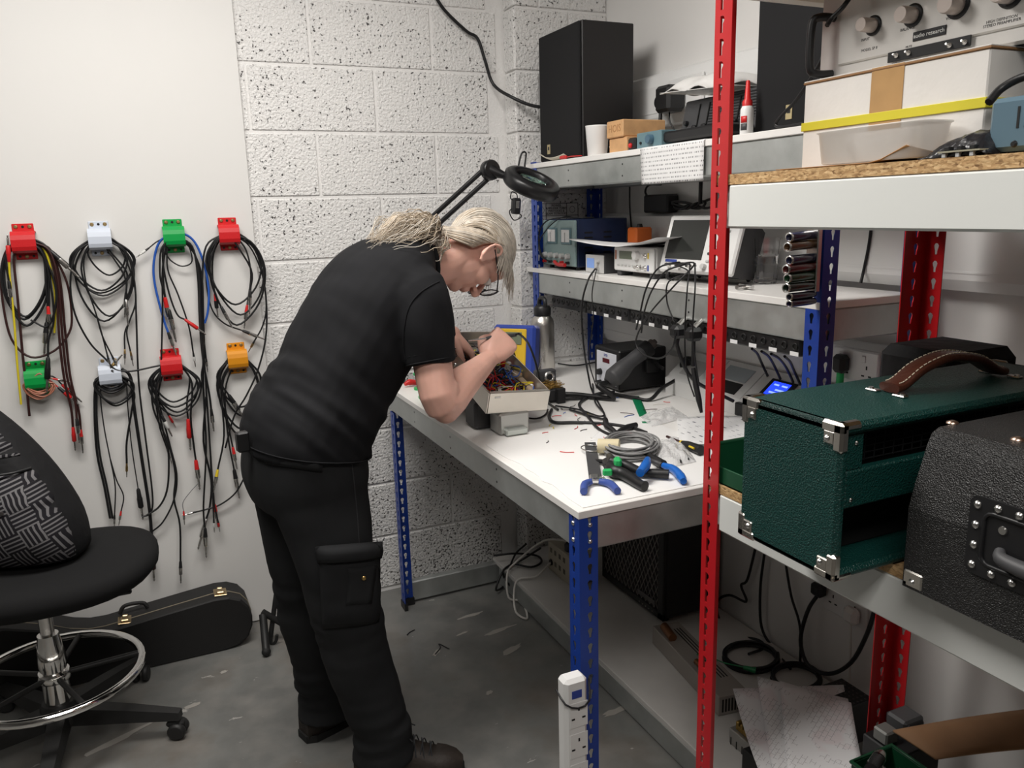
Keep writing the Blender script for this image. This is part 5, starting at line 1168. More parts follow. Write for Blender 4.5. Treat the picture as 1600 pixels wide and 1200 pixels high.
# black mains adapter and cable bundle on the ledge
t = thing('laptop_adapter', 'black brick power adapter on the white ledge', 'adapter', (-.04, -.52, 1.50))
obj('brick', slab(-.058, -.006, -.60, -.45, 1.5005, 1.565, .006), M_BLKP, t, True); b = B(); b.tube([(-.03, -.455, 1.55), (-.035, -.43, 1.575), (-.04, -.46, 1.60), (-.035, -.53, 1.60)], .004, 6); obj('lead', b, M_CBL, t, True)
b = B(); P = []
for k in range(26): u = k/25; P.append((-.035+.012*math.sin(k*1.9), -.61-.25*(.5+.5*math.sin(k*.9+.4))*(.3+.7*u), 1.512+.032*(.5+.5*math.sin(k*1.7))*(.4+.6*u)))
b.tube(P, .0045, 6, sub=4); solo('cable_bundle', b, M_CBL, 'tangled black cable lying on the white ledge', 'cable')
b = B(); b.tube([at(984, 286, x=-.012), at(984, 320, x=-.068), at(986, 350, x=-.068), at(990, 385, x=-.066), at(992, 420, x=-.066)], .0034, 6); solo('wall_cable', b, M_CBL, 'thin black cable running down the wall behind the orange box', 'cable')
b = B(); b.tube([at(1364, 330, x=-.064), at(1358, 380, x=-.064), at(1350, 420, x=-.066), at(1345, 442, x=-.075)], .0042, 6); solo('wall_cable', b, M_CBL, 'black cable on the wall between blue and red posts', 'cable')
b = B(); b.tube([at(1096, 250, x=-.05), at(1095, 285, x=-.066), at(1094, 318, x=-.066)], .0065, 8); solo('wall_cable', b, M_CBL, 'thick black cable beside the red post above the ledge', 'cable')
# ================================================================== things on the worktop
zt = ZB+.0005
b = B(); E = [(-.955, -1.05)]; random.seed(3)
pts = [(-.30, -1.04)]+[(-.968+random.uniform(-.004, .010), -1.06-.54*k/14) for k in range(15)]
pts = [(-.44, -.98), (-.962, -1.04)]+[(-.966+(random.uniform(0, .014) if 3 < k < 14 else 0), -1.06-.525*k/16) for k in range(17)]+[(-.44, -1.585)]
b.prism(pts, .0012, z0=zt); solo('bench_paper', b, mat('bright_paper', (.84, .835, .82), .55), 'large white sheet with torn edge covering the near worktop', 'paper')
ZP = zt+.0014
# steel flask
t = thing('steel_flask', 'brushed steel bottle with black loop cap', 'bottle', (-.43, -.345, ZB))
b = B(); b.lathe([(.036, .0005), (.0435, .006), (.0435, .205), (.040, .225), (.030, .238), (.027, .242)], 32); obj('bottle', b, mat('brushed_steel', (.55, .53, .50), .32, 1, bump=.08, bs=200), t)
b = B(); b.lathe([(.031, .240), (.032, .246), (.032, .268), (.027, .276)], 28); cap = obj('cap', b, M_BLKP, t)
b = B(); b.tube([(0, .022, .268), (0, .025, .285), (0, .015, .303), (0, -.015, .303), (0, -.025, .285), (0, -.022, .268)], .008, 10); obj('cap_loop', b, M_BLKP, cap)
# blue multimeter
MM = T(-.560, -.36, ZB) @ RZ(-46) @ RX(-10)
t = thing('multimeter', 'blue holstered multimeter with yellow face behind the hands', 'multimeter', (-.565, -.36, ZB))
b = B(MM); b.box((0, .008, .112), (.165, .062, .205), bev=.010); obj('holster', b, M_BLUEP, t, True); b = B(MM); b.box((-.012, -.024, .115), (.125, .006, .17), bev=.003); obj('face', b, mat('yellow_panel', (.65, .42, .03), .4), t, True)
b = B(MM); b.box((-.012, -.028, .165), (.09, .003, .045), bev=.001); obj('display', b, mat('lcd_green_grey', (.16, .19, .13), .25), t, True); b = B(MM); b.lathe([(.024, 0), (.022, .010)], 18, frame((-.012, -.027, .10), (0, -1, 0))); obj('dial', b, M_BLKP, t, True)
b = B(MM); b.box((0, .045, .06), (.08, .012, .10), RX(12), .003); obj('kick_stand', b, M_BLUEP, t, True)
t = thing('white_tape_roll', 'roll of white tape behind the steel sponge stand', 'tape', (-.50, -.50, ZB)); b = B(); b.lathe([(.02, .0005), (.035, .0005), (.035, .045), (.02, .045), (.02, .0005)], 24, cap=(False, False)); obj('roll', b, M_PW, t)
# soldering stand
t = thing('soldering_stand', 'black soldering stand with brass wool', 'stand', (-.565, -.655, ZB))
b = B(); b.box((0, 0, .022), (.075, .095, .043), bev=.005); obj('base', b, M_DGREY, t)
b = B(); random.seed(5)
for k in range(60): p = V(random.uniform(-.03, .03), random.uniform(-.04, .015), .045+random.uniform(0, .012)); b.tube([p+V(random.gauss(0, .012), random.gauss(0, .012), random.gauss(0, .004)) for _ in range(4)], .0008, 4, sub=4)
w_ = obj('brass_wool', b, mat('brass_wool_metal', (.45, .28, .08), .4, .9), t); w_['kind'] = 'stuff'
b = B(); b.box((0, .034, .068), (.075, .030, .055), bev=.004); obj('holder_block', b, M_DGREY, t); b = B(); b.lathe([(.019, 0), (.019, .012), (.010, .013), (.009, .004)], 20, frame((.006, .018, .072), (0, -1, .15))); obj('holder_ring', b, M_STEEL, t); b = B(); b.lathe([(.0095, .006), (.0095, .0135)], 16, frame((.006, .018, .072), (0, -1, .15))); obj('holder_bore', b, M_BLKP, t)
b = B(); b.tube([(-.02, .04, .09), (-.012, .03, .13), (-.004, .02, .165)], [.0035, .0025, .001], 8); obj('iron_tip', b, M_STEEL, t)
# amplifier chassis being worked on, open top, standing on its transformers
NL, NR = at(766, 615, y=-1.0), at(860, 610.5, y=-1.0); FR_ = at(775, 516, y=-.56); FL_ = at(697, 524, y=-.56)
o = (NL+NR)*.5; ux = (NR-NL).normalized(); uy = ((FL_+FR_)*.5-o); LEN = uy.length; uy.normalize(); AM = axes(o, ux, uy); W_ = (NR-NL).length/2; D_ = .062; WB_ = (FR_-FL_).length/2
t = thing('amplifier_chassis', 'open aluminium amplifier chassis full of coloured wiring', 'amplifier', (o.x+.05, o.y+.2, ZB))
M_ALU = mat('satin_aluminium', (.66, .62, .56), .38, .9, var=.06, vs=10); M_ALUD = mat('zinc_plate', (.50, .50, .48), .4, .9); M_PCB = mat('dark_wiring_bed', (.018, .016, .02), .6)
def panel(name, a, c, m=M_ALU): bb = B(AM); bb.span(a, c, .0008); return obj(name, bb, m, t, True)
panel('near_wall', (-W_, 0, -D_), (W_, .0022, 0)); panel('far_wall', (-W_, LEN-.002, -D_), (W_, LEN, .004)); panel('left_wall', (-W_, .001, -D_), (-W_+.0022, LEN-.001, 0)); panel('right_wall', (W_-.0022, .001, -D_), (W_, LEN-.001, 0)); panel('deck', (-W_, 0, -D_-.002), (W_, LEN, -D_), M_ALUD)
panel('near_lip', (-W_, 0, -.002), (W_, .014, 0)); panel('lid_seam', (-W_-.006, -.002, -D_), (-W_-.0025, .10, .002)); panel('wiring_board', (-W_+.02, .03, -D_+.004), (W_-.02, LEN-.03, -D_+.007), M_PCB)
panel('slide_plate', (-W_+.016, -.0015, -.016), (-W_+.034, -.0002, -.010), M_PW)
random.seed(11); wc = {'red': M_PR, 'black': M_CBL, 'yellow': M_CYE, 'blue': M_CBU, 'white': M_CWH, 'grey': M_CGR, 'brown': M_CBR}
for k in range(150):
    y = random.random()**1.35; c = random.choice(('red', 'red', 'red', 'yellow', 'white', 'brown', 'black', 'blue')) if y < .35 else random.choice(('black', 'black', 'black', 'grey', 'blue', 'brown', 'yellow', 'black'))
    p = V(random.uniform(-W_+.012, W_-.03), .02+y*(LEN-.05), random.uniform(-D_+.01, -.022)); P = [p]
    for j in range(4): q = P[-1]+V(random.gauss(0, .022), random.gauss(0, .03), random.gauss(0, .009)); q.x = max(-W_+.008, min(W_-.008, q.x)); q.y = max(.008, min(LEN-.01, q.y)); q.z = max(-D_+.008, min(-.006 if y > .3 else .004, q.z)); P.append(q)
    bb = B(AM); bb.tube(P, .0014 if k % 3 else .0018, 5, sub=4); obj('wire', bb, wc[c], t, True)
for k in range(9): bb = B(AM); yy = .05+k*(LEN-.08)/9; bb.lathe([(.007, 0), (.008, .004), (.008, .02), (.006, .022)], 12, T(W_-.016, yy, -D_+.006+.012*(k % 2))); obj('capacitor', bb, (M_CWH, M_WPL, M_PR, M_WOOD)[k % 4], t, True)
for k in range(3): bb = B(AM); bb.cyl((W_-.03, .04+.05*k, -.028), (W_-.03, .082+.05*k, -.028), .012, n=14); obj('large_capacitor', bb, mat('cap_brown', (.30, .23, .16), .4), t, True)
for k in range(6): bb = B(AM); bb.lathe([(.006, 0), (.006, .006), (.003, .008)], 10, frame((-W_-.001, .12+.05*k, -.03), (-1, 0, 0))); obj('side_stud', bb, M_STEEL, t, True)
def under(name, px0, px1, y0, y1, m, bev=.006):
    """block between the chassis deck and the bench"""
    zz = min((AM @ V(0, y0, -D_-.002)).z, (AM @ V(0, y1, -D_-.002)).z)
    a = AM @ V(px0, (y0+y1)/2, 0); c = AM @ V(px1, (y0+y1)/2, 0); yy0 = (AM @ V(0, y0, 0)).y; yy1 = (AM @ V(0, y1, 0)).y
    bb = B(); bb.span((a.x, yy0, ZP), (c.x, yy1, zz), bev); return obj(name, bb, m, t, True)
tr_ = under('near_transformer', -.066, .030, .010, .085, M_ALUD); 
a = AM @ V(-.052, .03, 0); c = AM @ V(.016, .03, 0); bb = B(); bb.span((a.x, a.y-.038, ZP), (c.x, a.y+.04, ZP+.020), .004); obj('transformer_foot', bb, mat('pale_steel_can', (.62, .66, .63), .35, .8), t, True)
under('dark_transformer', -W_-.012, -.03, .10, .19, M_DGREY, .01); under('far_transformer', -.06, .06, LEN-.14, LEN-.03, M_DGREY, .01)
# soldering pen in the right hand with its cord
t = thing('soldering_pen', 'black soldering pen held in the right hand', 'soldering iron', qR((.10, .03, -.05)))
pe0 = at(808, 523, n=PL, o=RHM @ V(.07, .045, .012)); tip = RHM @ V(.10, .0, -.10); tip = at(772, 566, n=PL, o=RHM @ V(.1, 0, -.02)); tip = Vector((tip.x, tip.y+.03, tip.z)); gp = at(784, 526, n=PL, o=RHM @ V(.07, .045, .012))
dd = (pe0-gp).normalized()
b = B(); b.lathe([(.0045, -.055), (.008, -.035), (.0085, -.01), (.0075, .02), (.0060, .03), (.0055, .05)], 14, frame(gp, dd)); obj('grip', b, M_DGREY, t, True)
b = B(); b.lathe([(.0015, -.115), (.003, -.10), (.0032, -.055)], 10, frame(gp, dd)); obj('tip', b, M_STEEL, t, True)
ce = gp+dd*.05
b = B(); b.tube([ce-dd*.004, ce+dd*.015, at(826, 538, y=-.75), at(838, 570, y=-.70), at(845, 605, y=-.66), Vector((-.60, -.70, ZB+.006)), at(872, 640, z=ZB+.006)], .0036, 8); obj('cord', b, M_CBL, t, True)
# hot air station
t = thing('hot_air_station', 'black hot air rework station with white control panel', 'rework station', (-.25, -.61, ZB))
obj('case', slab(-.325, -.13, -.712, -.545, ZB+.008, 1.045, .005), M_BLKP, t, True); obj('control_panel', slab(-.3268, -.325, -.695, -.565, ZB+.022, 1.03, .004), mat('panel_white', (.72, .74, .80), .4), t, True)
obj('display', slab(-.3285, -.3268, -.652, -.607, .992, 1.008, .001), mat('red_led_window', (.10, .008, .01), .2), t, True)
for y, z, r in ((-.592, .955, .012), (-.592, .918, .008), (-.66, .97, .004)): b = B(); b.lathe([(r, 0), (r*.85, .014)], 14, frame((-.3268, y, z), (-1, 0, 0))); obj('knob', b, M_PR if r < .005 else M_BLKP, t, True)
text('panel_text', 'SMD', .013, T(-.3270, -.627, 1.0185) @ RZ(-90) @ RX(90), M_BLUEP, t, True)
for x in (-.30, -.15):
    for y in (-.69, -.565): b = B(); b.lathe([(.008, 0), (.008, .009)], 10, T(x, y, ZB+.0003)); obj('foot', b, M_BLKP, t, True)
t = thing('hot_air_gun', 'black hot air gun resting in its cradle on the station side', 'hot air gun', (-.27, -.76, ZB))
g0, g1, g2 = at(950, 598, y=-.765), at(985, 565, y=-.765), at(1010, 546, y=-.760); g3 = at(1024, 533, y=-.757)
b = B(); b.tube([g0, g0.lerp(g1, .25), g0.lerp(g1, .6), g1, g2], [.018, .034, .032, .024, .026], 16, sub=6); obj('body', b, M_DGREY, t, True)
b = B(); b.cyl(g2.lerp(g1, .3), g2.lerp(g1, -.15), .029, n=18); obj('collar', b, M_BLKP, t, True)
b = B(); b.cyl(g2, g2.lerp(g3, .75), .018, n=16); b.cyl(g2.lerp(g3, .7), g3, .009, n=12); obj('nozzle', b, mat('heat_blued_steel', (.18, .15, .14), .35, .9), t, True)
b = B(); b.box((-.20, -.722, .985), (.05, .02, .05), bev=.004); b.tube([(-.20, -.728, 1.0), (-.20, -.75, .995), (-.20, -.79, .985)], .006, 8); obj('cradle', b, M_BLKP, t, True)
b = B(); b.tube([g0, at(935, 603, y=-.77), Vector((-.40, -.80, ZB+.012)), at(900, 617, z=ZB+.011), at(880, 616, z=ZB+.011), at(862, 612, z=ZB+.011)], .0095, 10); obj('hose', b, M_BLKP, t, True)
# white sloping power console along the wall
t = thing('power_console', 'white sloping bench power console with blue lit display', 'console', (-.12, -1.15, ZB))
pr = [(-.178, ZB+.0005), (-.180, .950), (-.075, 1.030), (-.067, 1.030), (-.067, ZB+.0005)]
b = B(); b.loft([[(p[0], y, p[1]) for p in pr] for y in (-1.585, -.775)], smooth=False); obj('housing', b, M_WPL, t, True)
SN = Vector((-.080, 0, .105)).normalized(); SU = Vector((.105, 0, .080)).normalized()
def on_slope(y, u, w_, h, th, m, name, bev=.001, off=0):
    c = Vector((-.180, y, .950))+SU*u+SN*(th/2+off); bb = B(); bb.box((0, 0, 0), (w_, h, th), axes(c, (0, -1, 0), SU), bev); return obj(name, bb, m, t, True)
for y in (-.98, -1.155, -1.40): on_slope(y, .066, .003, .128, .0012, M_GREYP, 'panel_seam', 0)
on_slope(-1.255, .066, .105, .078, .004, M_BLKP, 'display_bezel', .002); on_slope(-1.255, .068, .068, .052, .0015, mat('blue_lcd', (.015, .05, .95), .2, emit=1.6), 'blue_display', 0, .004)
for k, (dy, du, w2) in enumerate(((-.018, .014, .022), (.014, .014, .02), (-.012, -.004, .034), (.0, -.016, .04))): on_slope(-1.255+dy, .068+du, w2, .006, .0004, mat('lcd_digits', (.3, .45, 1), .3, emit=1.2), 'digit_row', 0, .0055)
on_slope(-1.06, .032, .12, .045, .003, M_BLKP, 'dark_window'); on_slope(-1.06, .088, .12, .055, .002, mat('meter_paper_glass', (.42, .47, .50), .2), 'meter_scale')
for y in (-.87,): on_slope(y, .066, .10, .07, .002, M_GREYP, 'blank_plate')
for y in (-1.17, -1.34): 
    for u in (.018, .115): bb = B(); bb.lathe([(.003, 0), (.002, .0015)], 8, frame(Vector((-.18, y, .95))+SU*u, SN)); obj('screw', bb, M_STEEL, t, True)
obj('side_socket', slab(-.20, -.181, -1.20, -1.155, .905, .945, .003), M_BLKP, t, True)
t = thing('round_plug', 'round black mains plug with cable by the console', 'plug', (-.1, -.80, ZB))
p = at(1073, 572, x=-.115); b = B(); b.lathe([(.018, 0), (.031, .006), (.031, .026), (.022, .036)], 20, frame(p+V(.02, 0, 0), (-1, -.3, .2))); obj('plug_body', b, M_BLKP, t, True)
b = B(); b.tube([p-V(.005, -.005, .015), at(1058, 592, y=-.82), at(1035, 606, y=-.84), Vector((-.30, -.86, ZB+.007)), at(992, 622, z=ZB+.007), at(965, 617, z=ZB+.007), Vector((-.365, -.70, ZB+.007))], .0062, 8); obj('lead', b, M_CBL, t, True)
# green strap
b = B(); A_ = at(992, 620, z=zt); C_ = at(1011, 662, z=zt); ux_ = (C_-A_).normalized(); uy_ = Z.cross(ux_)
b.sheet(lambda u, v: A_+ux_*(u*(C_-A_).length)+uy_*(.027*(v-.5))+Z*(.0015+.002*math.sin(6*u)), 10, 3, .0018); solo('green_strap', b, mat('green_tape', (.0, .17, .065), .5), 'green strap lying flat on the worktop', 'strap')
# black cables on the worktop
zc = ZB+.006
def bl(label, pix, r=.004, m=None, z=zc): return lead(label, [at(q[0], q[1], z=q[2] if len(q) > 2 else z) for q in pix], r, m, 'bench_cable')
bl('thick black cable curving around the near right of the chassis', [(862, 640), (858, 652), (868, 660), (900, 660), (945, 662), (985, 668), (1010, 676)], .0052)
bl('black cable passing under the chassis toward the wall', [(1000, 678), (960, 680), (935, 670), (918, 650), (905, 632), (920, 620), (945, 612)], .0046)
bl('black cable with square clip beside the chassis', [(860, 628), (885, 624), (915, 622), (940, 615), (960, 612)], .0046)
bl('thin black cable bending back on the worktop', [(868, 634), (905, 640), (935, 650), (944, 646), (930, 628), (926, 600)], .003)
bl('thin black cable along the back of the worktop', [(872, 568), (900, 571), (935, 565)], .003)
bl('black lead under the near end of the chassis', [(815, 652), (838, 654), (852, 648), (856, 640)], .003)
t = thing('cable_clip', 'square black cable clip beside the chassis', 'clip', at(876, 632, z=ZB)); p = at(876, 630, z=ZB); obj('clip', (lambda b: b.box((p.x, p.y, ZB+.026), (.030, .018, .05), None, .002))(B()), M_BLKP, t, True)
# side cutters
zf = ZP
def pl(px, py, dz=0): return at(px, py, z=zf+dz)
t = thing('flush_cutters', 'blue handled cutters with a steel strip blade at the worktop edge', 'cutters', pl(930, 745))
b = B(); A_ = pl(922, 692, .006); C_ = pl(931, 752, .006); u_ = (C_-A_).normalized(); v_ = Z.cross(u_); b.box((0, 0, 0), ((C_-A_).length, .030, .004), axes((A_+C_)/2, u_, v_), .0006); obj('steel_strip', b, M_DGREY, t, True)
b = B(); b.box((0, 0, 0), (.045, .022, .010), axes(pl(929, 748, .011), u_, v_), .003); b.lathe([(.006, 0), (.005, .004)], 12, T(*pl(930, 748, .016))); obj('jaw', b, M_STEEL, t, True)
for P in ([(924, 752), (914, 757), (912, 768)], [(937, 752), (953, 756), (965, 767)]): b = B(); b.tube([pl(x, y, .010) for x, y in P], [.007, .0095, .0085], 10, sub=6); obj('handle', b, mat('violet_blue_grip', (.045, .085, .32), .45), t, True)
b = B(); b.tube([pl(930, 750, .012), pl(941, 745, .014), pl(948, 752, .010)], .002, 6); obj('spring', b, M_STEEL, t, True)
b = B(); q = pl(923, 702, .008); b.tube([q+V(.024*math.cos(a), .030*math.sin(a), .003) for a in [2*math.pi*k/14 for k in range(14)]], .0016, 6, closed=True, sub=1); solo('wire_ring', b, M_STEEL, 'thin wire ring round the steel strip', 'ring')
# wire stripper
t = thing('wire_stripper', 'black wire stripper with green trigger on the near worktop', 'wire stripper', pl(975, 735))
b = B(); b.tube([pl(948, 722, .016), pl(958, 735, .018), pl(975, 741, .016), pl(1000, 757, .012), pl(1008, 760, .012)], [.012, .017, .014, .0115, .0125], 12, sub=6); obj('lower_handle', b, M_BLKP, t, True)
b = B(); b.tube([pl(956, 722, .026), pl(978, 728, .024), pl(1005, 738, .014), pl(1045, 741, .014)], [.014, .013, .0105, .011], 12, sub=6); obj('upper_handle', b, M_BLKP, t, True)
b = B(); b.tube([pl(952, 712, .02), pl(956, 722, .024), pl(951, 730, .02)], [.008, .013, .011], 10); obj('head', b, M_BLKP, t, True)
gM = mat('bright_green_plastic', (.02, .45, .12), .4); b = B(); b.box((0, 0, 0), (.026, .022, .018), axes(pl(965, 722, .038), ux_, Z), .005); obj('green_trigger', b, gM, t, True); b = B(); b.box((0, 0, 0), (.022, .016, .012), axes(pl(949, 738, .022), (1, -.4, 0), Z), .003); obj('green_stop', b, gM, t, True)
b = B(); b.tube([pl(946, 722, .012), pl(935, 720, .008), pl(931, 718, .006)], [.007, .005, .002], 8); obj('nose', b, M_BLKP, t, True)
# blue pliers
t = thing('blue_pliers', 'bright blue handled pliers beside the bag on the worktop', 'pliers', pl(1030, 735))
bM = mat('bright_blue_grip', (.01, .13, .52), .3)
b = B(); b.tube([pl(1004, 708, .012), pl(1018, 715, .013), pl(1036, 726, .013)], [.004, .010, .012], 10, sub=6); obj('jaw', b, M_BLKP, t, True)
b = B(); b.tube([pl(1036, 727, .014), pl(1052, 733, .013), pl(1064, 745, .012), pl(1068, 752, .011)], [.007, .010, .011, .008], 10, sub=6); obj('handle', b, bM, t, True); b = B(); b.tube([pl(1012, 718, .03), pl(1009, 727, .032), pl(1000, 739, .030)], [.008, .012, .010], 10, sub=6); obj('handle', b, bM, t, True)
b = B(); b.tube([pl(1014, 719, .022), pl(1024, 722, .018), pl(1034, 726, .016)], .006, 8); obj('handle_shank', b, M_DGREY, t, True)
# grey cable coil with a paper band
t = thing('cable_coil', 'coil of grey cable with a cream paper tag', 'cable', pl(985, 706))
c0 = pl(984, 706); e1 = (pl(1026, 707)-pl(940, 703))*.5; e2 = Vector((-e1.y, e1.x, 0)).normalized()*.10; random.seed(21); b = B(); P = []
JT = [(random.uniform(.74, 1.02), random.uniform(-.06, .06), random.uniform(-.08, .08)) for _ in range(20)]
for k in range(19*16):
    a = 2*math.pi*k/16; i0 = k//16; f0 = (k % 16)/16; j0, j1 = JT[i0], JT[i0+1]; rr = j0[0]*(1-f0)+j1[0]*f0; P.append(c0+e1*(math.cos(a)*rr+j0[1]*(1-f0)+j1[1]*f0)+e2*(math.sin(a)*rr+j0[2]*(1-f0)+j1[2]*f0)+Z*(.0035+.0016*i0+.0015*math.sin(k*.9)))
b.tube(P, .0024, 6, sub=2); obj('coil', b, M_CGR, t, True)
b = B(); a = c0+e1*math.cos(3.5)*.93+e2*math.sin(3.5)*.93; b.tube([a+V(-.012, .01, .022), a+V(.03, -.025, .024)], .019, 10, sub=2); obj('paper_tag', b, mat('cream_paper', (.66, .58, .38), .6), t, True)
# diagonal cutters
t = thing('side_cutters', 'open black side cutters on the middle of the worktop', 'cutters', pl(965, 668))
for P in ([(946, 656), (948, 665), (957, 672), (962, 676)], [(994, 664), (980, 668), (970, 673), (964, 677)]): b = B(); b.tube([pl(x, y, .010) for x, y in P], [.008, .0095, .008, .006], 10, sub=6); obj('handle', b, M_BLKP, t, True)
for P in ([(962, 676), (957, 680), (953, 683)], [(963, 676), (963, 680), (961, 684)]): b = B(); b.tube([pl(x, y, .008) for x, y in P], [.008, .006, .001], 8); obj('blade', b, M_DGREY, t, True)
# papers, bags, screwdriver
def quad(pix, z, nu=8, nv=8, th=.0005, wob=.002):
    c = [at(x, y, z=z) for x, y in pix]; b = B(); b.sheet(lambda u, v: (c[0]*(1-u)+c[1]*u)*(1-v)+(c[3]*(1-u)+c[2]*u)*v+Z*(wob*math.sin(5*u+3*v)), nu, nv, th); return b
M_NOTE = m_print('handwritten_note', (.80, .80, .80), (.12, .12, .15), 90, 160, .57, (0, 1))
solo('note_sheet', quad([(1057, 653), (1185, 648), (1200, 690), (1062, 694)], zt+.012), M_NOTE, 'white note sheet with handwriting left of the green cabinet', 'paper')
solo('paper_scrap', quad([(938, 672), (975, 668), (978, 684), (922, 688)], ZP+.001, wob=.001), M_PAPER, 'scrap of white paper under the side cutters', 'paper')
M_FILM = mat('clear_bag_film', (.88, .88, .88), .18, alpha=.42, bump=.7, bs=45, bd=.01)
def bag(label, pix, z, h, seed):
    c = [at(x, y, z=z) for x, y in pix]; b = B()
    def f(u, v):
        e = (1-(2*u-1)**4)*(1-(2*v-1)**4); p = (c[0]*(1-u)+c[1]*u)*(1-v)+(c[3]*(1-u)+c[2]*u)*v
        return p+Z*(.002+h*e*(.6+.5*mnoise.noise(Vector((u*5+seed, v*5, 0)))))
    b.sheet(f, 18, 14, .0006, smooth=False); return solo('plastic_bag', b, M_FILM, label, 'bag')
bag('clear plastic bag of small leads beside the blue pliers', [(1022, 690), (1062, 685), (1088, 722), (1030, 735)], ZP, .025, 2); bag('crumpled clear plastic bag behind the note sheet', [(1000, 652), (1050, 636), (1075, 652), (1018, 668)], zt, .02, 5)
b = B(); b.tube([pl(1052, 702, .008), pl(1060, 710, .008), pl(1064, 722, .008)], .0026, 6); solo('short_lead', b, M_CBL, 'short black lead inside the clear bag', 'cable'); b = B(); b.tube([pl(1062, 698, .008), pl(1072, 708, .008), pl(1076, 718, .008)], .0022, 6); solo('short_lead', b, M_CBL, 'second short black lead in the clear bag', 'cable')
t = thing('screwdriver', 'black and yellow screwdriver beside the red post', 'screwdriver', pl(1075, 698)); s0, s1, s2 = pl(1042, 682, .012), pl(1064, 691, .012), pl(1096, 704, .014)
b = B(); b.cyl(s0, s1, .0035); obj('shaft', b, M_CBR, t, True); b = B(); b.lathe([(.006, 0), (.006, .006)], 12, frame(s1, s2-s1)); obj('yellow_collar', b, M_PY, t, True); b = B(); b.tube([s1+(s2-s1)*.08, s1.lerp(s2, .35), s1.lerp(s2, .6), s2], [.0065, .011, .012, .013], 10); obj('handle', b, M_BLKP, t, True); b = B(); b.tube([s1.lerp(s2, .6)+V(-.012, 0, .004), s1.lerp(s2, .85)+V(-.013, 0, .004)], .003, 6); obj('yellow_stripe', b, M_PY, t, True)
# green parts tray
t = thing('parts_tray', 'dark green plastic parts tray behind the red post', 'tray', (-.66, -1.86, .985)); gM2 = mat('dark_green_plastic', (.008, .07, .03), .4)
x0, x1, y0, y1, zz = -.775, -.60, -1.915, -1.775, .9856
obj('tray_base', slab(x0, x1, y0, y1, zz, zz+.004, .001), gM2, t, True); obj('tray_side', slab(x0, x1, y1-.004, y1, zz, zz+.075, .001), gM2, t, True); obj('tray_side', slab(x0, x1, y0, y0+.004, zz, zz+.075, .001), gM2, t, True); obj('tray_back', slab(x1-.004, x1, y0, y1, zz, zz+.075, .001), gM2, t, True); obj('tray_front', slab(x0, x0+.004, y0, y1, zz, zz+.035, .001), gM2, t, True); b = B(); b.tube([(x0, y1, zz+.075), (x1, y1, zz+.075), (x1, y0, zz+.075), (x0, y0, zz+.075)], .005, 8, sub=1); obj('rim', b, gM2, t, True)
# snippets of wire on the worktop
random.seed(31); cols = (M_PR, M_PR, M_CYE, M_CBL, M_CBL, M_CWH, M_PR, M_CBR, M_CBU); cn = ('red', 'red', 'yellow', 'black', 'black', 'white', 'red', 'brown', 'blue')
spots = [(852, 676), (886, 706), (860, 664), (918, 660), (905, 655), (928, 667), (935, 664), (888, 640), (882, 645), (870, 650), (900, 648), (912, 645), (878, 638), (895, 634), (1030, 632), (1042, 628), (980, 646), (983, 650), (1000, 690), (988, 676), (995, 678), (855, 690), (912, 672), (930, 685), (942, 686), (1016, 640), (958, 622), (968, 684), (900, 668), (864, 668)]
for k, (px, py) in enumerate(spots):
    p = at(px, py, z=ZP+.0012); a = random.random()*6.3; L = random.uniform(.008, .024); d = V(math.cos(a), math.sin(a), 0)*L; b = B(); b.tube([p-d, p+V(-d.y, d.x, 0)*.25, p+d], .0011, 5, sub=3)
    solo('wire_snippet', b, cols[k % 9], 'tiny %s wire offcut among the scraps on the worktop' % cn[k % 9], 'wire', 'wire offcuts on the worktop')
# green spools by the wall end
def spool(x, y, z, label):
    t = thing('wire_spool', label, 'spool', (x, y, z)); b = B(); b.lathe([(.026, .0005), (.026, .007)], 22); obj('lower_flange', b, gM, t); b = B(); b.lathe([(.012, .006), (.012, .055)], 16); obj('core', b, M_CWH if z > .9 and y < -.36 else gM, t); b = B(); b.lathe([(.026, .054), (.026, .061)], 22); obj('upper_flange', b, gM, t)
p = at(658, 608, z=ZB+.0003); spool(p.x, p.y, ZB, 'bright green wire spool at the wall end of the worktop'); p = at(664, 622, z=ZB); spool(p.x+.004, p.y, ZB+.0002, 'green flanged wire spool nearer the worktop front edge')
b = B(); q0, q1 = at(632, 601, z=ZB+.012), at(652, 598, z=ZB+.012); b.tube([q0, q0.lerp(q1, .4)+Z*.006, q1], [.006, .012, .009], 10); solo('red_tool_grip', b, M_PR, 'red tool handle at the wall end of the worktop', 'tool')
# magnifier lamp clamped to the far shelf post
t = thing('magnifier_lamp', 'black magnifier lamp on a jointed twin arm', 'lamp', (-.40, -.22, 1.2))
J = at(766, 266, y=-.42); Hc = at(829, 290, y=-.50); Lo = at(672, 352, y=-.30); base = Vector((-.93, -.13, .92))
M_LB = mat('black_lamp_enamel', (.010, .010, .011), .35)
av = (Lo-J).normalized(); off = av.cross(Vector((0, 1, 0))).normalized()*.017
for s in (-1, 1): b = B(); b.cyl(J+off*s, Lo+off*s+av*.10, .0085, n=10); obj('upper_arm', b, M_LB, t, True)
E2 = Lo+av*.10
b = B(); b.lathe([(.030, -.016), (.034, -.012), (.034, .012), (.030, .016)], 22, frame(J, (.2, -1, .1))); jn = obj('joint', b, M_LB, t, True); b = B(); b.lathe([(.008, .016), (.006, .021)], 12, frame(J, (.2, -1, .1))); obj('joint_bolt', b, M_STEEL, jn, True)
b = B(); b.tube([J, J.lerp(Hc, .35)], [.022, .012], 12, sub=3); b.tube([J.lerp(Hc, .32), J.lerp(Hc, .5)], .006, 8, sub=2); obj('neck', b, M_LB, t, True)
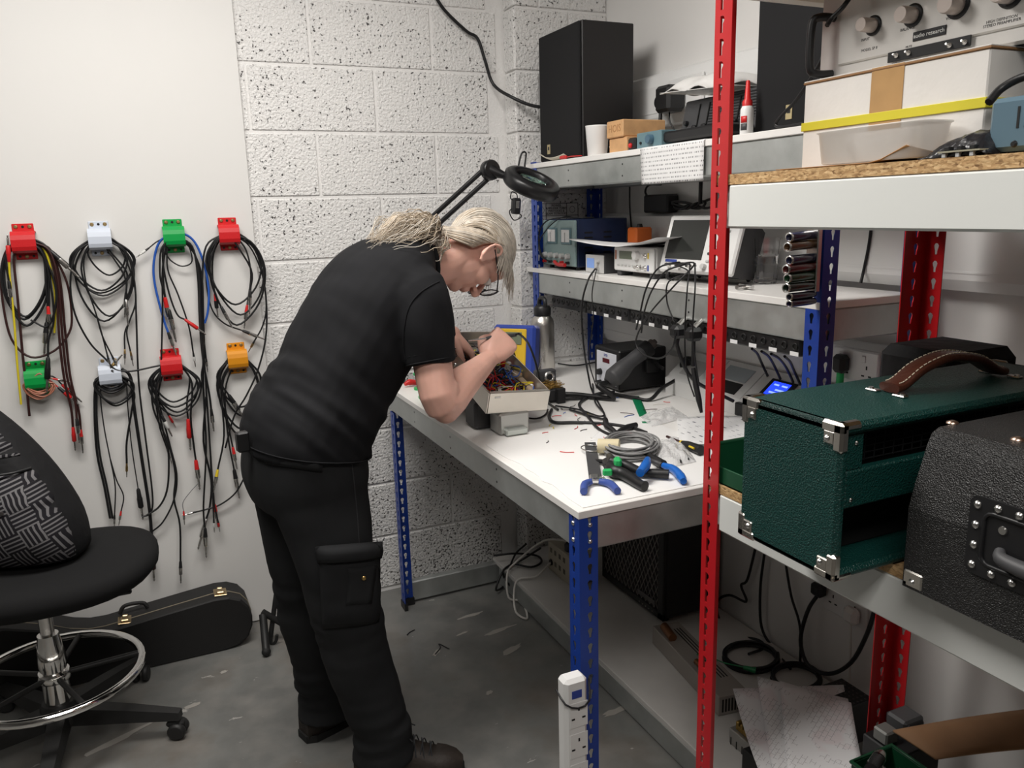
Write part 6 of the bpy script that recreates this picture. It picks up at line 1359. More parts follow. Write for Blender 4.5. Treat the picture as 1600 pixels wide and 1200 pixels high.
hn = (CR*.34+CU*.80-FW*.50).normalized(); HD = frame(Hc, hn, Vector((0, 1, 0))); ro = .098
b = B(); b.lathe([(.062, -.012), (ro-.006, -.014), (ro, -.006), (ro, .022), (ro-.008, .030), (.066, .034), (.060, .028), (.060, -.010), (.062, -.012)], 40, HD, cap=(False, False)); obj('lamp_head', b, M_LB, t, True)
b = B(); b.lathe([(.001, .004), (.030, .007), (.0615, .012), (.0615, .016), (.030, .021), (.001, .024)], 36, HD); obj('lens', b, mat('green_tint_lens', (.72, .95, .86), .02, trans=1, ior=1.5), t, True)
b = B(); b.lathe([(.046, -.008), (.058, -.009), (.058, -.006), (.046, -.006)], 36, HD, cap=(False, False)); obj('tube_ring', b, M_WPL, t, True)
b = B(); b.tube([E2, E2.lerp(base, .5), base], .010, 10, sub=3); obj('lower_arm', b, M_LB, t, True); b = B(); b.lathe([(.022, -.02), (.022, .03), (.012, .045)], 16, T(base.x, base.y, .918)); obj('clamp', b, M_LB, t, True)
t = thing('lamp_transformer', 'small black switch box hanging on the far blue post', 'switch', (-.40, -.19, 1.49)); p = at(806, 322, y=-.20)
b = B(); b.box((0, 0, 0), (.032, .030, .060), T(*p) @ RY(6), .006); obj('switch_body', b, M_BLKP, t, True); b = B(); b.box((0, -.016, .005), (.014, .003, .026), T(*p) @ RY(6), .001); obj('rocker', b, M_STEEL, t, True)
b = B(); b.tube([p+Z*.02, at(798, 310, y=-.2), at(800, 300, y=-.2), at(808, 305, y=-.2), p, at(796, 330, y=-.2), at(803, 344, y=-.2), at(815, 338, y=-.2), p-Z*.02], .0022, 6); obj('lead', b, M_CBL, t, True)
b = B(); b.tube([at(811, 285, y=-.2), at(810, 262, y=-.2), at(815, 240, y=-.2), at(822, 240, y=-.2), at(820, 262, y=-.2), at(824, 285, y=-.2)], .0034, 6); obj('lead_loop', b, M_CBL, t, True)
# white extension strip tied to the near leg
t = thing('extension_strip', 'white mains extension strip tied to the near blue leg', 'extension strip', (-1.0, -1.63, 0))
c = at(899, 1020, y=-1.640)
MX = T(c.x-.002, -1.628, 0)
b = B(); b.box((0, 0, .27), (.056, .040, .54), MX, .008); obj('body', b, M_WPL, t, True)
for k in range(5):
    z = .455-.075*k; b = B(); b.box((.004, -.0208, z), (.044, .0015, .060), MX, .0006); s = obj('socket_face', b, M_WPL, t, True)
    for dx, dz, w2, h2 in ((.004, .014, .004, .008), (-.010, -.008, .008, .004), (.016, -.008, .008, .004)): b = B(); b.box((dx, -.0217, z+dz), (w2, .0008, h2), MX); obj('pin_hole', b, M_BADGE, s, True)
b = B(); b.box((0, -.0206, .505), (.024, .001, .018), MX); obj('rating_mark', b, M_BLUEP, t, True)
b = B(); z = .478; b.tube([V(c.x-.030, -1.606, z+.022), V(c.x-.031, -1.650, z+.012), V(c.x+.0, -1.651, z-.006), V(c.x+.028, -1.650, z+.004), V(c.x+.055, -1.600, z+.020)], .0022, 6, sub=2); solo('cable_tie', b, M_BLKP, 'black cable tie round the white extension strip', 'cable tie')
# ================================================================== red rack, middle and upper shelves
ZR1, ZR2 = .9855, 1.5785
def m_tolex(name, c, sc=420, st=.9):
    m, nt, b, co = newmat(name, .42); v = node(nt, 'ShaderNodeTexVoronoi', Scale=float(sc)); v.feature = 'SMOOTH_F1'; n = node(nt, 'ShaderNodeTexNoise', Scale=sc*.6, Detail=2.0)
    for q in (v, n): nt.links.new(co, q.inputs['Vector'])
    b.inputs['Base Color'].default_value = tuple(c)+(1,); bump_(nt, b, math_(nt, 'ADD', v.outputs['Distance'], math_(nt, 'MULTIPLY', n.outputs['Fac'], .6)), st, .0025); return m
M_GTX = m_tolex('green_tolex', (.0025, .040, .034), 420, .75); M_BTX = m_tolex('black_tolex', (.016, .0155, .0155), 620, .8)
M_NICK = mat('nickel_corner', (.70, .67, .62), .2, 1); M_LEA = mat('brown_leather', (.065, .018, .010), .4, bump=.1, bs=150); M_STI = mat('cream_stitch', (.70, .62, .48), .7)
gx0, gx1, gy0, gy1, gz0, gz1 = -.908, -.31, -2.212, -2.008, ZR1, 1.222
t = thing('green_amp_cabinet', 'dark green covered amplifier cabinet with chrome corners and leather handle', 'amplifier', ((gx0+gx1)/2, (gy0+gy1)/2, ZR1))
def gp(name, a, c, m=M_GTX, bev=.006): b = B(); b.span(a, c, bev); return obj(name, b, m, t, True)
gp('top_panel', (gx0, gy0, gz1-.018), (gx1, gy1, gz1)); gp('bottom_panel', (gx0, gy0, gz0), (gx1, gy1, gz0+.016)); gp('end_panel', (gx0, gy0, gz0), (gx0+.018, gy1, gz1)); gp('end_panel', (gx1-.018, gy0, gz0), (gx1, gy1, gz1)); gp('far_panel', (gx0+.01, gy1-.014, gz0+.01), (gx1-.01, gy1-.001, gz1-.01))
gp('middle_panel', (gx0+.0185, gy0+.006, 1.092), (gx1-.0185, gy0+.022, 1.150), bev=.003); gp('stile', (gx0+.0185, gy0+.007, 1.1495), (gx0+.052, gy0+.021, gz1-.0185), bev=.002); gp('stile', (gx1-.052, gy0+.007, 1.1495), (gx1-.0185, gy0+.021, gz1-.0185), bev=.002)
obj('dark_interior', slab(gx0+.02, gx1-.02, gy0+.06, gy1-.016, gz0+.018, gz1-.02, 0), mat('black_inside', (.003, .003, .003), .9), t, True)
b = B()
for k in range(26): b.box((gx0+.06+.02*k, gy0+.030, 1.178), (.0016, .0016, .054))
for k in range(6): b.box(((gx0+gx1)/2, gy0+.030, 1.153+.010*k), (gx1-gx0-.08, .0016, .0012))
obj('inner_grille', b, M_BLKP, t, True)['kind'] = 'stuff'
for x, z in ((gx0+.036, 1.19), (gx0+.032, 1.105)): b = B(); b.lathe([(.0035, 0), (.002, .0015)], 10, frame((x, gy0+.0058, z), (0, -1, 0))); obj('panel_screw', b, M_STEEL, t, True)
for x in (gx0, gx1):
    for y in (gy0, gy1):
        for z in (gz0, gz1):
            sx, sy, sz = (1 if x == gx0 else -1), (1 if y == gy0 else -1), (1 if z == gz0 else -1); e = .0022
            b = B(); b.span((x-e*sx, y-e*sy, z-(e*sz if z == gz1 else 0)), (x+.010*sx, y+.038*sy, z+.016*sz), .004); b.span((x-e*sx, y-e*sy, z-(e*sz if z == gz1 else 0)), (x+.014*sx, y+.016*sy, z+.042*sz), .004); b.span((x-e*sx, y-e*sy, z-(e*sz if z == gz1 else 0)), (x+.038*sx, y+.014*sy, z+.011*sz), .004); b.span((x-e*sx, y+.012*sy, z+.012*sz), (x+.006*sx, y+.032*sy, z+.032*sz), .0018)
            co = obj('metal_corner', b, M_NICK, t, True)
            b = B(); b.lathe([(.0048, 0), (.0045, .002), (.002, .0035)], 12, frame((x-e*sx, y+.025*sy, z+.024*sz), (-sx, 0, 0))); obj('corner_screw', b, M_STEEL, co, True)
hy = (gy0+gy1)/2
P = [V(-.70, hy, gz1+.010), V(-.68, hy, gz1+.013), V(-.64, hy, gz1+.034), V(-.59, hy, gz1+.046), V(-.55, hy, gz1+.046), V(-.50, hy, gz1+.036), V(-.455, hy, gz1+.014), V(-.435, hy, gz1+.010)]
C = catmull(P, 5); b = B(); R = []
for i, c in enumerate(C):
    tn = (C[min(i+1, len(C)-1)]-C[max(i-1, 0)]).normalized(); u = Vector((0, 1, 0)); n_ = tn.cross(u)
    R.append([c+u*(.019*math.copysign(abs(math.cos(a))**.55, math.cos(a)))+n_*(.0075*math.copysign(abs(math.sin(a))**.7, math.sin(a))) for a in [2*math.pi*k/16 for k in range(16)]])
b.loft(R); hd = obj('leather_handle', b, M_LEA, t, True)
b = B()
for s in (-1, 1):
    for i in range(2, len(C)-3): a, c = C[i], C[i].lerp(C[i+1], .62); b.tube([a+V(0, s*.013, .0083), c+V(0, s*.013, .0083)], .0009, 5, sub=1)
obj('stitching', b, M_STI, hd, True)['kind'] = 'stuff'
for x in (-.705, -.43):
    for s in (-1, 1): b = B(); b.box((x, hy+s*.026, gz1+.002), (.014, .022, .004), bev=.0015); b.lathe([(.005, .003), (.004, .0065)], 10, T(x, hy+s*.030, gz1)); obj('handle_bracket', b, M_STEEL, t, True)
# black wedge amplifier with recessed handle
by0, by1 = -3.0, -2.262
t = thing('black_amp_case', 'black textured amplifier case with recessed side handle', 'amplifier', (-.62, -2.6, ZR1)); pr = [(-.826, ZR1), (-.826, 1.105), (-.818, 1.135), (-.800, 1.190), (-.792, 1.207), (-.778, 1.214), (-.40, 1.214), (-.40, ZR1)]
b = B(); b.loft([[(p[0], y, p[1]) for p in pr] for y in (by0, by1)], smooth=False); obj('case', b, M_BTX, t, True)
XF = -.8265
def fp(px, py): return at(px, py, x=XF)
a, c = fp(1520, 770), fp(1520, 935); ya = a.y; zt_, zb_ = fp(1535, 775).z, fp(1545, 905).z; yb = ya-.19; zmid = (zt_+zb_)/2
b = B(); n = 8; outer = []; inner = []
for cy, cz, a0 in ((ya-.012, zt_-.012, 0), (yb+.012, zt_-.012, 90), (yb+.012, zb_+.012, 180), (ya-.012, zb_+.012, 270)):
    for k in range(4): aa = math.radians(a0+30*k); outer.append((cy+.012*math.cos(aa), cz+.012*math.sin(aa))); inner.append((cy+(.012*math.cos(aa)) + (-.020 if a0 in (0, 270) else .020), cz+.012*math.sin(aa)+(-.018 if a0 in (0, 90) else .018)))
N = len(outer); b.loft([[(XF+.0005, p[0], p[1]) for p in outer], [(XF-.003, p[0], p[1]) for p in outer], [(XF-.003, p[0], p[1]) for p in inner], [(XF-.001, p[0], p[1]) for p in inner]], (False, True), smooth=False); hp_ = obj('handle_plate', b, M_BLKP, t, True)
b = B(); b.tube([(XF-.002, p[0], p[1]) for p in inner], .003, 6, closed=True, sub=1); obj('recess_lip', b, M_BLKP, t, True)
b = B(); b.tube([(XF-.003, ya-.045, zb_+.045), (XF-.012, ya-.055, zb_+.038), (XF-.014, (ya+yb)/2, zb_+.036), (XF-.012, yb+.055, zb_+.038), (XF-.003, yb+.045, zb_+.045)], [.006, .009, .011, .009, .006], 12); obj('bar_handle', b, M_DGREY, t, True)
for k in range(4):
    for yy, zz in (((ya-.010), zt_-.012-(zt_-zb_-.024)*k/3),): b = B(); b.lathe([(.0055, 0), (.005, .0022), (.002, .0036)], 12, frame((XF-.003, yy, zz), (-1, 0, 0))); obj('plate_screw', b, M_STEEL, t, True)
for k in range(1, 7):
    for zz in (zt_-.009, zb_+.009): b = B(); b.lathe([(.0055, 0), (.005, .0022), (.002, .0036)], 12, frame((XF-.003, ya-.010-.027*k, zz), (-1, 0, 0))); obj('plate_screw', b, M_STEEL, t, True)
b = B(); b.lathe([(.006, 0), (.005, .002)], 12, frame((XF-.0015, ya-.045, zt_-.035), (-1, 0, 0))); obj('plate_screw', b, M_STEEL, t, True)
e = .002; b = B(); b.span((-.826-e, by1-.034, ZR1), (-.814, by1+e, ZR1+.030), .005); b.span((-.826-e, by1-.012, ZR1), (-.800, by1+e, ZR1+.014), .005); mc = obj('metal_corner', b, M_NICK, t, True); b = B(); b.lathe([(.005, 0), (.003, .003)], 12, frame((-.828, by1-.016, ZR1+.012), (-1, 0, 0))); obj('corner_screw', b, M_STEEL, mc, True)
for px, py in ((1488, 661), (1590, 687)): p = at(px, py, z=1.2142); b = B(); b.lathe([(.0085, 0), (.008, .002), (.003, .0042)], 16, T(p.x, p.y, 1.2140)); obj('top_rivet', b, mat('copper_rivet', (.62, .45, .36), .3, 1), t, True)
M_SCHEM = m_print('printed_page', (.78, .78, .79), (.36, .36, .37), 420, 1100, .52, (0, 1))
for i in range(2):
    b = B(); b.box((0, 0, 0), (.21, .297, .0012), T(-.63+.012*i, -2.515-.01*i, 1.2155+.0016*i) @ RZ(12+7*i), 0); solo('loose_page', b, M_SCHEM, ('lower', 'upper')[i]+' printed page lying on the black amplifier case', 'paper')
# white carton with tape
bx0, bx1, cy0, cy1, cz1 = -.690, -.43, -2.222, -1.885, 1.726
M_CARD = mat('white_carton', (.76, .735, .70), .65, var=.03, vs=12, bump=.06, bs=60); M_KRAFT = mat('kraft_edge', (.30, .16, .07), .7); M_TAPE = mat('tan_tape', (.50, .30, .13), .25, var=.08, vs=20)
t = thing('white_carton', 'white cardboard box with yellow strap and brown tape', 'box', ((bx0+bx1)/2, (cy0+cy1)/2, ZR2))
obj('carton', slab(bx0, bx1, cy0, cy1, ZR2, cz1-.003, .002), M_CARD, t, True); obj('lid_edge', slab(bx0-.002, bx1+.002, cy0-.002, cy1+.002, cz1-.004, cz1-.0005, .001), M_KRAFT, t, True); obj('lid', slab(bx0-.001, bx1+.001, cy0-.001, cy1+.001, cz1-.0004, cz1+.0015, .0005), M_CARD, t, True)
ty = at(1385, 150, x=bx0).y; obj('brown_tape', slab(bx0-.0012, bx0-.0001, ty-.030, ty+.030, ZR2+.045, cz1+.001, .0003), M_TAPE, t, True)
za, zb2 = at(1257, 198, x=bx0).z, at(1257, 198, x=bx0).z; obj('yellow_strap', slab(bx0-.0026, bx1+.002, cy0-.002, cy1+.002, za-.008, za+.006, .0006), mat('yellow_strap', (.66, .58, .04), .4), t, True)
# white audio amplifier on the carton
ax0 = -.648; ay1, ay0 = -1.872, -2.36; az0, az1 = cz1+.002, 1.879
t = thing('white_hifi_amplifier', 'white front hi-fi amplifier with large knobs standing on the carton', 'amplifier', (-.52, -2.1, az0))
obj('chassis', slab(ax0+.012, -.40, ay0+.01, ay1-.01, az0, az1-.004, .003), M_DGREY, t, True); M_CHAMP = mat('champagne_panel', (.66, .64, .61), .38, .35); obj('front_panel', slab(ax0, ax0+.012, ay0, ay1, az0, az1, .004), M_CHAMP, t, True)
obj('raised_panel', slab(ax0-.004, ax0+.001, ay0+.045, ay1-.045, az0+.022, az1-.004, .003), M_CHAMP, t, True)
def fa(px, py, o=0): return at(px, py, x=ax0-.004-o)
for px, py, r in ((1365, 40, .0155), (1427, 24, .017), (1497, 8, .019), (1580, -10, .019)):
    p = fa(px, py); b = B(); b.lathe([(r, 0), (r, .002), (r*.8, .003)], 24, frame(p, (-1, 0, 0))); kr = obj('knob_ring', b, M_BLKP, t, True); b = B(); b.lathe([(r*.72, .002), (r*.70, .026), (r*.64, .029)], 24, frame(p, (-1, 0, 0))); obj('knob', b, mat('knob_champagne', (.55, .48, .44), .3, .6), t, True)
p0, p1 = fa(1428, 58), fa(1478, 46); pc_ = (p0+p1)/2; wN = abs(p0.y-p1.y)
b = B(); b.box((pc_.x-.0008, pc_.y, pc_.z), (.0016, wN+.002, .0135), bev=.0006); np_ = obj('name_plate', b, M_BLKP, t, True); text('name', 'audio research', .0088, T(pc_.x-.0018, pc_.y, pc_.z+.0002) @ RZ(-90) @ RX(90), M_PW, np_, True, .0002)
p0, p1 = fa(1388, 88), fa(1518, 66); pc_ = (p0+p1)/2; b = B(); b.box((pc_.x-.001, pc_.y, pc_.z), (.002, abs(p0.y-p1.y), .0155), bev=.0008); obj('switch_plate', b, M_BLKP, t, True)
for px, py in ((1401, 87), (1420, 83), (1484, 71), (1508, 66)): p = fa(px, py, .002); b = B(); b.lathe([(.0038, 0), (.0038, .002), (.0018, .0025), (.0015, .009)], 12, frame(p, (-1, 0, .2))); obj('toggle', b, M_STEEL, t, True)
for px, py, s, wd in ((1352, 62, 'INPUT', .006), (1418, 45, 'BALANCE', .006), (1489, 27, 'VOLUME', .006), (1358, 77, 'MODEL SP 8', .006), (1565, 30, 'HIGH DEFINITION', .0055), (1565, 36, 'STEREO PREAMPLIFIER', .0055), (1420, 73, 'MUTE', .0045), (1398, 99, 'OFF', .0045)):
    p = fa(px, py, .0002); text('panel_text', s, wd, T(p.x, p.y, p.z) @ RZ(-90) @ RX(90), M_INK, t, True, .0001)
p = at(1286, 60, x=ax0); hz0, hz1 = at(1290, 112, x=ax0-.03).z, at(1290, 24, x=ax0-.03).z; yh = ay1-.018
b = B(); b.tube([(ax0, yh-.012, hz0), (ax0-.028, yh-.006, hz0), (ax0-.038, yh, hz0+.012), (ax0-.038, yh, hz1-.012), (ax0-.028, yh-.006, hz1), (ax0, yh-.012, hz1)], .007, 10, sub=4); obj('rack_handle', b, M_BLKP, t, True)
b = B(); b.tube([at(1335, -15, x=-.67), at(1318, 10, x=-.685), at(1300, 28, x=-.69), at(1292, 40, x=-.70)], .004, 6); solo('thin_cable', b, M_CBL, 'black cable hanging over the amplifier handle', 'cable')
# tub, envelope, bag, board, blue unit
t = thing('plastic_tub', 'shallow translucent plastic tub in front of the carton', 'tub', (-.735, -2.09, ZR2)); M_TUB = mat('frosted_plastic', (.80, .76, .72), .3, alpha=.55)
b = B(); R = []
for k, z in ((.90, .0035), (.93, .006), (1.0, .050), (1.04, .052), (1.04, .054), (.985, .053), (.915, .008), (.05, .006)): R.append([(-.737+k*.040*math.copysign(abs(math.cos(a))**.4, math.cos(a)), -2.092+k*.098*math.copysign(abs(math.sin(a))**.4, math.sin(a)), ZR2+z) for a in [2*math.pi*i/28 for i in range(28)]])
b.loft(R); obj('tub_shell', b, M_TUB, t, True)
b = B(); c4 = [V(-.775, -1.915, 0), V(-.775, -2.17, 0), V(-.70, -2.20, 0), V(-.70, -1.90, 0)]
b.sheet(lambda u, v: (c4[0]*(1-u)+c4[1]*u)*(1-v)+(c4[3]*(1-u)+c4[2]*u)*v+Z*(ZR2+.0012+(.020*max(0, u-.8)/.2*(1-v))), 12, 4, .0012); solo('brown_envelope', b, mat('manila_brown', (.38, .20, .075), .6), 'brown envelope under the plastic tub', 'envelope')
b = B()
def bagf(u, v): e_ = (1-(2*u-1)**4)*(1-(2*v-1)**2); return (-.775+.07*v, -2.19-.10*u, ZR2+.001+.042*e_*(.35+.65*u)+.006*mnoise.noise(Vector((u*6, v*6, 1))))
b.sheet(bagf, 14, 10, .0015); solo('black_bag', b, mat('dark_film', (.015, .015, .018), .25, bump=.4, bs=50), 'crumpled dark antistatic bag on the upper rack shelf', 'bag')
t = thing('circuit_board', 'small circuit board in front of the dark bag', 'circuit board', (-.776, -2.255, ZR2)); obj('board', slab(-.781, -.757, -2.285, -2.225, ZR2+.006, ZR2+.008, 0), mat('pcb_tan', (.35, .33, .24), .5), t, True)
for k in range(3): obj('standoff', slab(-.779, -.773, -2.235-.02*k, -2.230-.02*k, ZR2, ZR2+.006, 0), M_GREYP, t, True); obj('component', slab(-.776, -.764, -2.238-.018*k, -2.230-.018*k, ZR2+.008, ZR2+.014, .001), M_BLKP, t, True)
t = thing('blue_grey_unit', 'blue grey metal unit with vent slots at the rack edge', 'unit', (-.68, -2.45, ZR2)); obj('case', slab(-.752, -.55, -2.70, -2.272, ZR2+.003, 1.648, .006), mat('blue_grey_paint', (.10, .17, .22), .4), t, True)
for k in range(10): b = B(); b.box((-.7522, -2.312-.010*k, 1.622), (.001, .003, .026)); obj('vent_slot', b, M_BADGE, t, True)
for y in (-2.31, -2.6): b = B(); b.lathe([(.0045, 0), (.003, .003)], 10, frame((-.752, y, 1.590), (-1, 0, 0))); obj('screw', b, M_BLKP, t, True); b = B(); b.lathe([(.01, 0), (.01, .004)], 10, T(-.73, y, ZR2-.0003)); obj('foot', b, M_BLKP, t, True)
b = B(); b.tube([at(1545, 160, x=-.72), at(1565, 138, x=-.70), at(1600, 120, x=-.69), at(1640, 115, x=-.69)], .0055, 8); solo('thick_cable', b, M_CBL, 'black cable arching over the blue grey unit', 'cable')
# ================================================================== bottom shelf and wall below the bench
ZL = .1005
t = thing('speaker_cabinet', 'black speaker cabinet with diamond grille under the bench', 'speaker cabinet', (-.14, -.69, ZL)); kx, ky0, ky1, kz1 = -.262, -.895, -.49, .52
obj('box', slab(kx+.012, -.012, ky0, ky1, ZL+.012, kz1, .008), M_BTX, t, True); obj('grille_backing', slab(kx+.006, kx+.0125, ky0+.03, ky1-.01, ZL+.035, kz1-.015, 0), mat('grille_dark', (.020, .016, .016), .9), t, True)
b = B(); st = .026; ya, yb, za, zb = ky1-.012, ky0+.032, ZL+.038, kz1-.018; k = -30
while k < 40:
    for s in (1, -1):
        y0_ = yb+k*st; pts = []
        for i in range(60):
            zz = za+(zb-za)*i/59; yy = y0_+s*(zz-za)*.55
            if yb <= yy <= ya: pts.append((yy, zz))
        if len(pts) > 1: b.tube([(kx+.004, pts[0][0], pts[0][1]), (kx+.004, pts[-1][0], pts[-1][1])], .0016, 4, sub=1)
    k += 1
obj('diamond_grille', b, mat('grey_grille_wire', (.30, .285, .27), .5, .4), t, True)['kind'] = 'stuff'
for a, c in (((kx, ky0, ZL+.010), (kx+.012, ky0+.032, kz1)), ((kx, ky1-.012, ZL+.010), (kx+.012, ky1, kz1)), ((kx, ky0, ZL+.010), (kx+.012, ky1, ZL+.036)), ((kx, ky0, kz1-.018), (kx+.012, ky1, kz1))): b = B(); b.span(a, c, .002); obj('frame_bar', b, M_BTX, t, True)
for x in (kx+.03, -.04):
    for y in (ky0+.03, ky1-.03): b = B(); b.lathe([(.016, 0), (.016, .013)], 12, T(x, y, ZL)); obj('foot', b, M_SOLE, t, True)
b = B(); b.box((kx-.001, ky0+.10, ZL+.060), (.003, .11, .018), bev=.001); obj('maker_badge', b, mat('badge_grey', (.14, .13, .13), .4, .5), t, True)
for k in range(5): b = B(); b.lathe([(.0035, 0), (.003, .003)], 8, frame((kx, ky0+.06+.02*k, ZL+.024), (-1, 0, 0))); obj('frame_screw', b, M_STEEL, t, True)
# beige transformer
t = thing('isolation_transformer', 'beige vented transformer box with white cord under the bench', 'transformer', (-.36, -.39, ZL)); M_BEI = mat('beige_metal', (.42, .38, .30), .5)
obj('case', slab(-.41, -.30, -.50, -.315, ZL, .222, .004), M_BEI, t, True)
for r in range(2):
    for c in range(4):
        for s in range(3): b = B(); b.box((-.4103, -.338-.036*c-.006*s, ZL+.092-.048*r), (.001, .0022, .020)); obj('vent_slot', b, M_BADGE, t, True)
b = B(); b.lathe([(.012, 0), (.012, .006)], 14, frame((-.41, -.345, ZL+.040), (-1, 0, 0))); obj('grommet', b, M_BLKP, t, True)
b = B(); b.lathe([(.032, 0), (.032, .022), (.024, .030)], 20, T(-.365, -.44, .2222)); obj('top_plug', b, M_BLKP, t, True)
b = B(); b.tube([(-.412, -.345, ZL+.040), (-.45, -.36, ZL+.025), (-.50, -.38, ZL+.012), (-.565, -.36, ZL+.008), (-.59, -.37, .06), (-.61, -.43, .012), at(824, 966, z=.008), at(815, 940, z=.008), (-.60, -.34, .03), (-.585, -.30, ZL+.01), (-.53, -.26, ZL+.03), at(850, 845, y=-.36), (-.365, -.42, .25)], .0042, 8); obj('cord', b, M_CWH, t, True)
b = B(); b.tube([at(771, 868, y=-.17), at(805, 865, y=-.2), at(838, 868, z=ZL+.01), at(846, 878, z=ZL+.012), at(830, 886, z=ZL+.010), at(800, 882, z=ZL+.012), (-.575, -.22, .075), at(775, 922, z=.02), at(790, 912, z=.015), (-.575, -.24, .10), at(815, 875, z=ZL+.012), at(845, 856, y=-.25)], .0045, 8); solo('floor_cable', b, M_CBL, 'black cable twisting over the low shelf corner', 'cable')
b = B(); b.tube([at(822, 850, y=-.2), at(806, 865, z=ZL+.02), at(797, 885, z=ZL+.01), (-.58, -.27, .07), at(808, 925, z=.01), at(818, 940, z=.01)], .0042, 8); solo('floor_cable', b, M_CBL, 'second black cable hanging to the floor at the low shelf', 'cable')
# vented supply unit with parts
t = thing('vented_supply', 'long grey vented supply unit on the low shelf', 'supply unit', (-.33, -1.18, ZL)); A_ = V(-.315, -.985, 0); C_ = V(-.375, -1.40, 0); u_ = (A_-C_).normalized(); v_ = Z.cross(u_); LM = axes((A_+C_)/2+Z*(ZL+.032), u_, v_); L2 = (A_-C_).length
b = B(); b.box((0, 0, 0), (L2, .095, .062), LM, .002); obj('case', b, mat('grey_zinc_case', (.36, .33, .30), .5, .3), t, True)
for k in range(8): b = B(); b.box((-L2/2-.0005, -.036+.010*k, 0), (.001, .005, .040), LM); obj('end_slot', b, M_BADGE, t, True)
for k in range(3): b = B(); b.box((.02, -.030+.010*k, .0315), (L2*.7, .003, .001), LM); obj('top_slot', b, M_BADGE, t, True)
b = B(); b.tube([LM @ V(.10, .03, .043), LM @ V(.17, .025, .046)], .014, 12, sub=2); solo('copper_coil', b, mat('copper_brown', (.20, .085, .035), .4, .5), 'brown wound coil lying on the vented supply', 'coil')
b = B(); b.tube([LM @ V(-.10, .02, .041), LM @ V(-.04, .025, .041)], .009, 10, sub=2); solo('copper_coil', b, mat('copper_brown', (.2, .085, .035), .4, .5), 'second brown coil, nearer the front end of the vented supply', 'coil')
b = B(); p = LM @ V(-.06, -.06, .03); b.tube([LM @ V(0, .0, .036), LM @ V(-.03, -.03, .038), p, p+V(.04, -.05, 0)], .002, 6); b.tube([p+V(.035, -.045, 0), p+V(.06, -.07, -.004)], [.006, .010], 8, sub=2); solo('green_clip_lead', b, M_PG, 'green clip lead beside the vented supply', 'cable')
# coils of black cable
def coil(label, c, rx, ry, n, r=.005, tilt=0):
    b = B(); P = []
    for k in range(n*14): a = 2*math.pi*k/14; w2 = 1+.05*math.sin(k*.31); P.append(Vector(c)+V(rx*w2*math.cos(a), ry*w2*math.sin(a), .006+.0045*(k//14)+tilt*math.sin(a)))
    b.tube(P, r, 6, sub=2); return solo('cable_coil', b, M_CBL, label, 'cable')
coil('tight black cable coil on the low shelf by the wall', (-.145, -1.21, ZL), .085, .075, 5); coil('loose black cable coil beside the wall', (-.10, -1.36, ZL), .075, .06, 4, .0045, .004)
def wl(label, pts, r=.005, m=None): b = B(); b.tube(pts, r, 8, sub=6); return solo('hanging_cable', b, m or M_CBL, label, 'cable', 'cables on the wall below the rack')
wx = -.02
wl('black cable curling down left to the cable coil', [at(1182, 850, x=wx), at(1168, 905, x=wx), at(1158, 915, x=wx), at(1166, 940, x=wx), at(1140, 930, x=wx-.02), at(1121, 940, x=wx-.03), at(1125, 970, x=wx-.04), at(1150, 992, x=wx-.04), at(1185, 1000, x=wx-.03), at(1194, 1012, x=wx-.03), at(1170, 1022, z=ZL+.03)], .0045)
wl('black cable falling straight to the loose coil', [at(1195, 860, x=wx), at(1188, 920, x=wx), at(1190, 980, x=wx), at(1210, 1015, x=wx), at(1235, 1045, z=ZL+.01)], .0045)
wl('thin black cable down the wall beside the plug', [at(1226, 870, x=wx), at(1236, 930, x=wx), at(1250, 980, x=wx), at(1250, 1045, x=wx)], .004)
t = thing('wall_socket', 'double mains socket on the wall below the rack', 'socket', (-.01, -1.42, .30)); A_ = at(1262, 930, x=-.003); 
obj('plate', slab(-.012, -.0005, -1.52, -1.36, .325, .415, .003), M_WPL, t, True)
for y in (-1.40, -1.48):
    for dy, dz, w2, h2 in ((0, .018, .004, .010), (-.011, -.004, .009, .004), (.011, -.004, .009, .004)): obj('pin_hole', slab(-.0128, -.012, y+dy-w2/2, y+dy+w2/2, .36+dz-h2/2, .36+dz+h2/2, 0), M_BADGE, t, True)
t = thing('mains_plug', 'black mains plug in the socket below the rack', 'plug', (-.03, -1.385, .37)); p = at(1279, 921, x=-.03); b = B(); b.box((0, 0, 0), (.036, .046, .042), T(*p), .010); obj('plug_body', b, M_BLKP, t, True)
b = B(); b.tube([p-Z*.015, at(1262, 955, x=-.035), at(1251, 1000, x=-.05), at(1262, 1038, x=-.06), at(1295, 1053, x=-.07), at(1330, 1035, x=-.07), at(1355, 990, x=-.06), at(1366, 955, x=-.05), at(1372, 930, x=-.04)], .0062, 8); obj('lead', b, M_CBL, t, True)
t = thing('white_plug', 'white rounded mains plug in the socket below the rack', 'plug', (-.03, -1.48, .36)); b = B(); b.box((-.030, -1.485, .362), (.034, .050, .050), bev=.012); obj('plug_body', b, M_PW, t, True); b = B(); b.tube([(-.03, -1.485, .34), (-.025, -1.485, .28), (-.02, -1.485, .18), (-.02, -1.49, ZL+.006)], .0035, 6); obj('lead', b, M_CWH, t, True)
t = thing('wall_socket', 'white double mains socket on the trunking beside the blue post', 'socket', (-.06, -1.44, 1.05)); obj('plate', slab(-.072, -.0605, -1.55, -1.40, 1.055, 1.138, .003), M_WPL, t, True)
